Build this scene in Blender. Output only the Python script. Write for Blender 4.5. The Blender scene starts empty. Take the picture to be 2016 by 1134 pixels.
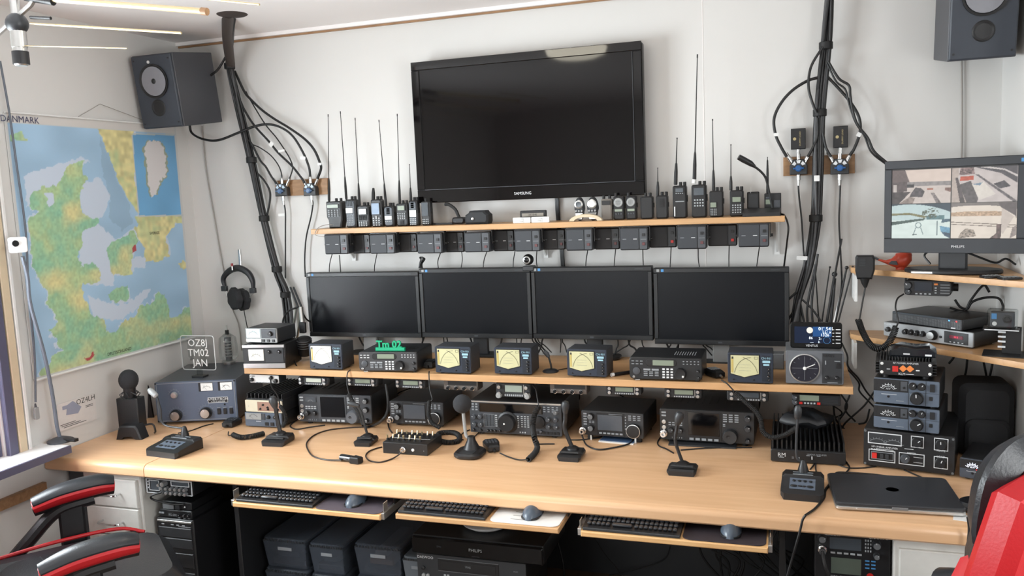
import bpy, math, random
import numpy as np
from mathutils import Vector, Matrix
random.seed(7)
C = bpy.context.scene.collection
# ------------------------------------------------------------------ camera
SC = bpy.context.scene
PI = math.pi
FPX, YAW, PITCH, ROLL = 1637.0, math.radians(-18.307), math.radians(-6.84), math.radians(-2.438)
EYE = Vector((0, 0, 1.74))
_fw = Vector((math.sin(YAW)*math.cos(PITCH), math.cos(YAW)*math.cos(PITCH), math.sin(PITCH)))
_r = Vector((math.cos(YAW), -math.sin(YAW), 0)); _u = _r.cross(_fw)
CAMR = _r*math.cos(ROLL) + _u*math.sin(ROLL); CAMU = -_r*math.sin(ROLL) + _u*math.cos(ROLL)
cam = bpy.data.cameras.new('camera'); camo = bpy.data.objects.new('camera', cam); C.objects.link(camo)
m3 = Matrix((CAMR, CAMU, -_fw)).transposed()
camo.matrix_world = Matrix.Translation(EYE) @ m3.to_4x4()
cam.sensor_width = 36; cam.lens = FPX/2016*36; cam.clip_start = .02
SC.camera = camo
# ------------------------------------------------------------------ world, lights, exposure
SC.view_settings.view_transform = 'Standard'; SC.view_settings.look = 'None'
SC.view_settings.gamma = 1; SC.view_settings.use_curve_mapping = False
SC.view_settings.exposure = 1.1
wd = bpy.data.worlds.new('sky'); SC.world = wd; wd.use_nodes = True
bg = wd.node_tree.nodes['Background']; bg.inputs[0].default_value = (.78, .86, 1, 1); bg.inputs[1].default_value = 1.6
def area(name, loc, rot, sx, sy, power, col):
    l = bpy.data.lights.new(name, 'AREA'); l.shape = 'RECTANGLE'; l.size = sx; l.size_y = sy; l.energy = power; l.color = col
    o = bpy.data.objects.new(name, l); o.location = loc; o.rotation_euler = rot; C.objects.link(o); return o
# daylight through the left window; rear and side lights are added, unseen fill
area('window_daylight', (-2.98, 1.54, 1.46), (0, -PI/2, 0), 1.28, 1.52, 104, (.93, .97, 1))
area('rear_fill_light', (-1.65, -1.48, 1.265), (PI/2, 0, 0), 1.48, .62, 20, (1, .97, .94))
area('side_fill_light', (1.66, .6, 1.5), (0, PI/2, 0), 1.2, 1.5, 40, (1, .97, .94))
# ------------------------------------------------------------------ pixel rays of the 2016 x 1134 frame onto real planes
def ray(px, py): return CAMR*((px-1008)/FPX) - CAMU*((py-567)/FPX) + _fw
def atY(px, py, y): d = ray(px, py); return EYE + d*(y/d.y)
def atZ(px, py, z): d = ray(px, py); return EYE + d*((z-EYE.z)/d.z)
def atX(px, py, x): d = ray(px, py); return EYE + d*(x/d.x)
def atPlane(px, py, A, n): d = ray(px, py); return EYE + d*((A-EYE).dot(n)/d.dot(n))
# ------------------------------------------------------------------ materials
def lin(c):
    if isinstance(c, str): c = tuple(int(c[i:i+2], 16) for i in (0, 2, 4))
    return tuple(((v/255/12.92) if v/255 <= .04045 else ((v/255+.055)/1.055)**2.4) for v in c)
MATS = {}
def mat(name, col, rough=.5, metal=0., emit=0., var=.06, scale=40., bump=0., coat=0., alpha=1., trans=0., spec=.5):
    if name in MATS: return MATS[name]
    m = bpy.data.materials.new(name); m.use_nodes = True; nt = m.node_tree; b = nt.nodes['Principled BSDF']
    c = lin(col)
    b.inputs['Roughness'].default_value = rough; b.inputs['Metallic'].default_value = metal
    b.inputs['Coat Weight'].default_value = coat; b.inputs['Alpha'].default_value = alpha
    b.inputs['Transmission Weight'].default_value = trans; b.inputs['Specular IOR Level'].default_value = spec
    tc = nt.nodes.new('ShaderNodeTexCoord'); nz = nt.nodes.new('ShaderNodeTexNoise'); nz.inputs['Scale'].default_value = scale; nz.inputs['Detail'].default_value = 3
    nt.links.new(tc.outputs['Object'], nz.inputs['Vector'])
    mx = nt.nodes.new('ShaderNodeMix'); mx.data_type = 'RGBA'
    mx.inputs[6].default_value = (*[v*(1-var) for v in c], 1); mx.inputs[7].default_value = (*[min(1, v*(1+var)) for v in c], 1)
    nt.links.new(nz.outputs['Fac'], mx.inputs[0]); nt.links.new(mx.outputs[2], b.inputs['Base Color'])
    if emit:
        nt.links.new(mx.outputs[2], b.inputs['Emission Color']); b.inputs['Emission Strength'].default_value = emit
    if bump:
        bp = nt.nodes.new('ShaderNodeBump'); bp.inputs['Strength'].default_value = bump; bp.inputs['Distance'].default_value = .002
        nt.links.new(nz.outputs['Fac'], bp.inputs['Height']); nt.links.new(bp.outputs['Normal'], b.inputs['Normal'])
    MATS[name] = m; return m
def wood(name, c1, c2, sc=(2., 30., 30.), rough=.35, coat=.0):
    if name in MATS: return MATS[name]
    m = bpy.data.materials.new(name); m.use_nodes = True; nt = m.node_tree; b = nt.nodes['Principled BSDF']
    tc = nt.nodes.new('ShaderNodeTexCoord'); mp = nt.nodes.new('ShaderNodeMapping'); mp.inputs['Scale'].default_value = sc
    nz = nt.nodes.new('ShaderNodeTexNoise'); nz.inputs['Scale'].default_value = 2.2; nz.inputs['Detail'].default_value = 6; nz.inputs['Distortion'].default_value = .6
    cr = nt.nodes.new('ShaderNodeValToRGB'); cr.color_ramp.elements[0].position = .3; cr.color_ramp.elements[1].position = .72
    cr.color_ramp.elements[0].color = (*lin(c1), 1); cr.color_ramp.elements[1].color = (*lin(c2), 1)
    nt.links.new(tc.outputs['Object'], mp.inputs[0]); nt.links.new(mp.outputs[0], nz.inputs['Vector']); nt.links.new(nz.outputs['Fac'], cr.inputs[0])
    nt.links.new(cr.outputs[0], b.inputs['Base Color']); b.inputs['Roughness'].default_value = rough; b.inputs['Coat Weight'].default_value = coat
    MATS[name] = m; return m
def vcol(name, rough=.5, emit=0., coat=0.):
    m = bpy.data.materials.new(name); m.use_nodes = True; nt = m.node_tree; b = nt.nodes['Principled BSDF']
    a = nt.nodes.new('ShaderNodeAttribute'); a.attribute_name = 'Col'
    b.inputs['Roughness'].default_value = rough; b.inputs['Coat Weight'].default_value = coat
    if emit:
        b.inputs['Base Color'].default_value = (.01, .01, .01, 1)
        nt.links.new(a.outputs['Color'], b.inputs['Emission Color']); b.inputs['Emission Strength'].default_value = emit
    else: nt.links.new(a.outputs['Color'], b.inputs['Base Color'])
    return m
def clear(name, tint, gloss=.08, rough=.02):
    if name in MATS: return MATS[name]
    m = bpy.data.materials.new(name); m.use_nodes = True; nt = m.node_tree; nt.nodes.clear()
    o = nt.nodes.new('ShaderNodeOutputMaterial'); t = nt.nodes.new('ShaderNodeBsdfTransparent'); g = nt.nodes.new('ShaderNodeBsdfGlossy'); mx = nt.nodes.new('ShaderNodeMixShader')
    fr = nt.nodes.new('ShaderNodeLayerWeight'); fr.inputs[0].default_value = .25
    ad = nt.nodes.new('ShaderNodeMath'); ad.operation = 'MULTIPLY_ADD'; ad.inputs[1].default_value = .4; ad.inputs[2].default_value = gloss
    t.inputs[0].default_value = (*lin(tint), 1); g.inputs['Roughness'].default_value = rough
    nt.links.new(fr.outputs['Fresnel'], ad.inputs[0]); nt.links.new(ad.outputs[0], mx.inputs[0])
    nt.links.new(t.outputs[0], mx.inputs[1]); nt.links.new(g.outputs[0], mx.inputs[2]); nt.links.new(mx.outputs[0], o.inputs[0])
    MATS[name] = m; return m
M_wall = mat('white wall paint', (212, 210, 207), .42, var=.02, scale=3, bump=.03)
M_ceil = mat('white ceiling paint', (240, 235, 233), .6, var=.02, scale=3)
M_floor = wood('dark floor boards', (96, 80, 66), (120, 100, 84), (8, 1, 1))
M_desk = wood('beech laminate', (214, 170, 128), (226, 184, 144), (1.2, 16, 16), .3)
M_shelf = wood('beech shelf', (190, 147, 102), (206, 163, 118), (1.5, 22, 22), .4)
M_pine = wood('pine tray', (208, 160, 105), (228, 187, 135), (2, 26, 26), .45)
M_brownwood = wood('brown board', (140, 105, 72), (166, 128, 92), (5, 30, 30), .5)
M_blk = mat('black plastic', (26, 26, 28), .42, bump=.05, scale=300)
M_blk2 = mat('satin black metal', (30, 31, 33), .38, scale=200, bump=.05)
M_char = mat('charcoal metal', (46, 48, 51), .42, scale=200, bump=.05)
M_grey = mat('dark grey plastic', (66, 69, 74), .45, scale=200, bump=.05)
M_mid = mat('mid grey metal', (104, 106, 108), .4, scale=150)
M_lgrey = mat('light grey plastic', (150, 152, 152), .4)
M_silver = mat('brushed silver', (196, 196, 194), .3, .9)
M_chrome = mat('chrome', (215, 215, 215), .16, 1.)
M_gold = mat('pale brass', (196, 178, 142), .38, .7)
M_white = mat('white plastic', (226, 226, 224), .4)
M_print = mat('white print', (214, 216, 218), .5)
M_pgrey = mat('grey print', (140, 144, 148), .5)
M_key = mat('pale button', (168, 172, 175), .45)
M_rubber = mat('black rubber', (20, 20, 21), .6)
M_cable = mat('black cable', (24, 24, 25), .45)
M_gcable = mat('grey cable', (150, 144, 138), .5)
M_foam = mat('dark foam', (44, 45, 48), .95, bump=.6, scale=500)
M_glass_blk = mat('dark glossy screen', (9, 9, 11), .08, spec=.5)
M_matt_scr = mat('matte dark screen', (16, 18, 22), .3, spec=.2)
M_lcd = mat('grey green display', (128, 138, 122), .25)
M_lcdw = mat('white lit display', (232, 236, 232), .3, emit=.12)
M_lcdg = mat('dim grey display', (72, 78, 84), .2)
M_cream = mat('cream meter face', (196, 193, 152), .4)
M_creamw = mat('white meter face', (236, 234, 224), .4, emit=.05)
M_ink = mat('dark ink', (50, 50, 46), .6)
M_navy = mat('navy blue panel', (36, 44, 58), .42, scale=200, bump=.04)
M_bgrey = mat('blue grey panel', (84, 94, 108), .42, scale=200)
M_red = mat('red plastic', (196, 40, 34), .4)
M_redl = mat('red leather', (176, 22, 30), .42, bump=.15, scale=180)
M_blkl = mat('black leather', (34, 36, 40), .36, bump=.25, scale=180)
M_orange = mat('orange print', (222, 128, 62), .5)
M_green = mat('green printed plastic', (12, 158, 112), .45)
M_blue = mat('blue knob', (44, 92, 150), .35)
M_bluelab = mat('blue sticker', (74, 140, 196), .5)
M_cab = mat('white cabinet enamel', (208, 206, 200), .4)
M_beige = mat('beige cover', (205, 188, 160), .5)
M_purple = mat('dark window frame', (86, 86, 108), .4)
M_acryl = clear('clear acrylic', (236, 238, 238), .05)
M_glass = clear('clear glass', (244, 246, 246), .07)
M_tub = mat('smoky clear plastic', (80, 87, 97), .28, alpha=.5)
# ------------------------------------------------------------------ mesh builder
class MB:
    def __init__(s): s.v = []; s.f = []; s.fm = []; s.mi = 0
    def raw(s, vs, fs):
        o = len(s.v); s.v += [tuple(v) for v in vs]
        for f in fs: s.f.append(tuple(i+o for i in f)); s.fm.append(s.mi)
        return s
    def box(s, x0, x1, y0, y1, z0, z1, ch=0.):
        if ch > 0: return s.slab([(x0, z0), (x1, z0), (x1, z1), (x0, z1)], y0, y1, ch)
        return s.raw([(x0, y0, z0), (x1, y0, z0), (x1, y1, z0), (x0, y1, z0), (x0, y0, z1), (x1, y0, z1), (x1, y1, z1), (x0, y1, z1)],
                     [(0, 3, 2, 1), (4, 5, 6, 7), (0, 1, 5, 4), (1, 2, 6, 5), (2, 3, 7, 6), (3, 0, 4, 7)])
    def slab(s, ol, y0, y1, ch=0., ax='y'):
        """outline of (a,b) pairs extruded along an axis, both faces chamfered"""
        n = len(ol); ca = sum(p[0] for p in ol)/n; cb = sum(p[1] for p in ol)/n
        wa = max(p[0] for p in ol)-min(p[0] for p in ol); wb = max(p[1] for p in ol)-min(p[1] for p in ol)
        ka = max(.05, 1-2*ch/max(wa, 1e-6)); kb = max(.05, 1-2*ch/max(wb, 1e-6))
        ins = [(ca+(a-ca)*ka, cb+(b-cb)*kb) for a, b in ol]
        rings = [(ins, y0), (ol, y0+ch), (ol, y1-ch), (ins, y1)] if ch > 0 else [(ol, y0), (ol, y1)]
        vs = []
        for r, t in rings:
            for a, b in r: vs.append({'y': (a, t, b), 'z': (a, b, t), 'x': (t, a, b)}[ax])
        fs = [tuple(range(n))]
        for k in range(len(rings)-1):
            for i in range(n): j = (i+1) % n; fs.append((k*n+i, (k+1)*n+i, (k+1)*n+j, k*n+j))
        fs.append(tuple(reversed(range((len(rings)-1)*n, len(rings)*n))))
        if ax == 'z': fs = [tuple(reversed(f)) for f in fs]
        return s.raw(vs, fs)
    def cyl(s, a, b, r0, r1=None, n=12, caps=True):
        a = Vector(a); b = Vector(b); r1 = r0 if r1 is None else r1; d = (b-a).normalized()
        e = d.orthogonal().normalized(); g = d.cross(e)
        vs = []
        for c, r in ((a, r0), (b, r1)):
            for i in range(n): t = 2*PI*i/n; vs.append(c+e*(r*math.cos(t))+g*(r*math.sin(t)))
        fs = [(i, (i+1) % n, n+(i+1) % n, n+i) for i in range(n)]
        if caps: fs += [tuple(reversed(range(n))), tuple(range(n, 2*n))]
        return s.raw(vs, fs)
    def tube(s, pts, r, n=7, rr=None):
        pts = [Vector(p) for p in pts]; N = len(pts); vs = []
        t0 = (pts[1]-pts[0]).normalized(); e = t0.orthogonal().normalized()
        for k, p in enumerate(pts):
            t = (pts[min(k+1, N-1)]-pts[max(k-1, 0)]).normalized()
            e = (e-t*e.dot(t)); e = e.normalized() if e.length > 1e-6 else t.orthogonal().normalized(); g = t.cross(e)
            q = rr[k] if rr else r
            for i in range(n): a = 2*PI*i/n; vs.append(p+e*(q*math.cos(a))+g*(q*math.sin(a)))
        fs = []
        for k in range(N-1):
            for i in range(n): j = (i+1) % n; fs.append((k*n+i, k*n+j, (k+1)*n+j, (k+1)*n+i))
        fs += [tuple(reversed(range(n))), tuple(range((N-1)*n, N*n))]
        return s.raw(vs, fs)
    def lathe(s, c, prof, n=20, ax='z'):
        """profile (radius, height) turned about an axis through c"""
        c = Vector(c); vs = []
        for r, h in prof:
            for i in range(n):
                t = 2*PI*i/n; a, b = r*math.cos(t), r*math.sin(t)
                vs.append(c+Vector({'z': (a, b, h), 'y': (a, -h, b), 'x': (h, a, b)}[ax]))
        fs = []
        for k in range(len(prof)-1):
            for i in range(n): j = (i+1) % n; fs.append((k*n+i, k*n+j, (k+1)*n+j, (k+1)*n+i))
        fs += [tuple(reversed(range(n))), tuple(range((len(prof)-1)*n, len(prof)*n))]
        return s.raw(vs, fs)
    def ball(s, c, r, n=16, m=10, sz=1., sx=1., sy=1.):
        c = Vector(c); vs = []
        for k in range(m+1):
            p = PI*k/m-PI/2
            for i in range(n): t = 2*PI*i/n; vs.append(c+Vector((sx*r*math.cos(p)*math.cos(t), sy*r*math.cos(p)*math.sin(t), sz*r*math.sin(p))))
        fs = [(k*n+i, k*n+(i+1) % n, (k+1)*n+(i+1) % n, (k+1)*n+i) for k in range(m) for i in range(n)]
        return s.raw(vs, fs)
    def coil(s, pts, R, r, pitch=None, n=5, seg=9):
        pts = smooth(pts, 6); pitch = pitch or r*2.3
        L = [0]
        for a, b in zip(pts, pts[1:]): L.append(L[-1]+(b-a).length)
        turns = L[-1]/pitch; N = int(turns*seg)+2; out = []; k = 0
        e = (pts[1]-pts[0]).normalized().orthogonal().normalized()
        for i in range(N):
            l = L[-1]*i/(N-1)
            while k < len(L)-2 and L[k+1] < l: k += 1
            a, b = pts[k], pts[k+1]; t = (b-a).normalized(); p = a+t*(l-L[k])
            e = (e-t*e.dot(t)).normalized(); g = t.cross(e); w = 2*PI*i/seg
            out.append(p+e*(R*math.cos(w))+g*(R*math.sin(w)))
        return s.tube(out, r, n)
    def xf(s, M):
        s.v = [tuple(M @ Vector(v)) for v in s.v]; return s
    def mesh(s, name, mats, ang=35):
        me = bpy.data.meshes.new(name); me.from_pydata(s.v, [], s.f)
        for m in (mats if isinstance(mats, (list, tuple)) else [mats]): me.materials.append(m)
        if len(me.materials) > 1: me.polygons.foreach_set('material_index', s.fm)
        me.validate(); 
        me.polygons.foreach_set('use_smooth', [True]*len(me.polygons)); me.set_sharp_from_angle(angle=math.radians(ang)); me.update()
        return me
    def build(s, name, mats, parent=None, ang=35, loc=None, stuff=False):
        return link(name, s.mesh(name, mats, ang), parent, loc, stuff)
def link(name, me, parent=None, loc=None, stuff=False, rot=None):
    o = bpy.data.objects.new(name, me); C.objects.link(o)
    if parent: o.parent = parent
    if loc is not None: o.location = loc
    if rot is not None: o.rotation_euler = rot
    if stuff: o['kind'] = 'stuff'
    return o
def smooth(pts, k=8):
    pts = [Vector(p) for p in pts]
    if len(pts) < 3: return pts
    P = [pts[0]*2-pts[1]]+pts+[pts[-1]*2-pts[-2]]; out = []
    for i in range(1, len(P)-2):
        a, b, c, d = P[i-1:i+3]
        for j in range(k):
            t = j/k; out.append(.5*((2*b)+(c-a)*t+(2*a-5*b+4*c-d)*t*t+(3*b-a-3*c+d)*t**3))
    return out+[pts[-1]]
def rrect(w, h, r, n=3, cx=0, cz=0):
    r = min(r, w/2-1e-5, h/2-1e-5); out = []
    for sx, sz, a0 in ((1, -1, -PI/2), (1, 1, 0), (-1, 1, PI/2), (-1, -1, PI)):
        for i in range(n+1): a = a0+PI/2*i/n; out.append((cx+sx*(w/2-r)+r*math.cos(a), cz+sz*(h/2-r)+r*math.sin(a)))
    return out
def circ(r, n=20, cx=0, cz=0): return [(cx+r*math.cos(2*PI*i/n), cz+r*math.sin(2*PI*i/n)) for i in range(n)]
def thing(name, label, cat, loc=(0, 0, 0), rz=0, group=None, rot=None):
    o = bpy.data.objects.new(name, None); C.objects.link(o); o.empty_display_size = .05
    o.location = loc; o.rotation_euler = rot if rot else (0, 0, rz); o['label'] = label; o['category'] = cat
    if group: o['group'] = group
    return o
def tag(o, label, cat, group=None, kind=None):
    o['label'] = label; o['category'] = cat
    if group: o['group'] = group
    if kind: o['kind'] = kind
    return o
def struct(name, mb, m, ang=35):
    o = mb.build(name, m, ang=ang); o['kind'] = 'structure'; return o
_txt = {}
def text_mesh(st, size, m, ext=0., al='CENTER', off=0.):
    k = (st, round(size, 5), m.name, ext, al, off)
    if k not in _txt:
        cu = bpy.data.curves.new('lettering', 'FONT'); cu.body = st; cu.size = size; cu.align_x = al; cu.align_y = 'CENTER'; cu.resolution_u = 2; cu.extrude = ext; cu.offset = off
        to = bpy.data.objects.new('lettering', cu); C.objects.link(to)
        dg = bpy.context.evaluated_depsgraph_get(); dg.update()
        me = bpy.data.meshes.new_from_object(to.evaluated_get(dg))
        me.materials.clear(); me.materials.append(m)
        me.transform(Matrix.Rotation(PI/2, 4, 'X')); me.name = 'lettering'
        bpy.data.objects.remove(to); bpy.data.curves.remove(cu); _txt[k] = me
    return _txt[k]
_kn = {}
def knob_mesh(r, l, m, ring=None, dot=None):
    k = (round(r, 4), round(l, 4), m.name, ring and ring.name)
    if k not in _kn:
        b = MB(); b.lathe((0, 0, 0), [(r*1.08, 0), (r*1.08, l*.2), (r, l*.25), (r*.93, l*.9), (r*.85, l), (r*.8, l)], 18, 'y')
        b.mi = 1; b.box(-r*.07, r*.07, -l*1.06, -l*.9, r*.25, r*.8)
        if ring: b.mi = 2; b.lathe((0, 0, 0), [(r*.8, l*1.0), (r*.8, l*1.05), (r*.1, l*1.07)], 18, 'y')
        _kn[k] = b.mesh('knob', [m, M_print]+([ring] if ring else []))
    return _kn[k]
# ------------------------------------------------------------------ a boxy device with a front panel; u,v run 0..1 over its front
class Dev:
    def __init__(s, name, label, cat, pl, pr, top, surf, d, group=None, foot=.008, yaw=None, Y=None, X=None):
        n = None
        if Y is not None:
            A = atY(*pl, Y); B = atY(*pr, Y)
            if surf is not None: A.z = surf+foot
            if yaw is not None: pass
        else:
            A = atZ(*pl, surf+foot)
            B = atZ(*pr, surf+foot)
            if yaw is not None:
                u = Vector((math.cos(yaw), math.sin(yaw), 0)); B = atPlane(*pr, A, Vector((u.y, -u.x, 0)))
        dx = Vector((B.x-A.x, B.y-A.y, 0)); s.w = dx.length; u = dx.normalized(); s.rz = math.atan2(u.y, u.x)
        T = atPlane(*top, A, Vector((u.y, -u.x, 0))); s.h = T.z-A.z; s.d = d; s.foot = foot
        mid = A+dx/2; base = A.z-foot
        s.e = thing(name, label, cat, (mid.x, mid.y, base), s.rz, group); s.loc = Vector((mid.x, mid.y, base)); s.top = base+foot+s.h; s.body_o = None
    def L(s, u, v, y=0.): return ((u-.5)*s.w, y, s.foot+v*s.h)
    def body(s, m, r=.004, ch=.003, name='case', y0=.004, feet=True, fm=None):
        b = MB(); b.slab(rrect(s.w, s.h, r, 2, 0, s.foot+s.h/2), y0, s.d, ch); s.body_o = b.build(name, m, s.e)
        if feet and s.foot > 0:
            for sx in (-1, 1):
                for yy in (.025, s.d-.025):
                    f = MB(); f.cyl((sx*(s.w/2-.02), yy, 0), (sx*(s.w/2-.02), yy, s.foot+.001), .009, .01, 10); f.build('foot', M_rubber, s.e)
        return s
    def panel(s, m, r=.004, t=.006, name='front_panel', k=1.):
        b = MB(); b.slab(rrect(s.w*k, s.h*k, r, 2, 0, s.foot+s.h/2), -t+.004, .006, .0015); return b.build(name, m, s.e)
    def rect(s, u0, v0, u1, v1, m, name='plate', t=.003, y=-.002, r=.001, ch=.0004, parent=None):
        b = MB(); cx = ((u0+u1)/2-.5)*s.w; cz = s.foot+(v0+v1)/2*s.h
        b.slab(rrect((u1-u0)*s.w, (v1-v0)*s.h, r, 2, cx, cz), y-t, y+.001, ch); return b.build(name, m, parent or s.e)
    def frame(s, u0, v0, u1, v1, m, t=.0015, name='frame_line', y=-.002, wd=.0022):
        b = MB(); x0, x1 = (u0-.5)*s.w, (u1-.5)*s.w; z0, z1 = s.foot+v0*s.h, s.foot+v1*s.h
        b.box(x0, x1, y-t, y, z0, z0+wd); b.box(x0, x1, y-t, y, z1-wd, z1); b.box(x0, x0+wd, y-t, y, z0+wd, z1-wd); b.box(x1-wd, x1, y-t, y, z0+wd, z1-wd)
        return b.build(name, m, s.e)
    def knob(s, u, v, r, m=None, l=.012, ring=None, name='knob', y=-.002):
        return link(name, knob_mesh(r, l, m or M_blk, ring), s.e, s.L(u, v, y), rot=(0, random.uniform(-1.2, 1.2), 0))
    def grid(s, u0, v0, u1, v1, nu, nv, m, fu=.65, fv=.55, t=.0025, y=-.002, name='buttons', stuff=True):
        b = MB()
        for i in range(nu):
            for j in range(nv):
                a = u0+(u1-u0)*(i+.5)/nu; c = v0+(v1-v0)*(j+.5)/nv
                hw = (u1-u0)/nu*fu/2*s.w; hh = (v1-v0)/nv*fv/2*s.h; x = (a-.5)*s.w; z = s.foot+c*s.h
                b.box(x-hw, x+hw, y-t, y, z-hh, z+hh)
        return b.build(name, m, s.e, stuff=stuff)
    def jack(s, u, v, r=.008, l=.01, m=None, name='socket', y=-.002):
        b = MB(); b.lathe((0, 0, 0), [(r, 0), (r, l*.4), (r*.75, l*.45), (r*.75, l), (r*.4, l), (r*.35, l*.5)], 14, 'y'); return b.build(name, m or M_chrome, s.e, loc=s.L(u, v, y))
    def text(s, st, u, v, size, m=None, y=-.0035, al='CENTER'):
        o = link('lettering', text_mesh(st, size, m or M_print, 0, al), s.e, s.L(u, v, y)); return o
    def arc(s, u, v, r, a0, a1, m, wd=.0012, y=-.0055, ticks=0, tl=.004, name='scale'):
        b = MB(); cx, cz = (u-.5)*s.w, s.foot+v*s.h; n = 18
        for i in range(n):
            t0 = a0+(a1-a0)*i/n; t1 = a0+(a1-a0)*(i+1)/n
            q = [(cx+rr*math.cos(t), y, cz+rr*math.sin(t)) for rr, t in ((r, t0), (r, t1), (r+wd, t1), (r+wd, t0))]
            b.raw(q, [(0, 1, 2, 3)])
        for i in range(ticks):
            t = a0+(a1-a0)*i/max(1, ticks-1); c_, s_ = math.cos(t), math.sin(t)
            p = lambda rr, k: (cx+rr*c_-k*s_, y, cz+rr*s_+k*c_)
            b.raw([p(r, -wd*.5), p(r+tl, -wd*.5), p(r+tl, wd*.5), p(r, wd*.5)], [(0, 1, 2, 3)])
        return b.build(name, m, s.e)
    def line(s, u0, v0, u1, v1, m, wd=.0014, y=-.0055, name='needle'):
        a = Vector(s.L(u0, v0, y)); c = Vector(s.L(u1, v1, y)); d = (c-a).normalized(); q = Vector((-d.z, 0, d.x))*wd/2
        b = MB(); b.raw([a-q, a+q, c+q, c-q], [(0, 1, 2, 3), (3, 2, 1, 0)]); return b.build(name, m, s.e)
    def meter(s, u0, v0, u1, v1, face, ink, name='meter_face', bez=None, needle=True):
        if bez: s.rect(u0-.015, v0-.03, u1+.015, v1+.03, bez, 'meter_bezel', t=.002)
        s.rect(u0, v0, u1, v1, face, name, t=.003)
        uc = (u0+u1)/2; W = (u1-u0)*s.w; H = (v1-v0)*s.h; r = min(W*.42, H*.9)
        vb = v0+.1*(v1-v0); s.arc(uc, vb, r*.78, PI*.17, PI*.83, ink, r*.045, y=-.0056, ticks=7, tl=r*.2)
        if needle: s.line(uc, vb, uc-.28*(u1-u0), vb+.6*(v1-v0), ink, r*.03, y=-.0058)
# a black cable through given points
def cable(label, pts, r=.003, m=None, name='cable', group=None, cat='cable', k=8, parent=None):
    b = MB().tube(smooth(pts, k), r, 6); o = b.build(name, m or M_cable, parent, ang=80)
    if not parent: tag(o, label, cat, group)
    return o
def PY(y, *pp): return [atY(px, py, y) for px, py in pp]
def PZ(z, *pp): return [atZ(px, py, z) for px, py in pp]
def painted(name, w, h, nx, ny, func, m, parent=None):
    U, V = np.meshgrid(np.linspace(0, 1, nx+1), np.linspace(0, 1, ny+1)); rgb = func(U, V)
    co = np.stack([(U-.5)*w, U*0, V*h], -1).reshape(-1, 3)
    i = np.arange(nx)[None, :]+np.arange(ny)[:, None]*(nx+1); fs = np.stack([i, i+1, i+nx+2, i+nx+1], -1).reshape(-1, 4)
    me = bpy.data.meshes.new(name); me.from_pydata(co.tolist(), [], fs.tolist())
    a = me.color_attributes.new('Col', 'FLOAT_COLOR', 'POINT'); c = np.ones((rgb.shape[0]*rgb.shape[1], 4), np.float32); c[:, :3] = rgb.reshape(-1, 3)
    a.data.foreach_set('color', c.ravel()); me.materials.append(m); me.update(); return link(name, me, parent)
def inpoly(U, V, P):
    r = np.zeros(U.shape, bool); n = len(P); j = n-1
    for i in range(n):
        xi, yi = P[i]; xj, yj = P[j]
        if yi != yj: r ^= ((yi > V) != (yj > V)) & (U < (xj-xi)*(V-yi)/(yj-yi)+xi)
        j = i
    return r
def vnoise(U, V, f, seed=0):
    x = U*f; y = V*f; xi = np.floor(x).astype(int); yi = np.floor(y).astype(int); fx = x-xi; fy = y-yi
    h = lambda a, b: np.modf(np.abs(np.sin(a*127.1+b*311.7+seed*74.7)*43758.5453))[0]
    fx = fx*fx*(3-2*fx); fy = fy*fy*(3-2*fy)
    return (h(xi, yi)*(1-fx)+h(xi+1, yi)*fx)*(1-fy)+(h(xi, yi+1)*(1-fx)+h(xi+1, yi+1)*fx)*fy
def LINA(c): return np.array(lin(c))
# ================================================================== the room
XL, XR, YB, YF, ZC, ZD = -2.85, .76, 3.53, -1.4, 2.52, .74
XN = 1.6
struct('floor', MB().box(XL-.1, XN+.1, YF-.1, YB+.1, -.03, 0), M_floor)
struct('ceiling', MB().box(XL-.1, XN+.1, YF-.1, YB+.1, ZC, ZC+.04), M_ceil)
struct('wall_back', MB().box(XL-.1, XR+.1, YB, YB+.1, 0, ZC), M_wall)
struct('wall_right', MB().box(XR, XR+.1, 2.95, YB, 0, ZC), M_wall)
struct('wall_right_return', MB().box(XR, XN, 2.94, 2.9495, 0, ZC), M_wall)
b = MB(); b.box(XN, XN+.1, YF, -.18, 0, ZC); b.box(XN, XN+.1, 1.38, 2.94, 0, ZC); b.box(XN, XN+.1, -.18, 1.38, 0, .88); b.box(XN, XN+.1, -.18, 1.38, 2.12, ZC); struct('wall_right_far', b, M_wall)
WY0, WY1, WZ0, WZ1 = .75, 2.33, .80, 2.12
b = MB()
b.box(XL-.1, XL, WY1, YB, 0, ZC); b.box(XL-.1, XL, YF, WY0, 0, ZC); b.box(XL-.1, XL, WY0, WY1, 0, WZ0); b.box(XL-.1, XL, WY0, WY1, WZ1, ZC)
struct('wall_left', b, M_wall)
b = MB(); RX0, RX1, RZ0, RZ1 = -2.4, -.9, .95, 1.58
b.box(XL, RX0, YF-.1, YF, 0, ZC); b.box(RX1, XN, YF-.1, YF, 0, ZC); b.box(RX0, RX1, YF-.1, YF, 0, RZ0); b.box(RX0, RX1, YF-.1, YF, RZ1, ZC)
struct('wall_rear', b, M_wall)
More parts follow.
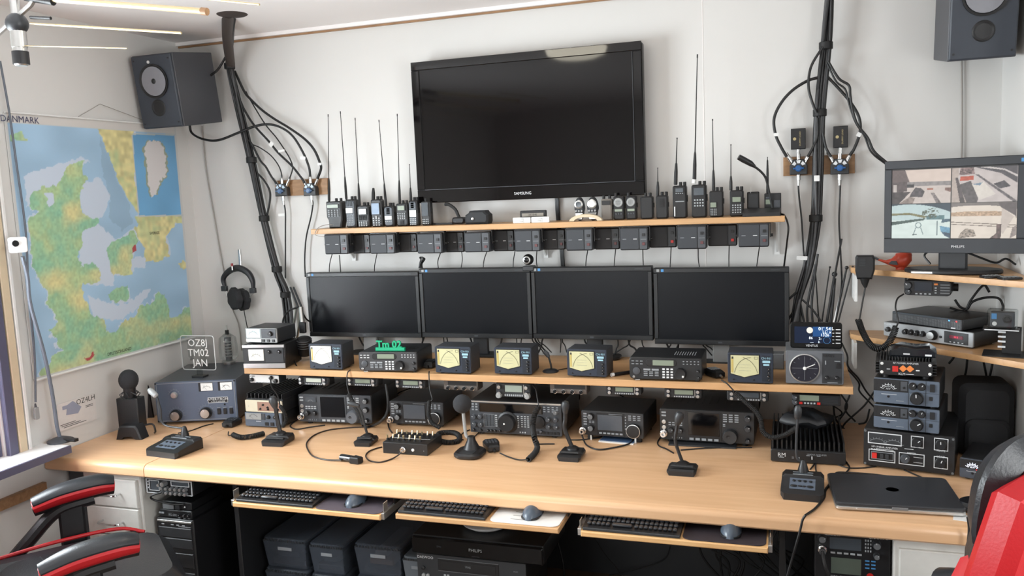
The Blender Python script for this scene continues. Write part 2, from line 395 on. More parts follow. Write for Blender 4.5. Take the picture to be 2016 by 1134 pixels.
def window(name, ax, a0, a1, z0, z1, p, q):
    """frame bars, a mullion and a pane set in an opening of a wall"""
    def bx(b, s0, s1, t0, t1, k0=p, k1=q):
        if ax == 'y': b.box(k0, k1, s0, s1, t0, t1, .004)
        else: b.box(s0, s1, k0, k1, t0, t1, .004)
    e = bpy.data.objects.new(name, None); C.objects.link(e); e['kind'] = 'structure'
    f = .06
    for s in ((a0, a0+f, z0, z1), (a1-f, a1, z0, z1), (a0+f, a1-f, z0, z0+f), (a0+f, a1-f, z1-f, z1), ((a0+a1)/2-.03, (a0+a1)/2+.03, z0+f, z1-f)):
        b = MB(); bx(b, *s); b.build('frame_bar', M_purple, e)
    k = (p+q)/2
    for s in ((a0+f, (a0+a1)/2-.03), ((a0+a1)/2+.03, a1-f)):
        b = MB()
        if ax == 'y': b.box(k-.003, k+.003, s[0], s[1], z0+f, z1-f)
        else: b.box(s[0], s[1], k-.003, k+.003, z0+f, z1-f)
        b.build('pane', M_glass, e)
    return e
w1 = window('window_1', 'y', WY0, WY1, WZ0, WZ1, XL-.07, XL-.01)
for y0, y1, m_ in ((WY1+.005, WY1+.045, M_purple), (WY1+.05, WY1+.085, M_beige), (WY1+.09, WY1+.105, M_white)):
    b = MB(); b.box(XL, XL+.022, y0, y1, WZ0-.02, WZ1+.08, .003); b.build('casing', m_, w1)
b = MB(); b.box(XL, XL+.022, WY0-.08, WY1+.105, WZ1+.08, WZ1+.15, .003); b.build('casing', M_beige, w1)
window('added_side_window', 'y', -.18, 1.38, .88, 2.12, XN+.01, XN+.05)  # unseen window, added around the side fill light
window('added_rear_window', 'x', RX0, RX1, RZ0, RZ1, YF-.07, YF-.01)  # unseen rear window, placed and sized to steer the fill light
b = MB(); b.box(XL, XL+.14, WY0-.1, WY1+.17, WZ0-.03, WZ0-.0005, .006); so = b.build('sill', M_white, w1)
b = MB(); b.box(XL+.14, XL+.147, WY0-.1, WY1+.17, WZ0-.032, WZ0-.002); b.build('sill_edge', M_purple, so)
struct('trim_1', MB().box(XL, XR, YB-.028, YB, ZC-.016, ZC), M_ceil)
struct('shadow_gap_strip', MB().box(XL, XR, YB-.012, YB, ZC-.024, ZC-.0165), M_brownwood)  # dark strip paints in the shadow line below the ceiling moulding
x4 = atY(1383, 60, YB).x
struct('trim_4', MB().box(x4-.0012, x4+.0012, YB-.0012, YB, ZD, ZC-.024), M_ceil)
struct('trim_3', MB().box(XL, XL+.02, YF, 2.48, .605, .645), M_brownwood)
struct('baseboard_back', MB().box(XL, XR, YB-.03, YB, 0, .27), M_char)
# a flat round ceiling lamp that the television mirrors
lt = thing('ceiling_lamp', 'round white flush ceiling lamp in the middle of the room', 'lamp', (-1.09, 2.27, ZC))
MB().lathe((0, 0, 0), [(.19, 0), (.19, -.02), (.17, -.03)], 32).build('lamp_base', M_white, lt)
M_lamp = mat('lit lamp glass', (255, 244, 224), .4, emit=6)
MB().lathe((0, 0, -.03), [(.17, 0), (.16, -.03), (.11, -.05), (.01, -.06)], 32).build('diffuser', M_lamp, lt)
# ================================================================== desk
def worktop(name, label, x0, x1):
    e = thing(name, label, 'desk', ((x0+x1)/2, 3.0, 0)); t = .05; y0, y1 = 2.495-3.0, YB-.005-3.0; r = .022
    ol = [(y1, ZD-t), (y1, ZD)]+[(y0+r-r*math.sin(a), ZD-r+r*math.cos(a)) for a in (0, .35, .7, 1.05, 1.4, 1.57)]+[(y0, ZD-t+.006), (y0+.006, ZD-t)]
    MB().slab(ol, x0-(x0+x1)/2, x1-(x0+x1)/2, .001, 'x').build('worktop', M_desk, e)
    return e
dl = worktop('desk', 'short left-hand section of the long beech desk, beside the window wall', XL+.004, -2.3545)
dr = worktop('desk', 'long main section of the beech desk with black panels under it', -2.351, XR-.01)
def dpanel(x0, x1, y0, y1, z0=0, z1=ZD-.051, m=M_blk2, e=dr, name='side_panel', cx=(-2.351+XR-.01)/2):
    b = MB(); b.box(x0-cx, x1-cx, y0-3.0, y1-3.0, z0, z1, .002); b.build(name, m, e)
dpanel(-2.05, -2.03, 2.62, 3.2); dpanel(-.02, .0, 2.62, 3.3)
dpanel(-2.84, -2.72, 2.60, 2.66, 0, ZD-.051, M_grey, dl, 'leg', (XL+.004-2.3535)/2)
dpanel(-2.84, -2.36, 3.3, 3.32, .3, ZD-.051, M_blk2, dl, 'modesty_panel', (XL+.004-2.3535)/2)
def cabinet(label, x0, x1, tops, y=2.53):
    e = thing('drawer_cabinet', label, 'cabinet', ((x0+x1)/2, y, 0)); w = x1-x0
    MB().box(-w/2, w/2, .012, .6, .0, ZD-.052, .004).build('carcass', M_cab, e)
    for a, c in zip(tops[1:], tops):
        d = MB().box(-w/2+.014, w/2-.014, 0, .02, a+.003, c-.003, .003).build('drawer', M_cab, e)
        hz = (a+c)/2; q = MB().tube(smooth([(-.05, 0, hz), (-.048, -.03, hz), (0, -.036, hz), (.048, -.03, hz), (.05, 0, hz)], 5), .004, 7)
        q.build('handle', M_chrome, d)
cabinet('white steel drawer cabinet under the left end of the desk', -2.705, -2.418, [.662, .542, .425, .31, .19, .07])
cabinet('white steel drawer cabinet under the right end of the desk, behind the right chair', .30, .735, [.655, .535, .415, .29, .17, .05])
# ================================================================== left wall: map and card
mw0, mw1, mz0, mz1 = 2.487, 3.44, 1.064, 2.108
mp = thing('wall_map', 'large physical map of Denmark hung on the left wall', 'map', (XL+.008, (mw0+mw1)/2, mz0), PI/2)
def muv(p): return ((p.y-mw0)/(mw1-mw0), (p.z-mz0)/(mz1-mz0))
def c2(*pp): return [muv(atX(x/4.032, 280+y/4.032, XL)) for x, y in pp]
def c3(*pp): return [muv(atX(x/4.032, 560+y/4.032, XL)) for x, y in pp]
JUT = c2((660,135),(645,165),(650,260),(690,300),(650,340),(625,420),(625,480),(640,560),(700,590),(770,610),(775,640),(700,680),(640,730),(640,830),(600,900),(640,960),(620,1010),(640,1080))+c3((640,0),(660,100),(690,180),(700,240),(800,270),(830,330),(830,385),(900,380),(960,300),(1060,250),(1100,180),(1200,150),(1240,60),(1290,80),(1330,180),(1340,260),(1400,250),(1450,200),(1500,165),(1540,170),(1540,390),(1000,560),(300,760),(320,660),(380,640),(400,560),(490,540),(440,480),(440,430),(370,360),(440,300),(430,240),(360,160),(370,60),(330,20))+c2((300,1110),(250,1000),(240,900),(220,750),(215,620),(290,560),(215,490),(250,390),(330,355),(430,345),(480,290),(520,190),(600,165))
SWE = c2((760,-110),(850,90),(890,220),(950,340),(1000,440),(1050,510),(1090,580),(1050,590),(1090,650),(1050,690),(1090,760),(1140,860),(1140,940),(1220,950),(1330,900),(1330,860),(1300,760),(1340,690),(1390,645),(1480,650),(1480,560),(1100,575),(1060,300),(1050,-90))
NOR = c2((60,-60),(60,-20),(200,-10),(160,-75))
ZEA = c2((1040,690),(960,760),(870,790),(830,870),(850,950),(880,1050),(990,1060),(1040,1040),(1030,940),(1060,820),(1090,780))
FYN = c2((600,1040),(640,980),(720,960),(780,1000),(790,1090),(720,1129),(640,1110))
LOL = c3((850,80),(920,20),(1000,10),(1010,120),(930,140),(860,120))
BOR = c2((1400,960),(1440,940),(1490,970),(1480,1010),(1420,1000))
CPH = c2((1040,830),(1060,815),(1075,860),(1040,890)); HAM = c3((660,590),(720,545),(735,570),(700,605))
KAT = c2((640,340),(780,280),(870,420),(820,560),(760,640),(660,580),(620,470))
INS = c2((1040,-70),(1425,-62),(1465,575),(1095,582)); GRE = c2((1130,40),(1180,-20),(1270,0),(1310,120),(1300,200),(1320,240),(1260,310),(1230,420),(1190,430),(1160,300),(1150,150))
SHOAL = c2((180,270),(420,180),(640,115),(700,150),(500,330),(250,380),(200,520))
BELT = c2((640,700),(760,640),(900,770),(860,960),(900,1129),(700,1140),(600,1060),(620,900)); SMAL = c2((1020,930),(1150,900),(1150,1000),(1060,1010)); FEHM = c3((690,90),(860,150),(1000,160),(1100,60),(1200,40),(1100,170),(940,290),(720,250)); DEEP = c2((780,-40),(840,60),(900,260),(1010,480),(1040,640),(960,700),(860,620),(860,420),(800,240)); LAK = c2((340,410),(410,400),(420,480),(370,500))
def mapcol(U, V):
    j = (vnoise(U, V, 60, 1)-.5)*.016; k = (vnoise(U, V, 60, 2)-.5)*.016; u, v = U+j, V+k
    n = vnoise(U, V, 14, 3)*.6+vnoise(U, V, 45, 4)*.4; n2 = vnoise(U, V*1.6, 7, 5)
    out = LINA((160, 192, 218))*(1-.0)*np.ones(U.shape+(3,)); out = out*(.9+.2*n2[..., None])
    lt = LINA((196, 208, 224))
    for P in (KAT, SHOAL, BELT, SMAL, FEHM): out[inpoly(u, v, P)] = lt
    deep = inpoly(u, v, DEEP); out[deep] *= .86
    coast = inpoly(U+j*1.9+.006, V+k*1.9, JUT) | inpoly(U-.012, V-.006, ZEA) | inpoly(U+.012, V, ZEA) | inpoly(U-.01, V, FYN) | inpoly(U-.01, V+.01, LOL) | inpoly(U-.014, V-.004, SWE)
    out[coast] = lt
    g, y, d = LINA((140, 190, 160)), LINA((216, 206, 150)), LINA((172, 198, 150))
    land = g+(d-g)*np.clip(n[..., None]*1.6-.3, 0, 1); land = land+(y-land)*np.clip(n2[..., None]*2.0-1.05+.5*(n[..., None]-.5), 0, 1); land = land*(.86+.28*vnoise(U, V, 110, 6)[..., None])
    hill = y*(.74+.5*vnoise(U, V, 55, 7)[..., None]); hill = hill+(d-hill)*np.clip(n[..., None]*1.6-.75, 0, 1)
    for P in (JUT, ZEA, FYN, LOL, NOR): q = inpoly(u, v, P); out[q] = land[q]
    for P in (SWE, BOR): q = inpoly(u, v, P); out[q] = hill[q]
    out[inpoly(u, v, LAK)] = lt
    q = inpoly(U, V, INS) & (V < .66) & (np.modf(V*120)[0] < .3) & (np.modf(U*9)[0] < .7) & (vnoise(U, V*3, 40, 9) > .3); out[q] = LINA((70, 120, 164))
    for P in (CPH, HAM): out[inpoly(u, v, P)] = LINA((176, 78, 82))
    q = inpoly(U, V, INS); out[q] = (LINA((110, 166, 208))*(.9+.25*n2[..., None]))[q]
    q = inpoly(u-.012, v, GRE) | inpoly(u+.012, v, GRE); out[q] = LINA((150, 160, 140))
    q = inpoly(u, v, GRE); out[q] = LINA((214, 210, 210))
    strip = V > .967; out[strip] = LINA((206, 202, 198))
    edge = (U > .985) | (U < .012) | (V < .008) | ((V > .965) & (V < .969)); out[edge] = LINA((200, 200, 198))
    e2 = (inpoly(U, V, INS) ^ inpoly(U+.006, V+.006, INS)); out[e2] = LINA((190, 196, 196))
    return out
MB().box(-(mw1-mw0)/2, (mw1-mw0)/2, .0006, .004, 0, mz1-mz0).build('backing', M_white, mp)
painted('map_print', mw1-mw0, mz1-mz0, 230, 250, mapcol, vcol('map print', .45), mp)
def maptext(st, px, py, size, m=M_ink):
    u, v = muv(atX(px, py, XL)); o = link('lettering', text_mesh(st, size, m), mp, ((u-.5)*(mw1-mw0), -.002, v*(mz1-mz0)))
M_navyink = mat('navy ink', (60, 62, 92), .6)
maptext('DANMARK', 36, 236, .036, M_navyink); maptext('SVERIGE', 301, 459, .018); maptext('DEUTSCHLAND', 232, 692, .02)
MB().cyl((-(mw1-mw0)/2, -.004, mz1-mz0+.004), ((mw1-mw0)/2, -.004, mz1-mz0+.004), .004, n=8).build('top_rod', M_white, mp)
MB().cyl((-(mw1-mw0)/2, -.004, -.004), ((mw1-mw0)/2, -.004, -.004), .005, n=8).build('bottom_rod', M_white, mp)
u = muv(atX(195, 205, XL+.004)); MB().tube([(-.12, -.002, mz1-mz0+.01), ((u[0]-.5)*(mw1-mw0), -.002, u[1]*(mz1-mz0)), (.30, -.002, mz1-mz0+.01)], .0012, 5).build('hanging_string', M_gcable, mp)
pc = [atX(x, y, XL+.003) for x, y in ((112, 797), (185, 767), (190, 822), (118, 850))]
cw, chh = pc[1].y-pc[0].y, pc[0].z-pc[3].z
cd = thing('callsign_card', 'white callsign card with a cartoon sketch, stuck below the map', 'card', (XL+.003, (pc[0].y+pc[1].y)/2, pc[3].z), PI/2)
MB().box(-cw/2, cw/2, -.0015, .002, 0, chh).build('card_sheet', mat('card paper', (216, 211, 208), .6), cd)
link('lettering', text_mesh('OZ4LH', .032, M_ink), cd, (cw*.24, -.0022, chh*.86))
b = MB()
for i, (x, z, l) in enumerate(((.32, .62, .2), (.32, .57, .2), (-.28, .2, .4), (-.2, .14, .5), (-.1, .08, .6))): b.box(cw*(x-l/2), cw*(x+l/2), -.0022, -.0016, chh*z, chh*z+.0022)
b.build('print_lines', M_ink, cd)
b = MB(); b.slab([(-.06, .06), (.0, .052), (.02, .075), (-.02, .11), (-.05, .1)], -.003, -.0016); b.slab([(-.075, .085), (-.05, .085), (-.05, .1), (-.075, .1)], -.0034, -.0016); b.build('sketch', mat('sketch grey', (150, 154, 172), .6), cd)
# things on the window sill
e = thing('action_camera', 'small white action camera on a bendy stand by the window', 'camera', atX(118, 858, XL+.06).to_tuple())
bz = Vector(e.location)
e.location.z = WZ0
def loc(o, p): return Vector(p)-Vector(o.location)
cp = loc(e, atX(35, 482, XL+.1))
b = MB(); b.slab(rrect(.062, .058, .008), -.014, .014, .003); b.xf(Matrix.Translation(cp) @ Matrix.Rotation(.9, 4, 'Z')).build('camera_body', M_white, e)
b = MB(); b.slab(circ(.012, 16, -.008, .006), -.02, -.013, .001); b.xf(Matrix.Translation(cp) @ Matrix.Rotation(.9, 4, 'Z')).build('lens', M_glass_blk, e)
pts = [loc(e, atX(x, y, XL+q)) for x, y, q in ((44, 505, .1), (54, 545, .09), (60, 600, .08), (85, 690, .07), (102, 770, .06), (112, 840, .06))]
MB().tube(smooth(pts, 6)+[Vector((0, 0, .01))], .007, 8).build('bendy_neck', mat('grey metal neck', (104, 112, 124), .4), e)
MB().lathe((0, 0, 0), [(.05, 0), (.05, .006), (.03, .014), (.014, .02)], 16).build('clamp_base', M_grey, e)
b = MB(); b.box(.02, .085, -.012, .012, .004, .016, .003).build('clamp_lever', M_blk, e)
e = thing('cut_glass_block', 'clear cut glass ornament lying on the window sill', 'ornament', (XL+.08, 2.17, WZ0))
for k, (x, y, s_) in enumerate(((0, 0, .05), (.005, -.06, .042))):
    MB().slab([(s_*math.cos(a)*(.7 if i % 2 else 1), s_*.6*math.sin(a)) for i, a in enumerate(np.linspace(0, 2*PI, 8, endpoint=False))], 0, .045, .012, 'z').xf(Matrix.Translation((x, y, 0))).build('glass_piece', M_acryl, e)
cable('thin grey cord hanging past the left edge of the map', [atX(x, y, XL+.03) for x, y in ((0, 120), (18, 220), (32, 320), (50, 450), (56, 560), (68, 700), (70, 792))], .004, mat('slate cable', (96, 102, 112), .5))
e = thing('cord_plug', 'grey cord end plug dangling under the map corner', 'plug', atX(70, 800, XL+.03).to_tuple())
MB().slab(rrect(.022, .05, .006), -.006, .006, .002).xf(Matrix.Rotation(PI/2, 4, 'Z')).build('plug_body', M_lgrey, e, loc=(0, 0, -.028)); MB().cyl((0, 0, -.004), (0, 0, .012), .005, .003, 8).build('collar', M_grey, e)
# rod antenna hub hanging from the ceiling at top left
AY = 2.0; hub = atY(35, 60, AY)
e = thing('rod_antenna', 'silver antenna hub with pale metal rods hanging from the ceiling', 'antenna', hub.to_tuple())
def h(px, py, q=AY): return atY(px, py, q)-hub
MB().cyl((0, 0, .03), (0, 0, ZC-hub.z), .014, n=12).build('mast', M_silver, e)
MB().ball((0, 0, .02), .032, 14, 10).build('hub', M_char, e)
MB().lathe((0, 0, 0), [(.022, .0), (.022, -.05), (.02, -.05), (.02, -.1), (.016, -.104)], 16).build('hub_socket', M_silver, e)
MB().cyl((0, 0, -.062), (0, 0, -.1), .0235, n=16).build('hub_cap', M_blk, e)
MB().tube([h(-30, 90), h(60, 10), h(75, -15)], .008, 8).build('stay', M_silver, e)
for (p0, p1, r, cap) in (((60, -5), (398, 22), .0085, 1), ((60, 46), (357, 65), .0035, 0), ((45, 90), (250, 95), .0018, 0), ((330, -10), (511, 9), .003, 0)):
    o = MB().cyl(h(*p0), h(*p1), r, n=10).build('rod', M_gold, e)
    if cap: MB().cyl(h(397, 22), h(408, 23), .0105, n=12).build('rod_cap', M_brownwood, o); MB().cyl(h(50, -6), h(105, 3), .012, n=12).build('rod_grip', M_blk, o)
MB().cyl(h(60, 34), h(100, 36), .005, n=8).build('hook', M_blk, e)
# ================================================================== speakers on the wall
def loudspeaker(label, cx, yf, ztop, w, hh, d, tilt, dot=True):
    e = thing('loudspeaker', label, 'speaker', (cx, yf, ztop), rot=(tilt, 0, 0))
    MB().slab(rrect(w, hh, .004, 2, 0, -hh/2), 0, d, .003).build('cabinet', mat('slate speaker vinyl', (70, 71, 76), .5, scale=300, bump=.1), e)
    MB().slab(rrect(w*.97, hh*.98, .004, 2, 0, -hh/2), -.012, .002, .004).build('baffle', mat('slate baffle', (54, 59, 68), .5), e)
    zc = -hh*.36
    MB().lathe((0, -.012, zc), [(w*.34, .0), (w*.34, .006), (w*.3, .003), (w*.28, -.004)], 28, 'y').build('surround', M_blk, e)
    c_ = MB().lathe((0, -.0125, zc), [(w*.29, .004), (w*.18, -.002), (w*.075, -.006)], 28, 'y').build('cone', mat('grey cone', (132, 132, 138), .5), e)
    MB().lathe((0, -.006, zc), [(w*.075, 0), (w*.07, .008), (w*.03, .014), (.001, .015)], 20, 'y').build('dust_cap', M_blk, c_)
    MB().lathe((0, -.012, -hh*.72), [(w*.17, .001), (w*.15, .003), (w*.12, .001), (w*.1, -.01)], 24, 'y').build('port', M_blk, e)
    for sx in (-1, 1):
        for zz in (-.93, -.07): MB().cyl((sx*w*.42, -.0135, hh*zz), (sx*w*.42, -.011, hh*zz), .004, n=8).build('screw', M_blk, e)
    if dot: MB().cyl((-w*.06, -.0145, -hh*.1), (-w*.06, -.011, -hh*.1), .007, n=10).build('badge', M_white, e)
    MB().box(-.03, .03, d, d+max(.01, YB-yf-d-.02), -hh*.6, -hh*.3).build('wall_bracket', M_blk, e)
    return e
yf = 3.16; tl = atY(258, 110, yf); tr = atY(338, 104, yf); bl = atY(289, 250, yf+.045)
loudspeaker('dark grey wall loudspeaker high in the left corner above the map', (tl.x+tr.x)/2, yf, (tl.z+tr.z)/2, tr.x-tl.x, tl.z-bl.z+.01, .28, math.radians(7.5))
bl2 = atY(1864, 123, 3.23); br2 = atY(2000, 111, 3.23); hh = tl.z-bl.z+.01
loudspeaker('dark grey wall loudspeaker high in the right corner, cut by the frame', (bl2.x+br2.x)/2, 3.18, (bl2.z+br2.z)/2+hh*.99, br2.x-bl2.x, hh, .28, math.radians(8.5), False)
cable('thin grey cord down the wall below the right loudspeaker', PY(3.522, (1893, 120), (1894, 220), (1893, 312)), .003, M_gcable)
cable('thin grey cord down the wall behind the headphones', PY(3.522, (398, 248), (402, 290), (407, 337), (421, 419), (441, 535), (455, 600), (470, 640), (476, 690)), .003, M_gcable)
# ================================================================== television
tv = thing('television', 'large black wall television above the middle of the shelf', 'television', (-1.054, 3.44, 1.69)); TW, TH = 1.02, .617
MB().slab(rrect(TW, TH, .012, 4, 0, TH/2), 0, .045, .004).build('housing', M_blk, tv)
b = MB()
for s in ((-TW/2, TW/2, 0, .058), (-TW/2, TW/2, TH-.038, TH), (-TW/2, -TW/2+.04, .058, TH-.038), (TW/2-.04, TW/2, .058, TH-.038)): b.box(s[0]+.002, s[1]-.002, -.007, .001, s[2]+.001, s[3]-.001, .002)
b.build('bezel', mat('gloss black bezel', (12, 10, 11), .05, spec=.4), tv)
MB().box(-TW/2+.04, TW/2-.04, -.002, .001, .058, TH-.038).build('screen', mat('black tv screen', (12, 10, 11), .06, spec=.3), tv)
link('lettering', text_mesh('SAMSUNG', .017, M_print), tv, (-.015, -.0078, .026))
b = MB()
for s in ((-TW/2+.04, TW/2-.04, .057, .059), (TW/2-.041, TW/2-.039, .058, TH-.04)): b.box(s[0], s[1], -.0078, -.006, s[2], s[3])
b.build('screen_edge', M_grey, tv)
MB().box(-.2, .2, .045, .085, .15, .45).build('wall_mount', M_blk, tv)
# ================================================================== cable bundles
def bundle(label, path, n, R, r, ties, y=3.46):
    pts = smooth([atY(px, py, q) for px, py, q in path], 8); o0 = pts[0].copy()
    e = thing('cable_bundle', label, 'cables', o0.to_tuple())
    for i in range(n):
        a = 2*PI*i/n+random.uniform(-.3, .3); k = R*(1 if i % 3 else .45); ph = random.uniform(0, 6)
        q = []
        for j, p in enumerate(pts):
            f = j/(len(pts)-1); w = 1+.6*max(0, f-.75)*4*(1 if i % 2 else .2)
            q.append(p-o0+Vector((k*w*math.cos(a+.8*math.sin(f*7+ph)), k*.8*math.sin(a+.8*math.sin(f*7+ph)), 0)))
        MB().tube(q, r*random.uniform(.8, 1.15), 6).build('cable', M_cable if i % 4 else mat('dark grey cable', (62, 62, 64), .4), e, ang=80)
    for px, py in ties:
        p = min(pts, key=lambda t: abs((t-atY(px, py, y)).z))-o0
        MB().lathe(p, [(R+r*1.3, -.014), (R+r*1.6, -.012), (R+r*1.6, .012), (R+r*1.3, .014)], 14).build('cable_tie', M_rubber, e)
    return e, o0
e, o0 = bundle('thick bundle of black cables from the ceiling hole down the left of the wall',
    [(457, 26, 3.14), (452, 75, 3.3), (452, 130, 3.44), (470, 210, 3.48), (495, 315, 3.48), (520, 430, 3.48), (545, 530, 3.48), (562, 580, 3.47), (570, 655, 3.45)], 9, .015, .0065, ((455, 132), (496, 317), (521, 428), (547, 530), (560, 582)))
sl = smooth([atY(px, py, q)-o0 for px, py, q in ((449, 25, 3.13), (448, 75, 3.3), (454, 128, 3.44))], 6)
MB().tube(sl, .03, 14, rr=[.027-.006*i/(len(sl)-1) for i in range(len(sl))]).build('sleeve', mat('worn black sleeve', (66, 58, 54), .5), e)
hc = atZ(457, 28, ZC); e = thing('ceiling_hole', 'round dark collar in the ceiling where the left cables enter', 'cable hole', hc.to_tuple())
MB().lathe((0, 0, 0), [(.058, -.004), (.064, 0)], 28).build('collar', mat('dark hole', (58, 48, 44), .8), e)
bundle('thick bundle of black cables down the wall right of the shelf',
    [(1636, -40, 3.44), (1632, 0, 3.46), (1626, 90, 3.47), (1614, 222, 3.48), (1610, 350, 3.48), (1605, 440, 3.48), (1592, 520, 3.46), (1574, 585, 3.45), (1566, 640, 3.42)], 11, .015, .0065, ((1628, 88), (1614, 222), (1610, 432)))
for i, pp in enumerate((((1610, 500), (1602, 560), (1598, 600), (1600, 640)), ((1606, 520), (1590, 600), (1590, 640)), ((1580, 590), (1600, 610), (1625, 645)), ((1568, 575), (1552, 590), (1540, 600)), ((1570, 600), (1558, 620), (1545, 640)), ((1574, 590), (1580, 620), (1585, 645)))):
    cable(('loose black cable from the right bundle leaning right behind the weather station', 'loose black cable from the right bundle dropping straight behind the weather station', 'thick loose end crossing right at the foot of the right bundle', 'loose end bending left behind the rightmost monitor, upper one', 'loose end bending left behind the rightmost monitor, lower one', 'short loose end at the left foot of the right bundle')[i], PY(3.44, *pp), .0045, name='branch_cable', group='loose ends of the right cable bundle')
LC = lambda label, y, r, *pp: cable(label, PY(y, *pp), r, name='coax_cable')
LC('thick coax arching over to the far connector of the left switch pair', 3.49, .0062, (462, 140), (481, 180), (493, 195), (515, 216), (540, 234), (568, 251), (599, 273), (618, 294), (629, 318), (632, 332), (625, 352))
LC('coax looping from the left loudspeaker across the bundle to the switches', 3.44, .0058, (373, 244), (378, 262), (400, 274), (430, 276), (470, 261), (504, 248), (532, 245), (557, 253), (578, 270), (597, 301), (608, 328), (611, 348))
LC('coax with a pale tag crossing down to the second left switch', 3.485, .0055, (474, 200), (481, 216), (500, 246), (529, 278), (548, 301), (574, 326), (591, 347), (600, 360))
LC('thin coax running beside the tagged cable to the first left switch', 3.495, .0032, (484, 180), (493, 197), (521, 243), (544, 271), (561, 296), (572, 315), (576, 332), (570, 352))
LC('thin coax bending into the top connector of the first left switch', 3.48, .003, (490, 280), (496, 284), (512, 291), (532, 305), (546, 322), (553, 337), (555, 350))
LC('short coax with an adapter into the near connector of the first left switch', 3.475, .005, (490, 276), (496, 284), (512, 315), (523, 328), (534, 347), (545, 362))
LC('coax hanging straight down from the first left switch', 3.5, .0036, (557, 392), (560, 404), (562, 420), (562, 449), (562, 495), (562, 548))
LC('coax curving down from the second left switch behind the monitor', 3.5, .0036, (615, 392), (616, 403), (612, 428), (603, 467), (600, 508), (601, 545))
LC('loop of coax beside the left bundle above its third tie', 3.49, .005, (502, 330), (505, 339), (519, 354), (530, 373), (532, 390), (527, 418), (523, 430))
LC('short thick cable from the left loudspeaker to the ceiling bundle', 3.42, .0055, (409, 152), (428, 138), (443, 114), (450, 100))
LC('coax arching left from the right bundle to the third switch', 3.47, .0058, (1614, 152), (1590, 159), (1560, 178), (1537, 204), (1524, 234), (1527, 265), (1537, 288), (1549, 309))
LC('coax bowing out of the right bundle between its ties', 3.45, .0052, (1620, 92), (1600, 124), (1593, 147), (1592, 174), (1599, 201), (1607, 222))
LC('coax from the right bundle into the inner connector of the third switch', 3.47, .005, (1609, 232), (1609, 268), (1600, 291), (1590, 309))
LC('short coax from the right bundle into the fourth switch', 3.47, .005, (1620, 262), (1626, 290), (1636, 309))
LC('coax swinging right from the bundle to the outer fourth switch connector', 3.48, .0058, (1626, 148), (1651, 174), (1674, 201), (1691, 231), (1693, 261), (1682, 292), (1673, 306))
LC('black monitor lead running from the right bundle to the corner monitor', 3.44, .0048, (1630, 120), (1651, 154), (1671, 168), (1674, 188), (1678, 214), (1688, 245), (1708, 271), (1721, 298), (1748, 322))
LC('second monitor lead beside the first, with small ties', 3.45, .0036, (1628, 124), (1646, 160), (1664, 176), (1672, 206), (1684, 240), (1702, 268), (1716, 300), (1748, 326))
LC('coax hanging down from the third switch', 3.5, .0034, (1571, 352), (1573, 385), (1578, 430), (1581, 480), (1584, 520))
LC('coax hanging down from the fourth switch', 3.5, .0034, (1655, 350), (1653, 400), (1652, 440), (1655, 500), (1657, 560), (1650, 610))
def ctag(px, py, w, hh, label, y=3.455, tilt=0.):
    p = atY(px, py, y); o = MB().slab(rrect(w, hh, .002), -.001, .001).xf(Matrix.Rotation(tilt, 4, 'Y')).build('cable_tag', M_white, loc=p); tag(o, label, 'tag')
ctag(534, 284, .02, .024, 'pale tag on the cable crossing to the second left switch', tilt=.7)
ctag(554, 297, .035, .01, 'narrow white tag between the two middle left cables', tilt=-.1)
ctag(596, 311, .028, .014, 'white tag on the looped cable above the second left switch', tilt=.1, y=3.425)
ctag(629, 323, .02, .011, 'white tag at the end of the far arching left cable')
ctag(554, 423, .034, .012, 'white flag tag on the cable under the first left switch')
ctag(1528, 265, .018, .012, 'white tag on the arching cable left of the third switch')
ctag(1691, 265, .016, .016, 'white tag on the cable right of the fourth switch', tilt=.5)
ctag(1579, 508, .04, .015, 'white flag tag on the cable beside the right bundle', tilt=.06)
ctag(1608, 351, .02, .022, 'white label wrapped on the right bundle beside the third switch', y=3.44)
# ================================================================== antenna switches on boards
def board(label, p0, p1, p2):
    a = atY(*p0, 3.515); c = atY(*p1, 3.515); d_ = atY(*p2, 3.515)
    e = thing('switch_board', label, 'board', ((a.x+c.x)/2, 3.515, d_.z)); MB().box(-(c.x-a.x)/2, (c.x-a.x)/2, -.001, .014, 0, a.z-d_.z, .001).build('board_plank', M_brownwood, e)
board('thin brown board on the wall carrying the left pair of switches', (541, 356), (644, 355), (541, 387))
board('thin brown board on the wall carrying the right pair of switches', (1542, 310), (1683, 308), (1542, 347))
def conn(e, p, d, l=.045):
    d = Vector(d).normalized(); p = Vector(p); MB().cyl(p, p+d*l*.5, .0085, n=12).build('connector', M_chrome, e); MB().cyl(p+d*l*.5, p+d*l, .0065, .005, 12).build('connector', M_silver, e)
def switch(label, px, py, plate, knobm, s=.066):
    p = atY(px, py, 3.5); e = thing('antenna_switch', label, 'switch', (p.x, 3.514, p.z))
    ol = [(-s*.5, -s*.45), (s*.5, -s*.45), (s*.5, s*.1), (s*.28, s*.45), (-s*.28, s*.45), (-s*.5, s*.1)]
    MB().slab(ol, -.034, 0, .003).build('switch_box', M_char, e)
    for a in (PI*.5, PI*.22, PI*.78): MB().slab([(s*.42*math.cos(a+t)*q, s*.42*math.sin(a+t)*q+.0) for t, q in ((-.3, 1), (.3, 1), (.3, .55), (-.3, .55))], -.0355, -.033).build('marker', plate, e)
    kb = MB().lathe((0, -.034, -s*.08), [(s*.2, 0), (s*.19, .012), (s*.12, .016)], 12, 'y').build('knob', knobm, e); MB().box(-s*.3, s*.3, -.05, -.036, -s*.13, -s*.03, .003).build('pointer', knobm, kb)
    conn(e, (-s*.36, -.016, s*.28), (-.55, 0, 1)); conn(e, (0, -.016, s*.42), (0, 0, 1)); conn(e, (s*.36, -.016, s*.28), (.55, 0, 1)); conn(e, (0, -.016, -s*.42), (0, 0, -1))
    return e
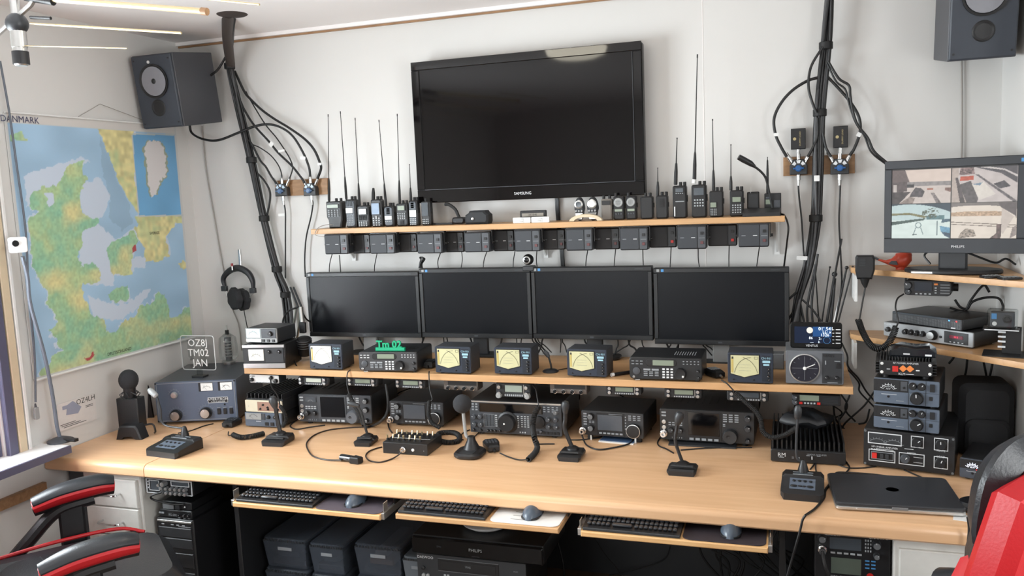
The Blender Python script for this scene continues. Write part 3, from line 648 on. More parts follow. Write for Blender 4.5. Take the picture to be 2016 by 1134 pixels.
M_pale = mat('pale blue plate', (186, 204, 220), .3)
switch('antenna switch with pale blue plate, left one of the left pair', 557, 374, M_pale, mat('steel blue knob', (84, 112, 150), .3))
switch('antenna switch with pale blue plate, right one of the left pair', 613, 373, M_pale, MATS['steel blue knob'])
switch('black antenna switch with blue knob, left of the right cable bundle', 1572, 329, M_print, M_blue)
switch('black antenna switch with blue knob, right of the right cable bundle', 1653, 328, M_print, M_blue)
for px0, px1, py0, py1, lb in ((1557, 1586, 254, 293, 'black dummy load block above the third switch'), (1641, 1669, 249, 290, 'black dummy load block above the fourth switch')):
    a = atY(px0, py0, 3.49); c = atY(px1, py1, 3.49); w, hh = c.x-a.x, a.z-c.z
    e = thing('dummy_load', lb, 'dummy load', ((a.x+c.x)/2, 3.48, c.z)); MB().box(-w/2, w/2, 0, .04, 0, hh, .002).build('block', M_blk, e)
    for k, (st, sz) in enumerate((('DUMMY LOAD', .0085),)):
        o = link('lettering', text_mesh(st, sz, mat('gold print', (176, 160, 116), .5)), e, (w*.12, -.001, hh*.5)); o.rotation_euler = (0, PI/2*3, 0)
    MB().lathe((-w*.25, -.0005, hh*.5), [(.006, 0), (.006, .0006), (.003, .0007)], 12, 'y').build('emblem', MATS['gold print'], e)
    MB().cyl((0, .02, 0), (0, .02, -.022), .008, n=12).build('connector', M_chrome, e)
# ================================================================== headphones
hp = atY(470, 560, 3.47); e = thing('headphones', 'black over-ear headphones hanging on a hook below the left cables', 'headphones', hp.to_tuple()); q = lambda px, py, y=3.47: atY(px, py, y)-hp
arc = smooth([q(*p) for p in ((443, 566), (440, 548), (452, 533), (470, 528), (488, 537), (497, 552), (499, 568))], 6)
MB().tube(arc, .012, 8, rr=[.009+.008*math.sin(PI*i/(len(arc)-1)) for i in range(len(arc))]).build('headband', M_blkl, e)
for k, (px, py, y) in enumerate(((463, 588, 3.44), (478, 590, 3.485))):
    c_ = q(px, py, y); b = MB(); b.slab([(.058*(1+.06*math.cos(7*a))*math.cos(a), .054*(1+.06*math.cos(7*a))*math.sin(a)) for a in np.linspace(0, 2*PI, 42, endpoint=False)], -.018, .018, .008)
    cu = b.xf(Matrix.Translation(c_) @ Matrix.Rotation(-.5, 4, 'Z')).build('ear_cushion', M_foam, e)
for p in ((442, 568), (498, 572)): MB().slab(rrect(.03, .026, .003), -.01, .01, .002).build('slider', M_char, e, loc=q(*p))
MB().tube([q(443, 573), q(447, 584), q(452, 588)], .002, 6).build('yoke', M_silver, e); MB().tube([q(498, 578), q(493, 584), q(486, 591)], .002, 6).build('yoke', M_silver, e)
MB().tube(smooth([q(480, 606), q(481, 615), q(484, 630), q(488, 650)]), .0024, 6).build('lead', M_cable, e)
e = thing('wall_hook', 'chrome strip hook on the wall holding the headphones', 'hook', atY(471, 500, 3.52).to_tuple()); o_ = Vector(e.location)
MB().box(-.006, .006, -.002, .009, -.07, .022, .001).build('strip', M_chrome, e); MB().tube([(0, 0, -.065), (0, -.04, -.068), (0, -.05, -.055)], .004, 8).build('peg', M_chrome, e)
e = thing('red_marker', 'small red capped pen tucked into the headphone band', 'pen', atY(457, 524, 3.45).to_tuple()); MB().cyl((0, 0, -.02), (0, 0, .0), .004, n=10).build('barrel', M_silver, e); MB().cyl((0, 0, 0), (0, 0, .014), .006, n=10).build('cap', mat('dark red', (140, 40, 44), .4), e)
# ================================================================== upper shelf
ZS = 1.592
def plank(name, label, x0, x1, y0, y1, z1, t, m=M_shelf):
    e = thing(name, label, 'shelf', ((x0+x1)/2, (y0+y1)/2, z1-t)); w, d = (x1-x0)/2, (y1-y0)/2
    MB().box(-w, w, -d, d, 0, t, .0015).build('board', m, e); return e
us = plank('wall_shelf', 'long narrow beech wall shelf under the television, holding handheld radios', -2.058, .001, 3.33, 3.525, ZS, .023)
for x in (-1.95, -1.0, -.03):
    b = MB(); b.box(-.01, .01, -.16, .0, -.004, .0); b.box(-.01, .01, -.006, .0, -.14, 0); b.raw([(-.003, -.15, -.004), (.003, -.15, -.004), (.003, -.006, -.13), (-.003, -.006, -.13), (-.003, -.006, -.004), (.003, -.006, -.004)], [(0, 1, 2, 3), (0, 3, 4), (1, 5, 2)])
    b.build('bracket', M_white, us, loc=(x+1.0285, .095, 0))
def whip(e, p0, p1, r, base=.25):
    p0 = Vector(p0); p1 = Vector(p1); L_ = p1-p0; b = MB()
    b.tube([p0, p0+L_*.02, p0+L_*base*.6, p0+L_*base, p0+L_*(base+.02), p0+L_*.97, p0+L_*.975, p1], r, 8, rr=[r*.8, r, r*.95, r*.6, r*.34, r*.24, r*.36, r*.36]); b.build('antenna', M_rubber, e)
G_H = 'handheld radios on the upper shelf'
def handheld(label, bl, br, tl, ab=None, at=None, disp=None, dm=M_lcd, keys=None, km=M_pgrey, knobs=(.55, .85), fm=M_blk, face=None, Y=3.385, d=.036, base=.25, waist=False, ar=.0062, grille=None):
    D = Dev('handheld_radio', label, 'radio', bl, br, tl, ZS, d, G_H, foot=0, Y=Y); w, h = D.w, D.h
    if waist: ol = [(-w*.38, 0), (w*.4, 0), (w*.5, h*.3), (w*.5, h*.95), (w*.44, h), (-w*.46, h), (-w*.5, h*.95), (-w*.5, h*.42), (-w*.4, h*.3)]
    else: ol = rrect(w, h, w*.14, 3, 0, h/2)
    MB().slab(ol, 0, d, .005).build('case', fm, D.e)
    if face: MB().slab(rrect(w*.82, h*.9, w*.2, 3, 0, h*.5), -.004, .004, .002).build('front_cover', face, D.e)
    if disp: D.rect(disp[0]-.05, disp[1]-.02, disp[2]+.05, disp[3]+.02, M_blk, 'display_frame', t=.001, y=-.003); D.rect(*disp, dm, 'display', t=.0015, y=-.0035)
    if keys: D.grid(*keys, km, .55, .5, .002, -.003, 'keypad')
    if grille: D.grid(*grille, M_rubber, .5, .8, .001, -.003, 'grille')
    for i, u in enumerate(knobs): MB().lathe(((u-.5)*w, d*.5, h), [(.0065, -.002), (.0065, .012), (.0055, .014)], 10).build('knob', M_rubber, D.e)
    MB().box(w*.5-.002, w*.5+.003, d*.3, d*.7, h*.5, h*.7, .001).build('side_button', M_rubber, D.e)
    if ab: o = D.loc; whip(D.e, atY(*ab, Y+d*.5)-o, atY(*at, Y+d*.5)-o, ar, base)
    return D
M_face = mat('slate radio face', (64, 70, 78), .4)
handheld('stepped black handheld radio at the left end of the upper shelf', (644, 447), (674, 446), (642, 397), (648, 397), (646, 225), (.12, .76, .82, .88), M_lcd, (.12, .42, .88, .7, 4, 4), M_pgrey, waist=True, d=.05)
handheld('handheld radio with white oval display and grille, second from the left end', (682, 446), (702, 445), (678, 393), (682, 393), (670, 219), (.1, .52, .74, .7), M_lcdw, (.14, .06, .8, .46, 4, 5), M_pgrey, face=M_face, grille=(.15, .76, .8, .95, 4, 5))
handheld('short handheld radio with square white display, third from the left end', (704, 446), (727, 445), (702, 405), (708, 406), (699, 232), (.22, .6, .82, .84), M_lcdw, (.12, .04, .9, .28, 4, 3), M_key, grille=(.15, .34, .85, .55, 5, 3))
D = handheld('phone-like radio with big blue screen and stub antenna on upper shelf', (732, 446), (753, 445), (729, 393), (735, 394), (735, 370), (.12, .46, .82, .86), mat('blue screen', (86, 112, 142), .2), (.12, .03, .88, .36, 3, 4), M_key, base=.98, ar=.0085)
D.knob(.5, .37, .005, M_lgrey, .003, name='navigation_ring')
handheld('grey handheld radio with low white display, left of the round-cornered one', (757, 446), (776, 445), (755, 406), (760, 406), (746, 236), (.14, .34, .84, .52), M_lcdw, (.12, .22, .85, .3, 4, 1), M_key, face=M_face, grille=(.15, .6, .85, .9, 1, 4))
handheld('rounded black handheld radio with small grey display and keypad', (781, 445), (803, 444), (779, 401), (787, 401), (782, 224), (.2, .7, .8, .9), M_lcd, (.12, .3, .88, .6, 4, 4), M_key, grille=(.2, .06, .8, .26, 1, 4))
handheld('tall handheld radio with white square display under three grey bars', (806, 444), (823, 443), (803, 395), (809, 396), (806, 323), (.14, .36, .88, .62), M_lcdw, (.1, .03, .9, .32, 4, 4), M_key, face=M_face, grille=(.15, .7, .85, .92, 1, 3), base=.35)
handheld('black handheld radio partly hidden by the television, with white keypad dots', (831, 443), (848, 442), (829, 397), None, None, (.1, .4, .8, .95), M_lcdg, (.1, .05, .85, .3, 4, 3), M_key, knobs=(.4,))
# middle of the shelf
p = atY(905, 440, 3.42); e = thing('boom_microphone', 'black microphone with bent arm lying on the upper shelf', 'microphone', (p.x, 3.42, ZS)); o_ = Vector(e.location)
MB().slab(rrect(.06, .03, .012, 3, 0, .017), -.02, .02, .006).build('head', M_blk, e)
MB().tube(smooth([Vector((0, 0, .028)), atY(902, 424, 3.42)-o_, atY(896, 412, 3.42)-o_, atY(884, 403, 3.42)-o_, atY(876, 402, 3.42)-o_]), .0075, 8).build('bent_arm', M_rubber, e)
MB().box(-.13, -.03, -.012, .012, .0, .008, .002).build('flat_bar', M_blk, e)
p = atY(942, 442, 3.40); e = thing('zip_case', 'small round black case on the upper shelf below the television', 'case', (p.x, 3.40, ZS))
MB().slab([(-.05, 0), (.05, 0), (.055, .012), (.055, .04), (.045, .048), (.038, .058), (-.03, .058), (-.036, .048), (-.05, .04), (-.053, .012)], -.03, .04, .008).build('shell', mat('dark case cloth', (38, 40, 43), .7), e)
MB().lathe((-.014, -.031, .024), [(.006, 0), (.006, .002), (.003, .003)], 12, 'y').build('snap_button', M_silver, e)
for px0, px1, py0, py1, lb in ((1010, 1044, 428.5, 440.5, 'left of the two white callsign blocks in front of the clock'), (1046, 1081, 427, 439.5, 'right of the two white callsign blocks in front of the clock')):
    a = atY(px0, py1, 3.35); c = atY(px1, py0, 3.35); w = c.x-a.x; hh = c.z-a.z
    e = thing('name_block', lb, 'sign', ((a.x+c.x)/2, 3.35, ZS)); MB().slab(rrect(w, hh, .003, 2, 0, hh/2), 0, .014, .001).build('block', M_white, e)
    for st, z in (('OZ8J', .7), ('TM02', .3)): link('lettering', text_mesh(st, .0095, M_pgrey), e, (0, -.0006, hh*z))
a = atY(1024, 428, 3.40); c = atY(1074, 413.5, 3.40); w = c.x-a.x
e = thing('clock', 'small black digital clock behind the white blocks on the upper shelf', 'clock', ((a.x+c.x)/2, 3.40, ZS)); hz = c.z-ZS
MB().slab(rrect(w, hz, .004, 2, 0, hz/2), 0, .02, .002).build('case', M_blk, e); MB().box(-w*.42, w*.42, -.002, .001, hz*.5, hz*.78).build('display', mat('clock display', (140, 134, 124), .3), e)
link('lettering', text_mesh('10 10:45', .011, M_blk), e, (0, -.0028, hz*.64))
b = MB()
for k in range(4): b.tube(smooth([(.004*k, .0, .04), (.004*k+.001, .004, -.06), (.012+.004*k, .004, -.2), (.018+.004*k, 0, -.30)]), .004, 6)
o = b.build('cable_strap', M_cable, loc=atY(1094, 400, 3.515)); tag(o, 'flat run of black cables dropping from the television behind the shelf', 'cable')
for bl, br, tl, lb, dm in (((1131, 433), (1150, 432), (1128, 389), 'silver toy-like handheld radio with dark screen, right of centre on the shelf', M_lcdg), ((1156, 432), (1177, 431), (1153, 388), 'silver toy-like handheld radio with pale lit screen beside its darker twin', M_lcdw)):
    D = Dev('handheld_radio', lb, 'radio', bl, br, tl, ZS, .034, G_H, foot=0, Y=3.40); w, h = D.w, D.h
    MB().slab([(w*.5*math.cos(a)*(.86 if math.sin(a) < 0 else 1), h*.5+h*.5*math.sin(a)) for a in np.linspace(0, 2*PI, 28, endpoint=False)], 0, .034, .006).build('case', M_char, D.e)
    MB().lathe((0, -.001, h*.7), [(w*.42, .0), (w*.42, .003), (w*.3, .005), (w*.28, .004)], 22, 'y').build('display_ring', M_silver, D.e)
    MB().lathe((0, -.003, h*.7), [(w*.28, 0), (w*.28, .002), (.001, .0025)], 16, 'y').build('display', dm, D.e)
    MB().slab([(-w*.4, h*.34), (w*.4, h*.34), (w*.3, h*.06), (-w*.3, h*.06)], -.003, .002, .001).build('lower_cover', M_silver, D.e)
    for u in (.22, .5, .78): D.knob(u, .42, .004, M_lgrey, .003, name='button')
p = atY(1154, 437, 3.35); e = thing('curved_strap', 'beige curved strap lying in front of the two silver radios', 'strap', (p.x, 3.35, ZS))
b = MB(); b.slab([(.07*math.cos(t), .03*math.sin(t)) for t in np.linspace(.05, PI-.05, 14)]+[(.05*math.cos(t), .018*math.sin(t)) for t in np.linspace(PI-.05, .05, 14)], -.012, .012, .002); b.build('strap', M_beige, e)
D = handheld('plain grey handheld radio with dark window, right of the silver pair', (1184, 433), (1205, 432), (1182, 392), None, None, (.14, .74, .86, .9), M_blk, None, knobs=(.2, .75), fm=mat('warm grey plastic', (112, 106, 100), .45), Y=3.39)
for bl, br, tl, lb in (((1208, 432), (1229, 431), (1207, 387), 'black handheld radio with round silver speaker, left one of the pair'), ((1233, 432), (1253, 431), (1231, 386), 'black handheld radio with round silver speaker, right one of the pair')):
    D = handheld(lb, bl, br, tl, None, None, (.15, .36, .85, .46), M_lcd, (.15, .2, .85, .32, 3, 1), M_grey, knobs=(.2,), Y=3.39)
    MB().lathe((0, -.002, D.h*.74), [(D.w*.42, 0), (D.w*.42, .003), (D.w*.36, .005), (.001, .004)], 24, 'y').build('speaker_grille', M_lgrey, D.e)
    b = MB()
    for i in range(-2, 3):
        for j in range(-2, 3):
            if i*i+j*j < 7: b.cyl((i*D.w*.1, -.0072, D.h*.74+j*D.w*.1), (i*D.w*.1, -.006, D.h*.74+j*D.w*.1), D.w*.028, n=6)
    b.build('grille_holes', M_ink, D.e, stuff=True)
handheld('plain black handheld radio below the right edge of the television', (1261, 431), (1286, 430), (1260, 387), None, None, None, None, None, knobs=(.4, .75), Y=3.39)
handheld('black handheld radio with ribbed front and thin antenna right of the television', (1292, 431), (1315, 430), (1290, 385), (1295, 386), (1295, 330), None, None, None, knobs=(.5, .85), grille=(.15, .5, .85, .85, 1, 5), base=.5)
D = handheld('wide-shouldered black handheld radio with white side print', (1325, 429), (1352, 429), (1321, 366), (1330, 364), (1333, 271), (.22, .8, .78, .92), M_lcdg, (.2, .74, .8, .78, 4, 1), M_key, d=.044, base=.45, ar=.0075)
D.rect(.1, .06, .18, .36, M_print, 'print_strip', t=.0008, y=-.003); D.rect(.2, .5, .85, .53, M_pgrey, 'print_strip', t=.0008, y=-.003)
D = handheld('large handheld radio with big grey screen and the tallest antenna', (1362, 429), (1391, 428), (1360, 364), (1367, 357), (1373, 107), (.16, .68, .84, .9), M_lcdg, (.14, .32, .86, .58, 4, 3), M_key, d=.046, base=.22, ar=.0075)
MB().cyl(atY(1366, 361, 3.408)-D.loc, atY(1367, 353, 3.408)-D.loc, .0085, n=12).build('antenna_collar', M_white, D.e)
handheld('slim handheld radio turned sideways, left of the twin-knob one', (1397, 427), (1424, 426), (1396, 376), (1405, 376), (1403, 234), (.08, .38, .5, .56), M_lcd, (.06, .06, .54, .34, 4, 4), M_key, d=.04, base=.28)
handheld('handheld radio with framed display and keypad, left of the gooseneck microphone', (1437, 425), (1464, 424), (1434, 375), (1439, 375), (1439, 284), (.2, .56, .8, .74), M_lcd, (.14, .12, .86, .48, 4, 4), M_key, d=.04, base=.3)
D = Dev('pager', 'small black pager standing behind the gooseneck microphone', 'pager', (1471, 422), (1495, 421), (1470, 378), ZS, .02, foot=0, Y=3.44); MB().slab(rrect(D.w, D.h, .004, 2, 0, D.h/2), 0, .02, .003).build('case', M_blk, D.e); D.rect(.1, .12, .9, .9, M_char, 'front_cover', t=.001); D.text('|', .3, 1.06, .02, M_silver)
D = Dev('scanner', 'two-part black scanner radio at the right end of the upper shelf', 'radio', (1505, 424), (1538, 423), (1503, 381), ZS, .03, foot=0, Y=3.44); MB().slab(rrect(D.w, D.h, .003, 2, 0, D.h/2), 0, .03, .003).build('case', M_blk, D.e)
D.rect(.08, .5, .45, .72, M_lcd, 'display'); D.rect(.08, .76, .45, .84, M_lcdg, 'display'); D.rect(.58, .3, .94, .68, M_grey, 'grille'); whip(D.e, atY(1511, 381, 3.45)-D.loc, atY(1511, 309, 3.45)-D.loc, .005, .9)
p0 = atZ(1500, 425, ZS); p0 = atY(1500, 424, 3.37); e = thing('gooseneck_microphone', 'black gooseneck desk microphone at the right end of the upper shelf', 'microphone', (p0.x, 3.375, ZS)); o_ = Vector(e.location)
MB().slab([(-.035, 0), (.05, 0), (.05, .014), (.03, .03), (-.035, .014)], -.072, .07, .003, 'x').build('base', M_blk, e)
MB().tube(smooth([Vector((.04, .03, .02)), atY(1515, 382, 3.4)-o_, atY(1508, 352, 3.39)-o_, atY(1498, 338, 3.38)-o_, atY(1484, 327, 3.37)-o_]), .0045, 8).build('gooseneck', M_rubber, e)
hd = [atY(1486, 328, 3.37)-o_, atY(1478, 322, 3.365)-o_, atY(1463, 314, 3.36)-o_, atY(1454, 309, 3.355)-o_]; MB().tube(hd, .01, 12, rr=[.006, .011, .012, .011]).build('head', M_blk, e)
cable('black lead hanging off the right end of the upper shelf', [atY(1536, 421, 3.40), atY(1545, 425, 3.38), atY(1552, 447, 3.36), atY(1549, 480, 3.38), atY(1543, 528, 3.45)], .0034)
cable('thin white lead drooping from the left end of the upper shelf', [atY(655, 442, 3.36), atY(640, 443, 3.34), atY(626, 449, 3.322), atY(621, 462, 3.32), atY(640, 466, 3.31), atY(655, 462, 3.31)], .0016, M_gcable)
# ------------------------------------------------------------------ external speakers under the upper shelf
ords = ['first', 'second', 'third', 'fourth', 'fifth', 'sixth', 'seventh', 'eighth', 'ninth']
def extspeaker(label, x0, x1, y0, y1, front, cordpx, red=False, prt=True, group=None):
    Y = 3.30 if front else 3.372
    D = Dev('extension_speaker', label, 'speaker', (x0, y1), (x1, y1), (x0, y0), None, .055 if front else .04, group, foot=0, Y=Y); w, h = D.w, D.h
    cm = mat('slate speaker case', (40, 42, 46), .45) if front else M_blk
    MB().slab(rrect(w, h, .006, 3, 0, h/2), 0, D.d, .004).build('case', cm, D.e)
    g = .68
    D.rect(.04, .05, g, .95, mat('slate grille', (54, 57, 62), .6, scale=900, var=.3) if front else mat('black grille', (36, 36, 38), .6, scale=900, var=.3), 'grille', t=.002, y=-.001, r=.003)
    D.rect(g+.03, .05, .97, .95, mat('slate control strip', (70, 73, 78), .45) if front else M_char, 'control_strip', t=.002, y=-.001, r=.003)
    for v, m_ in ((.68, M_blk), (.28, M_red if red else mat('dull maroon', (96, 56, 58), .5))): D.rect(g+.12, v-.06, g+.22, v+.06, m_, 'switch', t=.004, y=-.003, r=.0005)
    if prt:
        D.rect(.1, .485, .24, .51, M_pgrey, 'print_strip', t=.0006, y=-.0034); D.rect(.48, .485, .62, .51, M_print, 'print_strip', t=.0006, y=-.0034); D.rect(g+.06, .47, .95, .49, M_pgrey, 'print_strip', t=.0006, y=-.0034)
    zb = ZS-.0235-D.loc.z; br_ = MB(); hw = w/2+.006
    br_.box(-hw, -hw+.003, D.d*.3, D.d*.7, h*.4, zb); br_.box(hw-.003, hw, D.d*.3, D.d*.7, h*.4, zb); br_.box(-hw, hw, D.d*.3, D.d*.7, zb-.003, zb); br_.build('mounting_bracket', M_blk2, D.e)
    MB().cyl((hw-.001, D.d*.5, h*.48), (hw+.008, D.d*.5, h*.48), .006, n=10).build('bracket_knob', M_rubber, D.e); MB().cyl((-hw+.001, D.d*.5, h*.48), (-hw-.006, D.d*.5, h*.48), .006, n=10).build('bracket_knob', M_rubber, D.e)
    if cordpx:
        q = [Vector(((cordpx[0][0]-x0)/(x1-x0)*w-w/2, D.d*.6, .002))]+[atY(px, py, 3.43)-D.loc for px, py in cordpx[1:]]
        MB().tube(smooth(q), .0021, 6).build('cord', M_cable, D.e, ang=80)
GF, GR = 'front row of speakers under the shelf', 'rear row of speakers under the shelf'
fs = ((640, 686, 462, 501, ((647, 501), (649, 520), (648, 540))), (729, 778, 461.5, 500, ((736, 500), (738, 520), (737, 536))), (822, 871, 460, 499.5, ((862, 500), (862, 515), (864, 534))), (915, 965, 458, 497, ((954, 497), (953, 512), (951, 532))), (1014, 1064, 453.5, 495.5, ((1053, 496), (1056, 512), (1058, 530))), (1115, 1167, 451, 494, ((1154, 494), (1154, 512), (1153, 530))), (1221, 1276, 449, 493, ((1263, 493), (1266, 512), (1267, 530))), (1334, 1391, 445.5, 491, ((1373, 491), (1375, 512), (1378, 530))), (1454, 1514, 441, 487, ((1495, 487), (1492, 508), (1489, 530))))
whr = ['under the stepped radio', 'under the phone-like radio', 'just left of the television middle', 'under the zip case', 'under the callsign blocks', 'under the silver radios', 'under round-speaker radios', 'under the tallest antenna', 'at the right shelf end']
for i, s in enumerate(fs): extspeaker(f'dark grey speaker {whr[i]}, {ords[i]} of nine in front row', s[0], s[1], s[2], s[3], True, s[4], group=GF)
rs = ((694, 730, 461.5, 499.5, None), (784, 822, 460, 497, None), (876, 914, 457, 497, ((905, 497), (910, 512), (907, 532))), (972, 1013, 453.5, 495, ((1011, 495), (1011, 512), (1010, 532))), (1067, 1113, 452, 492, None), (1171, 1220, 449.5, 491.6, ((1210, 491), (1210, 512), (1209, 530))), (1279, 1332, 445.5, 488, ((1320, 488), (1320, 512), (1319, 530))), (1394, 1451, 443, 485, ((1435, 485), (1435, 508), (1435, 530))))
for i, s in enumerate(rs): extspeaker(f'black speaker set back under the shelf, {ords[i]} of eight from left', s[0], s[1], s[2], s[3], False, s[4], red=i >= 6, prt=2 <= i < 6, group=GR)
cable('thin lead with a plug hanging under the leftmost speaker', PY(3.40, (668, 502), (669, 512), (671, 540)), .0024, name='lead')
# ================================================================== four monitors
MX = ((-2.140, -1.566), (-1.560, -1.039), (-1.036, -.518), (-.513, .016)); mords = ['leftmost', 'second from left', 'second from right', 'rightmost']
MZ = ((1.386, 1.083), (1.399, 1.087), (1.399, 1.089), (1.390, 1.075))
for i, ((x0, x1), (zt, zb)) in enumerate(zip(MX, MZ)):
    w, hh = x1-x0, zt-zb; ex = ('its edge beside the left cable bundle', 'the coiled lead on its corner', 'a webcam on its top left corner', 'its edge beside the right cable bundle')[i]
    e = thing('monitor', f'black monitor, {mords[i]} of four, {ex}', 'monitor', ((x0+x1)/2, 3.40, zb), rz=(.02, .006, 0, -.01)[i], group='row of four monitors')
    MB().slab(rrect(w, hh, .004, 2, 0, hh/2), 0, .045, .006).build('housing', M_blk, e)
    bw = .018; b = MB()
    for s in ((-w/2, w/2, 0, .022), (-w/2, w/2, hh-.02, hh), (-w/2, -w/2+bw, .022, hh-.02), (w/2-bw, w/2, .022, hh-.02)): b.box(s[0]+.001, s[1]-.001, -.006, .001, s[2]+.001, s[3]-.001, .0015)
    b.build('bezel', mat('monitor bezel', (30, 31, 33), .38), e)
    MB().box(-w/2+bw, w/2-bw, -.002, .001, .022, hh-.02).build('screen', M_matt_scr, e)
    for k, m_ in ((0, M_lgrey), (1, M_bluelab)): MB().box(-w/2+.014+.018*k, -w/2+.025+.018*k, -.0066, -.0055, hh-.015, hh-.004).build('sticker', m_, e)
    b = MB(); b.box(w*.5-.07, w*.5-.035, -.0064, -.0055, hh-.011, hh-.009); b.box(-.008, .008, -.0064, -.0055, .008, .014); b.build('print_strip', M_grey, e, stuff=True)
    MB().box(-.035, .035, .045, .065, -.09, .12, .004).build('stand_neck', M_lgrey if i in (0, 3) else M_char, e); MB().slab(rrect(.22, .1, .03), -.09, -.079, .003, 'z').build('stand_base', M_blk, e, loc=(0, .058, 0))
p = atY(1041, 531, 3.40); e = thing('webcam', 'small round black webcam clipped on top of the monitors', 'webcam', (p.x, 3.40, 1.3995))
MB().slab(rrect(.05, .022, .005, 2, 0, -.004), -.012, .03, .003).build('clip', M_char, e); MB().ball((0, -.002, .034), .024, 18, 12).build('ball', M_blk, e)
o = MB().lathe((0, -.024, .034), [(.017, -.006), (.016, .003), (.012, .004)], 20, 'y').build('lens_ring', M_silver, e); MB().lathe((0, -.0285, .034), [(.012, 0), (.008, .001), (.001, .002)], 16, 'y').build('lens', M_glass_blk, e)
p = atY(826, 529, 3.42); b = MB()
for k in range(3): b.tube(smooth([Vector((.006*k-.006, .004*k, 0)), Vector((.003*k, .004*k, .02)), Vector((.014+.004*k, .003*k, .042)), Vector((.012-.006*k, .0, .05)), Vector((.002*k, .003*k, .03)), Vector((.004*k-.008, .004*k, .0))]), .0028, 6)
o = b.build('coiled_lead', M_cable, loc=(p.x, 3.43, 1.398)); tag(o, 'small coil of black lead sitting between the two left monitors', 'cable')
nth = [f'{i}{"st" if i in (1, 21) else "nd" if i in (2, 22) else "rd" if i in (3, 23) else "th"}' for i in range(1, 31)]
for i, (x0, x1, x2) in enumerate(((703, 716, 730), (742, 752, 775), (832, 829, 826), (838, 830, 824), (872, 874, 871), (878, 884, 894), (922, 930, 936), (936, 944, 950), (952, 953, 953), (990, 984, 978), (1016, 1017, 1017), (1030, 1027, 1028), (1050, 1064, 1076), (1056, 1072, 1086), (1046, 1060, 1070), (1072, 1066, 1060), (1102, 1104, 1103), (1108, 1112, 1116), (1150, 1158, 1165), (1176, 1178, 1177), (1215, 1214, 1210), (1236, 1250, 1258), (1262, 1270, 1280), (1245, 1225, 1204), (1306, 1318, 1324), (1322, 1314, 1310), (1332, 1336, 1344), (1340, 1332, 1326), (1380, 1390, 1402), (1384, 1400, 1412))):
    z0 = 672 if i < 20 else 678
    cable(f'black lead hanging below the monitors, {i+1}. from left' if 0 else f'black lead hanging from monitors to middle shelf, {nth[i]} of thirty from left', PY(3.47, (x0, 655), (x0*.6+x1*.4+random.uniform(-3, 3), z0), (x1, z0+8), (x2, z0+22)), .0028 if i % 3 else .0042, name='hanging_lead', group='leads hanging below the monitors')
# ================================================================== middle shelf
ZM = .996
ms = plank('shelf', 'long beech shelf standing over the desk radios, carrying meters and receivers', -2.293, .2275, 3.08, 3.50, ZM, .027)
for x in (-2.18, -1.33, -.82, .16):
    MB().box(-.012, .012, .178, .198, -(ZM-.027-ZD-.001), 0).build('support_panel', M_blk2, ms, loc=(x+1.033, 0.1, 0))
def curve(D, pts, m, wd=.0012, y=-.0058, name='scale_arc'):
    P = [Vector(D.L(u, v, y)) for u, v in pts]; P = smooth(P, 5); b = MB()
    for a, c in zip(P, P[1:]):
        d = (c-a).normalized(); q = Vector((-d.z, 0, d.x))*wd/2; b.raw([a-q, a+q, c+q, c-q], [(0, 1, 2, 3), (3, 2, 1, 0)])
    return b.build(name, m, D.e)
M_cyanlab = mat('pale blue label', (150, 190, 205), .4)
def swr_meter(label, pl, pr, tp, d=.11, face=None, yaw=None):
    D = Dev('swr_meter', label, 'meter', pl, pr, tp, ZM, d, 'blue grey cross-needle meters on the middle shelf', foot=.006, yaw=yaw)
    D.body(mat('dark meter case', (52, 54, 58), .5, scale=300, bump=.1)); D.panel(M_navy)
    P = lambda *uv: [((u-.5)*D.w, D.foot+v*D.h) for u, v in uv]
    MB().slab(P((.05, .95), (.05, .29), (.37, .16), (.71, .29), (.71, .95))[::-1], -.0035, 0, .0005).build('meter_frame', M_blk, D.e)
    MB().slab(P((.07, .92), (.07, .31), (.37, .19), (.69, .31), (.69, .92))[::-1], -.0045, 0, .0004).build('meter_face', face or M_cream, D.e)
    D.rect(.08, .34, .13, .84, mat('ochre strip', (186, 166, 96), .5), 'scale_strip', t=.0006, y=-.0044)
    curve(D, ((.15, .34), (.2, .55), (.3, .74), (.42, .83), (.52, .86)), M_ink, .0012); curve(D, ((.66, .34), (.62, .52), (.53, .7), (.43, .8), (.34, .86)), M_ink, .0012)
    D.frame(.59, .8, .67, .88, M_ink, .0006, 'scale_box', -.0046, .0008); D.rect(.09, .8, .13, .88, M_ink, 'scale_box', t=.0008, y=-.0045)
    b = MB()
    for k in range(9):
        u = .26+.03*k
        for j in range(3): q = D.L(u, .4+.1*j, -.0052); b.box(q[0]-.0006, q[0]+.0006, q[1], q[1]+.0003, q[2], q[2]+.0018)
    b.build('scale_marks', M_pgrey, D.e, stuff=True)
    D.rect(.755, .05, .955, .92, mat('dark blue strip', (28, 34, 44), .4), 'control_strip', t=.001)
    D.text('CN-901', .855, .83, .011, M_cyanlab); D.rect(.77, .68, .94, .76, M_cyanlab, 'label'); D.rect(.79, .59, .92, .65, M_cyanlab, 'label')
    for v in (.47, .35, .23, .12): D.knob(.9, v, .0048, M_blk, .008); D.rect(.77, v-.008, .82, v+.008, M_pgrey, 'print_strip', t=.0005)
    for u in (.13, .58): D.jack(u, .1, .003, .003, M_blk, 'screw')
    return D
swr_meter('cross-needle meter with window glare painted on its face, first from left on middle shelf', (611, 725.5), (675, 727), (612, 677), face=M_creamw)  # whiter face paints in the glare from the window
swr_meter('cross-needle meter right of the receiver with the green sign', (858.5, 733), (928, 735), (857, 682))
swr_meter('cross-needle meter just left of the tiny round-based microphone', (974.5, 735), (1047.5, 737), (974, 684))
swr_meter('cross-needle meter just right of the tiny round-based microphone', (1117.5, 739), (1195, 742), (1114, 687))
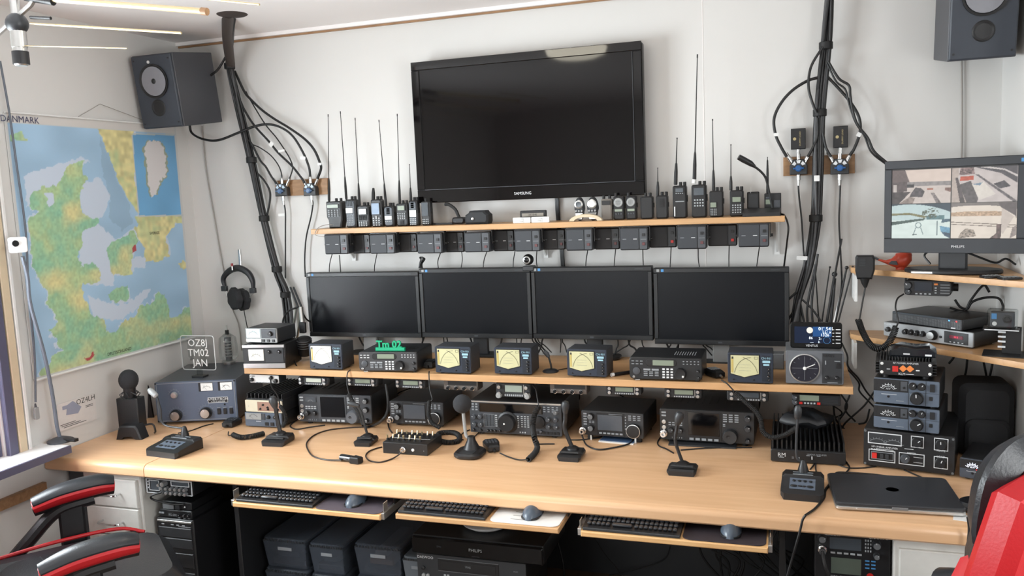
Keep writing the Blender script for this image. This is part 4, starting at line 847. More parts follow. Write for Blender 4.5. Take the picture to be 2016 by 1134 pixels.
swr_meter('cross-needle meter beside the compass dial, last on the middle shelf', (1433, 752), (1522, 755), (1432, 694), yaw=0)
D1 = Dev('tuner', 'silver and black meter box at the left end of the middle shelf, lower of two', 'meter', (481, 724.5), (563, 724), (479, 679), ZM, .17, foot=.004); D1.body(M_blk2); D1.panel(M_blk)
D1.rect(.0, .0, 1, .2, M_silver, 'trim_bar', t=.004); D1.rect(0, .88, 1, 1, M_silver, 'trim_bar', t=.004); D1.meter(.14, .32, .5, .8, M_creamw, M_ink)
D1.rect(.54, .24, .97, .86, M_char, 'control_panel'); D1.knob(.63, .7, .009, M_blk, .012); D1.knob(.87, .7, .009, M_blk, .012); D1.grid(.57, .38, .95, .46, 4, 1, M_key, .7, .8)
D2 = Dev('swr_meter', 'small pale meter box with bluish face, stacked on the silver and black one', 'meter', (485, 671), (546, 672), (484, 646), D1.top+.0, .15, foot=.005, Y=atZ(481, 724.5, ZM).y+.02); D2.body(M_char); D2.panel(M_lgrey)
D2.meter(.04, .34, .48, .94, mat('bluish meter face', (206, 226, 230), .4, emit=.05), M_ink, needle=False); D2.rect(.02, .04, .5, .26, M_silver, 'trim_bar', t=.003); D2.rect(.52, .32, .98, .96, M_grey, 'control_panel'); D2.knob(.82, .64, .011, M_blk, .014)
for u in (.58, .74, .9): D2.rect(u-.05, .06, u+.03, .24, M_blk, 'switch', t=.005)
# studio microphone on a scissor arm
p = atZ(640, 727, ZM); base = Vector((atY(600, 700, 3.36).x, 3.36, ZM)); e = thing('boom_arm_microphone', 'round black studio microphone on a sprung boom arm left of the monitors', 'microphone', base.to_tuple()); q = lambda px, py, y: atY(px, py, y)-base
hc = q(599, 680, 3.25); TM = Matrix.Translation(hc) @ Matrix.Rotation(.14, 4, 'Y') @ Matrix.Rotation(.25, 4, 'X')
b = MB(); b.lathe((0, 0, 0), [(.016, -.05), (.03, -.044), (.034, -.03), (.034, .02), (.03, .036), (.016, .042)], 22); b.xf(TM).build('microphone_body', M_blk, e)
for k in (-.004, .008, .02, .03): b = MB(); b.lathe((0, 0, 0), [(.0335, k-.003), (.0365, k), (.0335, k+.003)], 22); b.xf(TM).build('rib', M_char, e)
for dx in (-5, 5): MB().cyl(q(575+dx*.6, 566, 3.4), q(590+dx*.7, 604, 3.32), .005, n=8).build('arm_bar', M_char, e); MB().cyl(q(590+dx, 604, 3.32), q(573+dx*1.2, 700, 3.36), .006, n=8).build('arm_bar', M_silver, e)
MB().cyl(q(592, 606, 3.30), q(596, 642, 3.26), .011, n=12).build('arm_joint', M_silver, e); MB().slab(rrect(.03, .05, .004), -.008, .008, .002).build('mount', M_blk, e, loc=q(596, 645, 3.25))
MB().cyl((q(573, 700, 3.36).x, 0, 0), q(573, 698, 3.36), .009, n=12).build('clamp', M_char, e)
MB().tube(smooth([q(588, 604, 3.31), q(566, 614, 3.3), (q(557, 636, 3.3)), q(572, 648, 3.28), q(580, 655, 3.26)]), .0045, 7).build('lead', M_cable, e); MB().tube(smooth([q(580, 660, 3.24), q(578, 700, 3.2), q(584, 720, 3.15), q(598, 730, 3.11), q(612, 729, 3.11)]), .003, 7).build('lead', M_cable, e)
MB().tube(smooth([q(594, 612, 3.3), q(603, 628, 3.36), q(615, 636, 3.4)]), .004, 7).build('lead', M_cable, e)
def receiver(label, pl, pr, tp, lit, d=.2, yaw=None):
    D = Dev('receiver', label, 'radio', pl, pr, tp, ZM, d, foot=.008, yaw=yaw); D.body(M_blk2, r=.008); D.panel(mat('receiver panel', (58, 58, 60), .42) if lit else M_blk2, r=.012)
    km = M_print if lit else M_pgrey
    MB().slab(rrect(D.w*.42, D.h*.32, D.h*.14, 4, -D.w*.055, D.foot+D.h*.77), -.004, .0, .001).build('display_frame', M_blk, D.e)
    D.rect(.33, .66, .62, .9, M_lcd, 'display', t=.003, y=-.003); D.grid(.02, .64, .2, .9, 3, 2, km, .6, .25)
    MB().lathe(D.L(.1, .38, -.002), [(D.h*.17, 0), (D.h*.17, .003), (D.h*.12, .004)], 20, 'y').build('selector_ring', M_grey, D.e)
    D.grid(.045, .36, .155, .42, 2, 1, km, .6, .8); D.grid(.19, .4, .42, .5, 2, 1, M_pgrey, .85, .8); D.grid(.19, .14, .42, .38, 3, 3, M_pgrey, .7, .5); D.grid(.45, .05, .62, .55, 3, 4, M_print, .6, .55)
    MB().lathe(D.L(.71, .3, -.002), [(D.h*.26, 0), (D.h*.26, .01), (D.h*.23, .016), (D.h*.1, .015)], 26, 'y').build('tuning_knob', M_blk, D.e); D.jack(.75, .2, .004, .002, M_white, 'finger_dot', y=-.018)
    D.grid(.73, .68, .98, .92, 5, 2, km, .4, .3); D.knob(.95, .42, .006, M_blk, .01); D.knob(.95, .12, .006, M_blk, .01); D.jack(.06, .1, .005, .006, M_chrome)
    b = MB()
    for k in range(9): b.box(D.w*(.1+.035*k), D.w*(.1+.035*k)+.003, d*.3, d*.6, D.foot+D.h, D.foot+D.h+.001)
    b.build('vent_slots', M_pgrey if not lit else M_blk, D.e, stuff=True); MB().cyl((-D.w*.42, -.004, .004), (-D.w*.36, .004, .004), .003, n=8).build('foot_bail', M_silver, D.e)
    return D
R1 = receiver('grey desktop receiver carrying the green sign on the middle shelf', (708, 729.5), (822, 730.5), (706, 693), True)
receiver('black desktop receiver on the right half of the middle shelf', (1240, 745), (1382, 750), (1239, 703), False, yaw=0)
a = atZ(740, 690, R1.top+.002); c = atZ(797, 690.5, R1.top+.002); w = c.x-a.x
e = thing('name_sign', 'green printed sign standing on the grey receiver', 'sign', ((a.x+c.x)/2, (a.y+c.y)/2, R1.top+.001), R1.rz)
MB().box(-w/2, w/2, -.004, .012, 0, .014, .002).build('base_bar', M_green, e); link('lettering', text_mesh('Tm 02', .042, M_green, .004, off=.0012), e, (-w*.04, .004, .026))
def handmic(label, px, py, z, yaw, w=.055, l=.085, keys=False, coil=None, r=.006, flat=True, lead=None):
    p = atZ(px, py, z) if flat else atY(px, py, z); e = thing('hand_microphone', label, 'microphone', p.to_tuple(), yaw)
    ol = [(-w*.34, -l*.5), (w*.34, -l*.5), (w*.5, l*.1), (w*.5, l*.4), (w*.38, l*.5), (-w*.38, l*.5), (-w*.5, l*.4), (-w*.5, l*.1)]
    if flat: MB().slab(ol, .001, .028, .006, 'z').build('shell', M_blk, e)
    else: MB().slab([(a_, b_-l*.5) for a_, b_ in ol], -.014, .014, .006).build('shell', M_blk, e)
    b = MB()
    if keys:
        for i in range(4):
            for j in range(4): b.box(-w*.34+w*.18*i, -w*.22+w*.18*i, -l*.05+l*.12*j, l*.02+l*.12*j, .026, .03)
        b.build('keypad', M_key, e, stuff=True)
    elif flat:
        for i in range(4): b.box(-w*.36+w*.19*i, -w*.25+w*.19*i, -l*.08, l*.34, .026, .0295, .001)
        b.build('grille', M_grey, e)
    else:
        for k in range(4): b.slab([(-w*.3+w*.04*k, -l*.3-l*.05*k), (w*.3-w*.04*k, -l*.3-l*.05*k), (w*.3-w*.04*k, -l*.27-l*.05*k), (-w*.3+w*.04*k, -l*.27-l*.05*k)], -.016, -.013)
        b.build('grille', M_char, e); MB().tube([(0, 0, -l*.9), (0, 0, -l*1.2)], .008, 10, rr=[w*.3, .006]).build('strain_relief', M_rubber, e)
    if flat: MB().cyl((0, -l*.48, .012), (0, -l*.66, .01), .006, .004, 8).build('strain_relief', M_silver if keys else M_rubber, e)
    inv = e.matrix_basis.inverted()
    if lead: MB().tube(smooth([inv @ v for v in lead]), .0026, 6).build('lead', M_cable, e, ang=80)
    if coil: MB().coil([inv @ v for v in coil], r, .0021).build('coiled_cord', M_rubber, e, ang=80)
    return e
handmic('hand microphone lying between the grey receiver and the second meter', 849, 722, ZM, .1, coil=[atY(845, 790, 3.03), atY(844, 815, 2.98), atY(850, 832, 2.96), atY(866, 842, 2.96)], r=.007, lead=[atZ(845, 731, ZM+.01), atY(844.5, 738, 3.06), atY(846, 765, 3.05), atY(851, 786, 3.03), atY(845, 790, 3.03)])
handmic('keypad hand microphone beside the black receiver on the middle shelf', 1408, 741, ZM, .55, keys=True, coil=[atY(1446, 771, 3.03), atY(1464, 788, 3.03), atY(1488, 810, 3.02), atY(1498, 828, 3.0), atY(1502, 850, 2.98), atY(1520, 861, 2.97), atY(1545, 856, 2.96), atY(1568, 842, 2.94)], r=.0075, lead=[atZ(1420, 748, ZM+.01), atY(1432, 756, 3.07), atY(1446, 771, 3.03)])
p = atZ(1084, 732, ZM); e = thing('mini_microphone', 'tiny microphone on a round base between two meters', 'microphone', p.to_tuple())
MB().lathe((0, 0, 0), [(.032, 0), (.033, .004), (.026, .009), (.006, .011)], 24).build('base', M_char, e); qh = atY(1077, 697, p.y+.01)-p; MB().tube(smooth([(.004, 0, .01), (.002, 0, .03), qh+Vector((.006, 0, -.012)), qh]), .004, 8).build('stem', M_blk, e)
MB().tube([qh+Vector((.006, 0, -.012)), qh, qh+Vector((-.012, -.002, .012))], .01, 10, rr=[.007, .01, .009]).build('head', M_grey, e); MB().tube(smooth([(.03, .01, .006), (.06, .06, .004), (.1, .1, .003)]), .002, 6).build('lead', M_cable, e)
p = atZ(1223, 739, ZM); e = thing('pen_torch', 'slim black pen torch with white tip on the middle shelf', 'pen', p.to_tuple(), .75); MB().cyl((-.035, 0, .008), (.045, 0, .008), .0065, n=12).build('barrel', M_blk, e); MB().cyl((-.046, 0, .008), (-.034, 0, .008), .0075, n=12).build('tip', M_white, e)
# rotator controller, weather station, whip antennas
D = Dev('rotator_controller', 'grey antenna rotator box with round compass dial on the middle shelf', 'controller', (1547, 754), (1661, 757.5), (1547, 690), ZM, .17, foot=.005, yaw=0); D.body(M_mid); D.panel(mat('grey dial panel', (98, 101, 106), .42)); RD = D
R_ = D.h*.44; cz = D.foot+D.h*.48; cx = -D.w*.17
MB().lathe((cx, -.002, cz), [(R_, 0), (R_, .006), (R_*.93, .0065), (R_*.92, .003)], 40, 'y').build('dial_ring', M_silver, D.e); MB().lathe((cx, -.002, cz), [(R_*.93, .001), (R_*.92, .0035), (.001, .0036)], 40, 'y').build('dial_face', mat('dark dial', (34, 34, 44), .3), D.e)
b = MB()
for k in range(12):
    a_ = PI*k/6; c_, s_ = math.cos(a_), math.sin(a_); r0, r1 = R_*(.7 if k % 3 else .12), R_*.82; wv = .0005
    b.raw([(cx+c_*r0-s_*wv, -.0062, cz+s_*r0+c_*wv), (cx+c_*r1-s_*wv, -.0062, cz+s_*r1+c_*wv), (cx+c_*r1+s_*wv, -.0062, cz+s_*r1-c_*wv), (cx+c_*r0+s_*wv, -.0062, cz+s_*r0-c_*wv)], [(3, 2, 1, 0)])
b.build('dial_marks', M_pgrey, D.e)
a_ = .42; b = MB(); c_, s_ = math.cos(a_), math.sin(a_); L_ = R_*.72; b.slab([(cx-s_*.0016, cz+c_*.0016), (cx+s_*.0016, cz-c_*.0016), (cx+c_*L_+s_*.0012, cz+s_*L_-c_*.0012), (cx+c_*L_-s_*.0012, cz+s_*L_+c_*.0012)], -.0085, -.0072); b.build('pointer', M_white, D.e); MB().lathe((cx, -.006, cz), [(.006, 0), (.006, .004), (.002, .005)], 14, 'y').build('hub', M_white, D.e)
D.rect(.63, .03, .97, .94, M_char, 'control_panel', t=.0015); D.text('YAESU', .74, .87, .013, M_pgrey); D.rect(.87, .5, .94, .66, M_blk, 'switch', t=.005); D.rect(.68, .6, .7, .72, M_pgrey, 'print_strip'); D.rect(.84, .7, .94, .72, M_pgrey, 'print_strip')
D.knob(.71, .2, .008, M_blk, .01); D.knob(.88, .2, .008, M_blk, .01); D.rect(.72, .05, .9, .07, M_pgrey, 'print_strip')
wp = Vector((D.loc.x, D.loc.y+.045, D.top+.001)); a = atPlane(1556, 684, wp, Vector((0, 1, 0))); c = atPlane(1658, 635, wp, Vector((0, 1, 0))); w = c.x-a.x; hh = c.z-a.z
e = thing('weather_station', 'black weather station display leaning on top of the rotator box', 'weather station', ((a.x+c.x)/2, wp.y, wp.z), rot=(-.05, 0, -.02))
MB().slab(rrect(w, hh, .008, 3, 0, hh/2), 0, .022, .003).build('case', mat('gloss black case', (16, 16, 17), .2, spec=.25), e); T = lambda u, v, y=-.0012: ((u-.5)*w, y, v*hh)
MB().box(T(.08, 0)[0], T(.8, 0)[0], -.001, .001, hh*.2, hh*.84).build('display', mat('navy display', (18, 28, 48), .3, spec=.2, emit=0.22), e); MB().box(-.03, .03, .02, .06, 0, .02).build('stand_foot', M_blk, e)
MB().box(T(.44, 0)[0], T(.8, 0)[0], -.0016, -.0008, hh*.46, hh*.84).build('lit_area', mat('lit blue display', (30, 66, 112), .3, spec=.2, emit=0.22), e)
M_glow = mat('glowing digits', (228, 240, 250), .3, emit=0.39)
for st, u, v, sz in (("01' 541", .69, .76, .017), ('LL: x', .71, .64, .015), ('1326', .67, .52, .015), ('86', .4, .4, .013), ('2-', .58, .38, .013), ('3.', .56, .25, .011), ('....', .42, .26, .014)): link('lettering', text_mesh(st, sz, M_glow), e, T(u, v, -.002))
MB().lathe(T(.38, .7), [(.011, 0), (.011, .001), (.001, .002)], 18, 'y').build('moon_symbol', mat('glowing moon', (214, 208, 196), .4, emit=0.17), e)
b = MB()
for k in range(16):
    a0, a1 = 2*PI*k/16, 2*PI*(k+.7)/16; cx_, cz_ = T(.71, .33)[0], hh*.32; b.raw([(cx_+r_*math.cos(t), -.002, cz_+r_*math.sin(t)) for r_, t in ((.011, a0), (.0125, a0), (.0125, a1), (.011, a1))], [(0, 1, 2, 3), (3, 2, 1, 0)])
b.build('wind_ring', M_bluelab, e); link('lettering', text_mesh('VENTUS', .011, M_print), e, T(.42, .1))
b = MB()
for k in range(5): b.box(T(.88, 0)[0], T(.97, 0)[0], -.001, .0005, hh*(.2+.13*k), hh*(.2+.13*k)+.003); b.box(T(.815, 0)[0], T(.85, 0)[0], -.001, .0005, hh*(.2+.13*k), hh*(.2+.13*k)+.002)
b.build('button_marks', M_print, e, stuff=True)
for i, (p0, p1, r, lb) in enumerate((((1612, 632), (1606, 542), .0028, 'thin whip antenna leaning left behind the weather station'), ((1618, 634), (1634, 526), .0028, 'thin whip antenna with a black tip, second from left behind the weather station'), ((1628, 634), (1643, 540), .0055, 'thick black antenna with a ball end behind the weather station'), ((1636, 634), (1644, 548), .006, 'thick straight black antenna beside the ball-ended one'), ((1644, 634), (1667, 527), .0048, 'thick whip antenna leaning right towards the corner shelf'), ((1650, 634), (1679, 526), .0032, 'rightmost slanting thin whip antenna by the corner shelf'), ((1645, 620), (1653, 586), .0032, 'short white topped whip antenna among the black ones'), ((1640, 560), (1657, 470), .004, 'black coax coming up beside the whip antennas'))):
    a = atY(*p0, 3.46); c = atY(*p1, 3.47); a0 = a+(a-c)*((a.z-ZM)/(c.z-a.z)) if i != 7 else a
    e = thing('whip_antenna', lb, 'antenna', a0.to_tuple()); d_ = c-a0
    if i == 7: e.name = 'upright_coax'; e['category'] = 'cable'; MB().tube([(0, 0, 0), d_], r, 7).build('jacket', M_cable, e); continue
    MB().tube([Vector((0, 0, 0)), d_*.5, d_*.97, d_], r, 8, rr=[r*1.25, r, r*.8, r*.8]).build('rod', M_white if i == 6 else M_rubber, e)
    if i in (1, 2, 4, 5): MB().ball(d_, r*(1.9 if i == 2 else 1.5), 10, 8).build('tip', M_blk, e)
# ================================================================== radio heads hanging under the middle shelf
ZU = ZM-.0275
GHD = 'small radio heads hanging under the middle shelf'
def hang(D):
    zb = ZU-D.loc.z
    if zb > D.h: MB().box(-D.w*.3, D.w*.3, .02, .07, D.h-.002, zb, .001).build('mounting_bracket', M_blk2, D.e)
def head(label, pl, pr, tp, Y=3.115, lit=M_lcd, d=.05, yaw=None):
    D = Dev('mobile_radio', label, 'radio', pl, pr, tp, None, d, GHD, foot=0, Y=Y); w, h = D.w, D.h
    MB().slab(rrect(w, h, .006, 3, 0, h/2), .002, d, .003).build('case', M_blk2, D.e); MB().slab(rrect(w*.98, h*.96, .006, 3, 0, h/2), -.004, .006, .002).build('front_panel', M_char, D.e)
    D.rect(.25, .36, .8, .9, M_blk, 'display_frame', t=.002, y=-.003); D.rect(.28, .4, .77, .86, lit, 'display', t=.002, y=-.0045)
    for u in (.12, .9):
        for v in (.3, .75): D.knob(u, v, .0075 if h < .04 else .009, M_grey, .012, y=-.004, ring=M_silver)
    D.grid(.25, .08, .8, .26, 9, 1, M_key, .6, .7, y=-.004); D.rect(.81, .2, .83, .92, M_silver, 'trim_bar', t=.003, y=-.004); hang(D)
    return D
def jackpanel(label, pl, pr, tp, Y=3.115):
    D = Dev('jack_panel', label, 'panel', pl, pr, tp, None, .06, 'brown jack panels under the middle shelf', foot=0, Y=Y); w, h = D.w, D.h
    m_ = mat('brown grey steel', (84, 76, 70), .5); MB().slab(rrect(w, h, .002, 1, 0, h/2), .002, .06, .001).build('case', m_, D.e); D.rect(.02, .04, .98, .42, mat('taupe strip', (104, 96, 90), .5), 'jack_strip', y=.002); D.rect(.12, .48, .95, .92, M_blk2, 'recess_plate', t=.001, y=.002)
    for k in range(4): D.jack(.14+.235*k, .22, .008, .012, M_blk, 'socket'); D.jack(.14+.235*k, .22, .0095, .004, M_chrome, 'socket_ring')
    MB().box(-w*.5, w*.5, .02, .05, h, ZU-D.loc.z).build('mounting_bracket', m_, D.e); return D
D = Dev('mobile_radio', 'white-fronted radio under the left end of the middle shelf', 'radio', (492, 753), (549, 753.5), (492, 737.5), None, .06, GHD, foot=0, Y=3.115); MB().slab(rrect(D.w, D.h, .002, 1, 0, D.h/2), .002, .06, .001).build('case', M_char, D.e); D.panel(M_lgrey if 0 else M_white, t=.004)
D.knob(.1, .4, .009, M_blk, .012); D.knob(.77, .72, .008, M_blk, .012); D.knob(.92, .35, .009, M_blk, .012); D.grid(.22, .03, .8, .12, 6, 1, M_pgrey, .7, .9); D.grid(.04, .78, .2, .9, 3, 1, M_grey, .4, .8); hang(D)
MB().coil([D.e.matrix_basis.inverted() @ v for v in (atY(552, 800, 3.0), atY(560, 812, 2.98), atY(563, 828, 2.97), atY(556, 840, 2.97))], .007, .002).build('coiled_cord', M_rubber, D.e); MB().tube(smooth([D.e.matrix_basis.inverted() @ v for v in (atY(533, 748, 3.11), atY(535, 762, 3.08), atY(546, 778, 3.04), atY(552, 800, 3.0))]), .0032, 7).build('cord', M_cable, D.e)
head('small radio head under the blue grey meter at the left of the middle shelf', (588, 757), (648, 758), (588, 741), lit=mat('pale lit display', (190, 196, 184), .3))
head('small radio head under the left half of the grey receiver with green sign', (685, 759), (744, 760), (685, 743))
head('small radio head under the gap between grey receiver and second meter', (779, 763), (838, 764.5), (779, 746))
jackpanel('brown panel with four sockets under the second meter', (874, 767), (941, 769), (874, 747))
D = head('bigger radio head with wide display below the third meter', (977, 781), (1045, 784), (976, 753), lit=mat('grey lit display', (150, 160, 150), .25), d=.06)
for u in (.1, .92): D.knob(u, .16, .012, M_lgrey, .014, y=-.004)
inv = D.e.matrix_basis.inverted(); MB().tube(smooth([inv @ v for v in (atY(1048, 758, 3.12), atY(1055, 768, 3.08), atY(1058, 785, 3.05), atY(1061, 802, 3.03))]), .0026, 6).build('cord', M_cable, D.e)
MB().coil([inv @ v for v in (atY(1061, 800, 3.03), atY(1052, 818, 3.02), atY(1049, 840, 3.01), atY(1052, 862, 2.94), atZ(1058, 880, ZD+.016), atZ(1052, 893, ZD+.012), atZ(1040, 905, ZD+.011))], .0092, .0024, pitch=.0056).build('coiled_cord', M_rubber, D.e); MB().tube(smooth([inv @ v for v in (atZ(1040, 905, ZD+.011), atZ(1020, 905, ZD+.004), atZ(1000, 899, ZD+.004), atZ(984, 892, ZD+.01))]), .0026, 6).build('cord', M_cable, D.e)
jackpanel('brown panel with four sockets below the fourth meter', (1083, 774), (1155.5, 776), (1082, 754))
head('small radio head under the middle shelf above the small touch screen radio', (1193, 776), (1263, 778), (1193, 758.5))
head('small radio head under the left half of the black receiver', (1308, 782), (1382, 785), (1308, 763.5))
head('small radio head under the last meter of the middle shelf, behind a cord', (1431, 788), (1513, 790), (1431, 768.5), lit=M_lcdg)
D = Dev('mobile_radio', 'black radio with red end buttons under the compass dial box', 'radio', (1559, 796), (1655, 799), (1559, 775.5), None, .12, GHD, foot=0, Y=3.115); MB().slab(rrect(D.w, D.h, .003, 2, 0, D.h/2), .002, .12, .002).build('case', M_blk2, D.e); D.panel(M_blk)
D.rect(.16, .42, .56, .95, M_lcd, 'display'); D.knob(.06, .72, .009, M_grey, .012); D.knob(.06, .25, .009, M_grey, .012); D.grid(.24, .1, .5, .26, 4, 1, M_key, .6, .9)
for u in (.15, .52): D.rect(u, .08, u+.07, .3, M_red, 'red_button', t=.004)
D.grid(.62, .2, .95, .9, 1, 6, M_char, 1, .4, name='vent_slots'); hang(D)
# ================================================================== desk, left: amplifier, acrylic sign, valves, stack
A = Dev('linear_amplifier', 'large dark blue grey amplifier with two meters at the left end of the desk', 'amplifier', (311, 832), (470, 825), (305, 753.6), ZD, .40, foot=.012); A.body(mat('slate steel', (66, 70, 78), .4, bump=.05, scale=200)); A.panel(mat('slate panel', (84, 94, 112), .42))
A.frame(.02, .03, .98, .97, M_pgrey, wd=.002)
for u0, u1 in ((.57, .715), (.81, .955)): A.rect(u0-.03, .735, u1, .955, M_blk, 'meter_bezel', t=.001); A.meter(u0, .75, u1, .94, M_white, M_ink)
A.knob(.235, .675, .014, M_lgrey, .012, M_silver); A.arc(.235, .675, .024, .2, PI-.2, M_pgrey, .0008, -.0025, 7, .006, 'scale')
for u, v, in ((.24, .17), (.61, .2)):
    A.arc(u, v, .033, -.1, PI+.1, M_pgrey, .0006, -.0025, 11, .008, 'scale'); A.knob(u, v, .025, M_blk, .022, M_silver)
A.rect(.645, .44, .89, .58, M_blk, 'name_plate', t=.001); A.frame(.645, .44, .89, .58, M_print, wd=.0012, y=-.0035); A.text('AMERITRON', .767, .53, .017, y=-.005); A.text('AL-811X AMPLIFIER', .767, .47, .0075, y=-.005)
for u in (.77, .845, .92): A.rect(u-.02, .15, u+.02, .29, M_blk, 'rocker_switch', t=.005); A.rect(u-.02, .31, u+.02, .325, M_pgrey, 'print_strip')
A.jack(.845, .39, .004, .004, M_blk, 'indicator')
for u in (.015, .985):
    for v in (.03, .97): A.jack(u, v, .004, .004, M_blk, 'screw')
a = atZ(385, 741, A.top+.001)
pA = atPlane(362, 727, a, Vector((0, 1, 0))); pB = atPlane(424, 726, a, Vector((0, 1, 0))); pT = atPlane(362, 661, a, Vector((0, 1, 0)))
w = pB.x-pA.x; z0 = pA.z-A.top; hh = pT.z-pA.z
e = thing('acrylic_sign', 'clear acrylic callsign plate on a small black stand on the amplifier', 'sign', ((pA.x+pB.x)/2, a.y, A.top+.0005), .05)
MB().slab(rrect(w, hh, .012, 4, 0, z0+hh/2), -.003, .003, .0008).build('plate', M_acryl, e); MB().box(-.03, .03, -.022, .022, 0, .007, .001).build('stand', M_blk, e); MB().box(-.012, .012, -.006, .006, .006, z0+.004).build('stand_post', M_acryl, e)
o = MB().slab(rrect(w+.001, hh+.001, .012, 4, 0, z0+hh/2), -.0008, .0008)
fr = rrect(w, hh, .012, 4, 0, z0+hh/2); MB().tube([(x_, 0, z_) for x_, z_ in fr]+[(fr[0][0], 0, fr[0][1])], .0022, 5).build('edge', mat('lit acrylic edge', (214, 216, 216), .3), e)
for st, z in (('OZ8J', .79), ('TM02', .5), ('JAN', .2)): link('lettering', text_mesh(st, .047, M_white), e, (.004 if st != 'JAN' else .01, -.0036, z0+hh*z))
def valve(label, px, py, ptop, r, dark):
    p = atZ(px, py, A.top+.001); e = thing('transmitter_valve', label, 'valve', p.to_tuple()); hh = atPlane(px, ptop, p, Vector((0, 1, 0))).z-p.z; g = hh*.74
    MB().lathe((0, 0, 0), [(r*.6, 0), (r*.62, .008), (r*.8, .01), (r*.8, .016), (r*.62, .018)], 24).build('base_ring', M_silver, e)
    MB().lathe((0, 0, .016), [(r*.6, 0), (r, g*.12), (r*1.02, g*.5), (r*.92, g*.8), (r*.4, g*.93), (r*.18, g*.97), (r*.16, g)], 28).build('glass_envelope', M_glass, e)
    MB().cyl((0, 0, .018), (0, 0, .018+g*.8), r*.36, n=20).build('anode', M_blk2 if dark else M_mid, e)
    for k in range(6): MB().lathe((0, 0, .03+g*.1*k+g*.06), [(r*.37, -.003), (r*.46, 0), (r*.37, .003)], 18).build('anode_fin', M_char if dark else M_lgrey, e)
    MB().cyl((0, 0, g*.98), (0, 0, hh), .0045, .003, 10).build('top_cap', M_silver, e); MB().cyl((0, 0, .012+g*.94), (0, 0, .02+g*1.04), .009, n=12).build('seal', M_blk, e)
valve('large clear glass transmitter valve on the back of the amplifier', 452, 716, 640, .044, False)
valve('smaller dark transmitter valve behind the acrylic callsign plate', 372, 712, 643, .03, True)
e = thing('condenser_microphone', 'black microphone with foam ball on a curved stand beside the amplifier', 'microphone', atZ(258, 864, ZD).to_tuple(), .15); o_ = Vector(e.location); q = lambda px, py, dy=0: e.matrix_basis.inverted() @ atY(px, py, o_.y+dy)
hc = q(253, 748, .05); MB().ball(hc, .041, 18, 12, 1.12).build('foam_windshield', M_foam, e); MB().cyl(hc+Vector((0, 0, -.035)), hc+Vector((0, 0, -.085)), .026, .024, 18).build('microphone_body', M_blk, e)
b = MB()
for k in range(8):
    a_ = 2*PI*k/8; b.tube([hc+Vector((.026*math.cos(a_), .026*math.sin(a_), -.05)), hc+Vector((.042*math.cos(a_+.4), .042*math.sin(a_+.4), -.062)), hc+Vector((.03*math.cos(a_+.8), .03*math.sin(a_+.8), -.08))], .0022, 5)
b.build('shock_mount', M_char, e)
MB().slab(rrect(.1, .13, .004), -.03, .03, .004).build('stand_block', M_blk, e, loc=(hc.x, hc.y, .105)); MB().cyl((hc.x*.6, hc.y*.8, .02), (hc.x, hc.y, .06), .02, n=14).build('stand_post', M_blk, e)
MB().slab([(-.06, 0), (-.035, 0), (-.02, .012), (.02, .012), (.035, 0), (.06, 0), (.045, .05), (.035, .062), (-.035, .062), (-.045, .05)], -.02, .045, .006).build('stand_foot', M_blk, e)
MB().tube(smooth([(.04, .04, .05), (.075, .05, .05), (.085, .05, .02), (.06, .08, .004)]), .004, 7).build('lead', M_cable, e)
p = atZ(284, 823, ZD); e = thing('black_board', 'tall narrow black board leaning behind the foam ball microphone', 'board', p.to_tuple(), rot=(-.12, 0, .25)); MB().slab([(-.04, 0), (.045, 0), (.02, .175), (-.015, .175)], 0, .012, .003).build('panel', M_blk, e)
# base with buttons, gooseneck and small head
def button_mic(label, pl, pr, pk, head_px, neck, yaw=None, d=.15, hy=0.):
    D = Dev('desk_microphone', label, 'microphone', pl, pr, pk, ZD, d, foot=0, yaw=yaw); w = D.w; h0 = max(.02, min(.03, D.h)); h1 = .05
    b = MB(); b.slab([(0, 0), (0, h0), (.012, h0+.006), (d*.62, h1*.86), (d*.66, h1), (d*.95, h1), (d, h1*.8), (d, 0)], -w/2, w/2, .01, 'x'); b.build('base', M_blk, D.e)
    def P(u, t, z=0): return ((u-.5)*w, .012+t*(d*.62-.012), h0+.006+t*(h1*.86-h0-.006)+z)
    b = MB(); b.raw([P(.2, .12, .0008), P(.8, .12, .0008), P(.8, .92, .0008), P(.2, .92, .0008)], [(0, 1, 2, 3)]); b.build('button_panel', mat('slate button panel', (92, 102, 116), .4), D.e)
    for u in (.3, .43, .56, .69): MB().cyl(P(u, .7), P(u, .7, .004), .005, n=10).build('button', M_blk, D.e)
    for u, r in ((.3, .01), (.45, .006), (.54, .006), (.68, .01)): MB().slab([(r*math.cos(t), r*.7*math.sin(t)) for t in np.linspace(0, 2*PI, 12, endpoint=False)], 0, .004, .001, 'z').build('button', M_blk, D.e, loc=P(u, .32))
    MB().box(-w*.22, w*.22, d*.68, d*.8, h1, h1+.001).build('meter_window', M_lcdg, D.e); b = MB(); b.box(-w*.24, w*.24, d*.66, d*.675, h1, h1+.0016); b.box(-w*.24, w*.24, d*.81, d*.82, h1, h1+.0016); b.build('window_trim', M_pgrey, D.e)
    c_ = Vector((0, d*.88, h1)); MB().lathe(c_, [(.018, -.01), (.017, .006), (.009, .035), (.006, .04)], 18).build('neck_collar', M_blk, D.e)
    inv = D.e.matrix_basis.inverted(); yb = (D.e.matrix_basis @ c_).y; pts = [c_+Vector((0, 0, .03))]+[inv @ atY(x, y, yb) for x, y in neck]; MB().tube(smooth(pts), .0042, 8).build('gooseneck', M_char, D.e)
    hp_ = inv @ atY(*head_px, yb); t = (hp_-pts[-1]).normalized(); MB().tube([pts[-1], pts[-1]+t*.006, hp_, hp_+t*.012], .012, 14, rr=[.006, .011, .013, .008]).build('head', M_lgrey if hy else M_char, D.e)
    return D
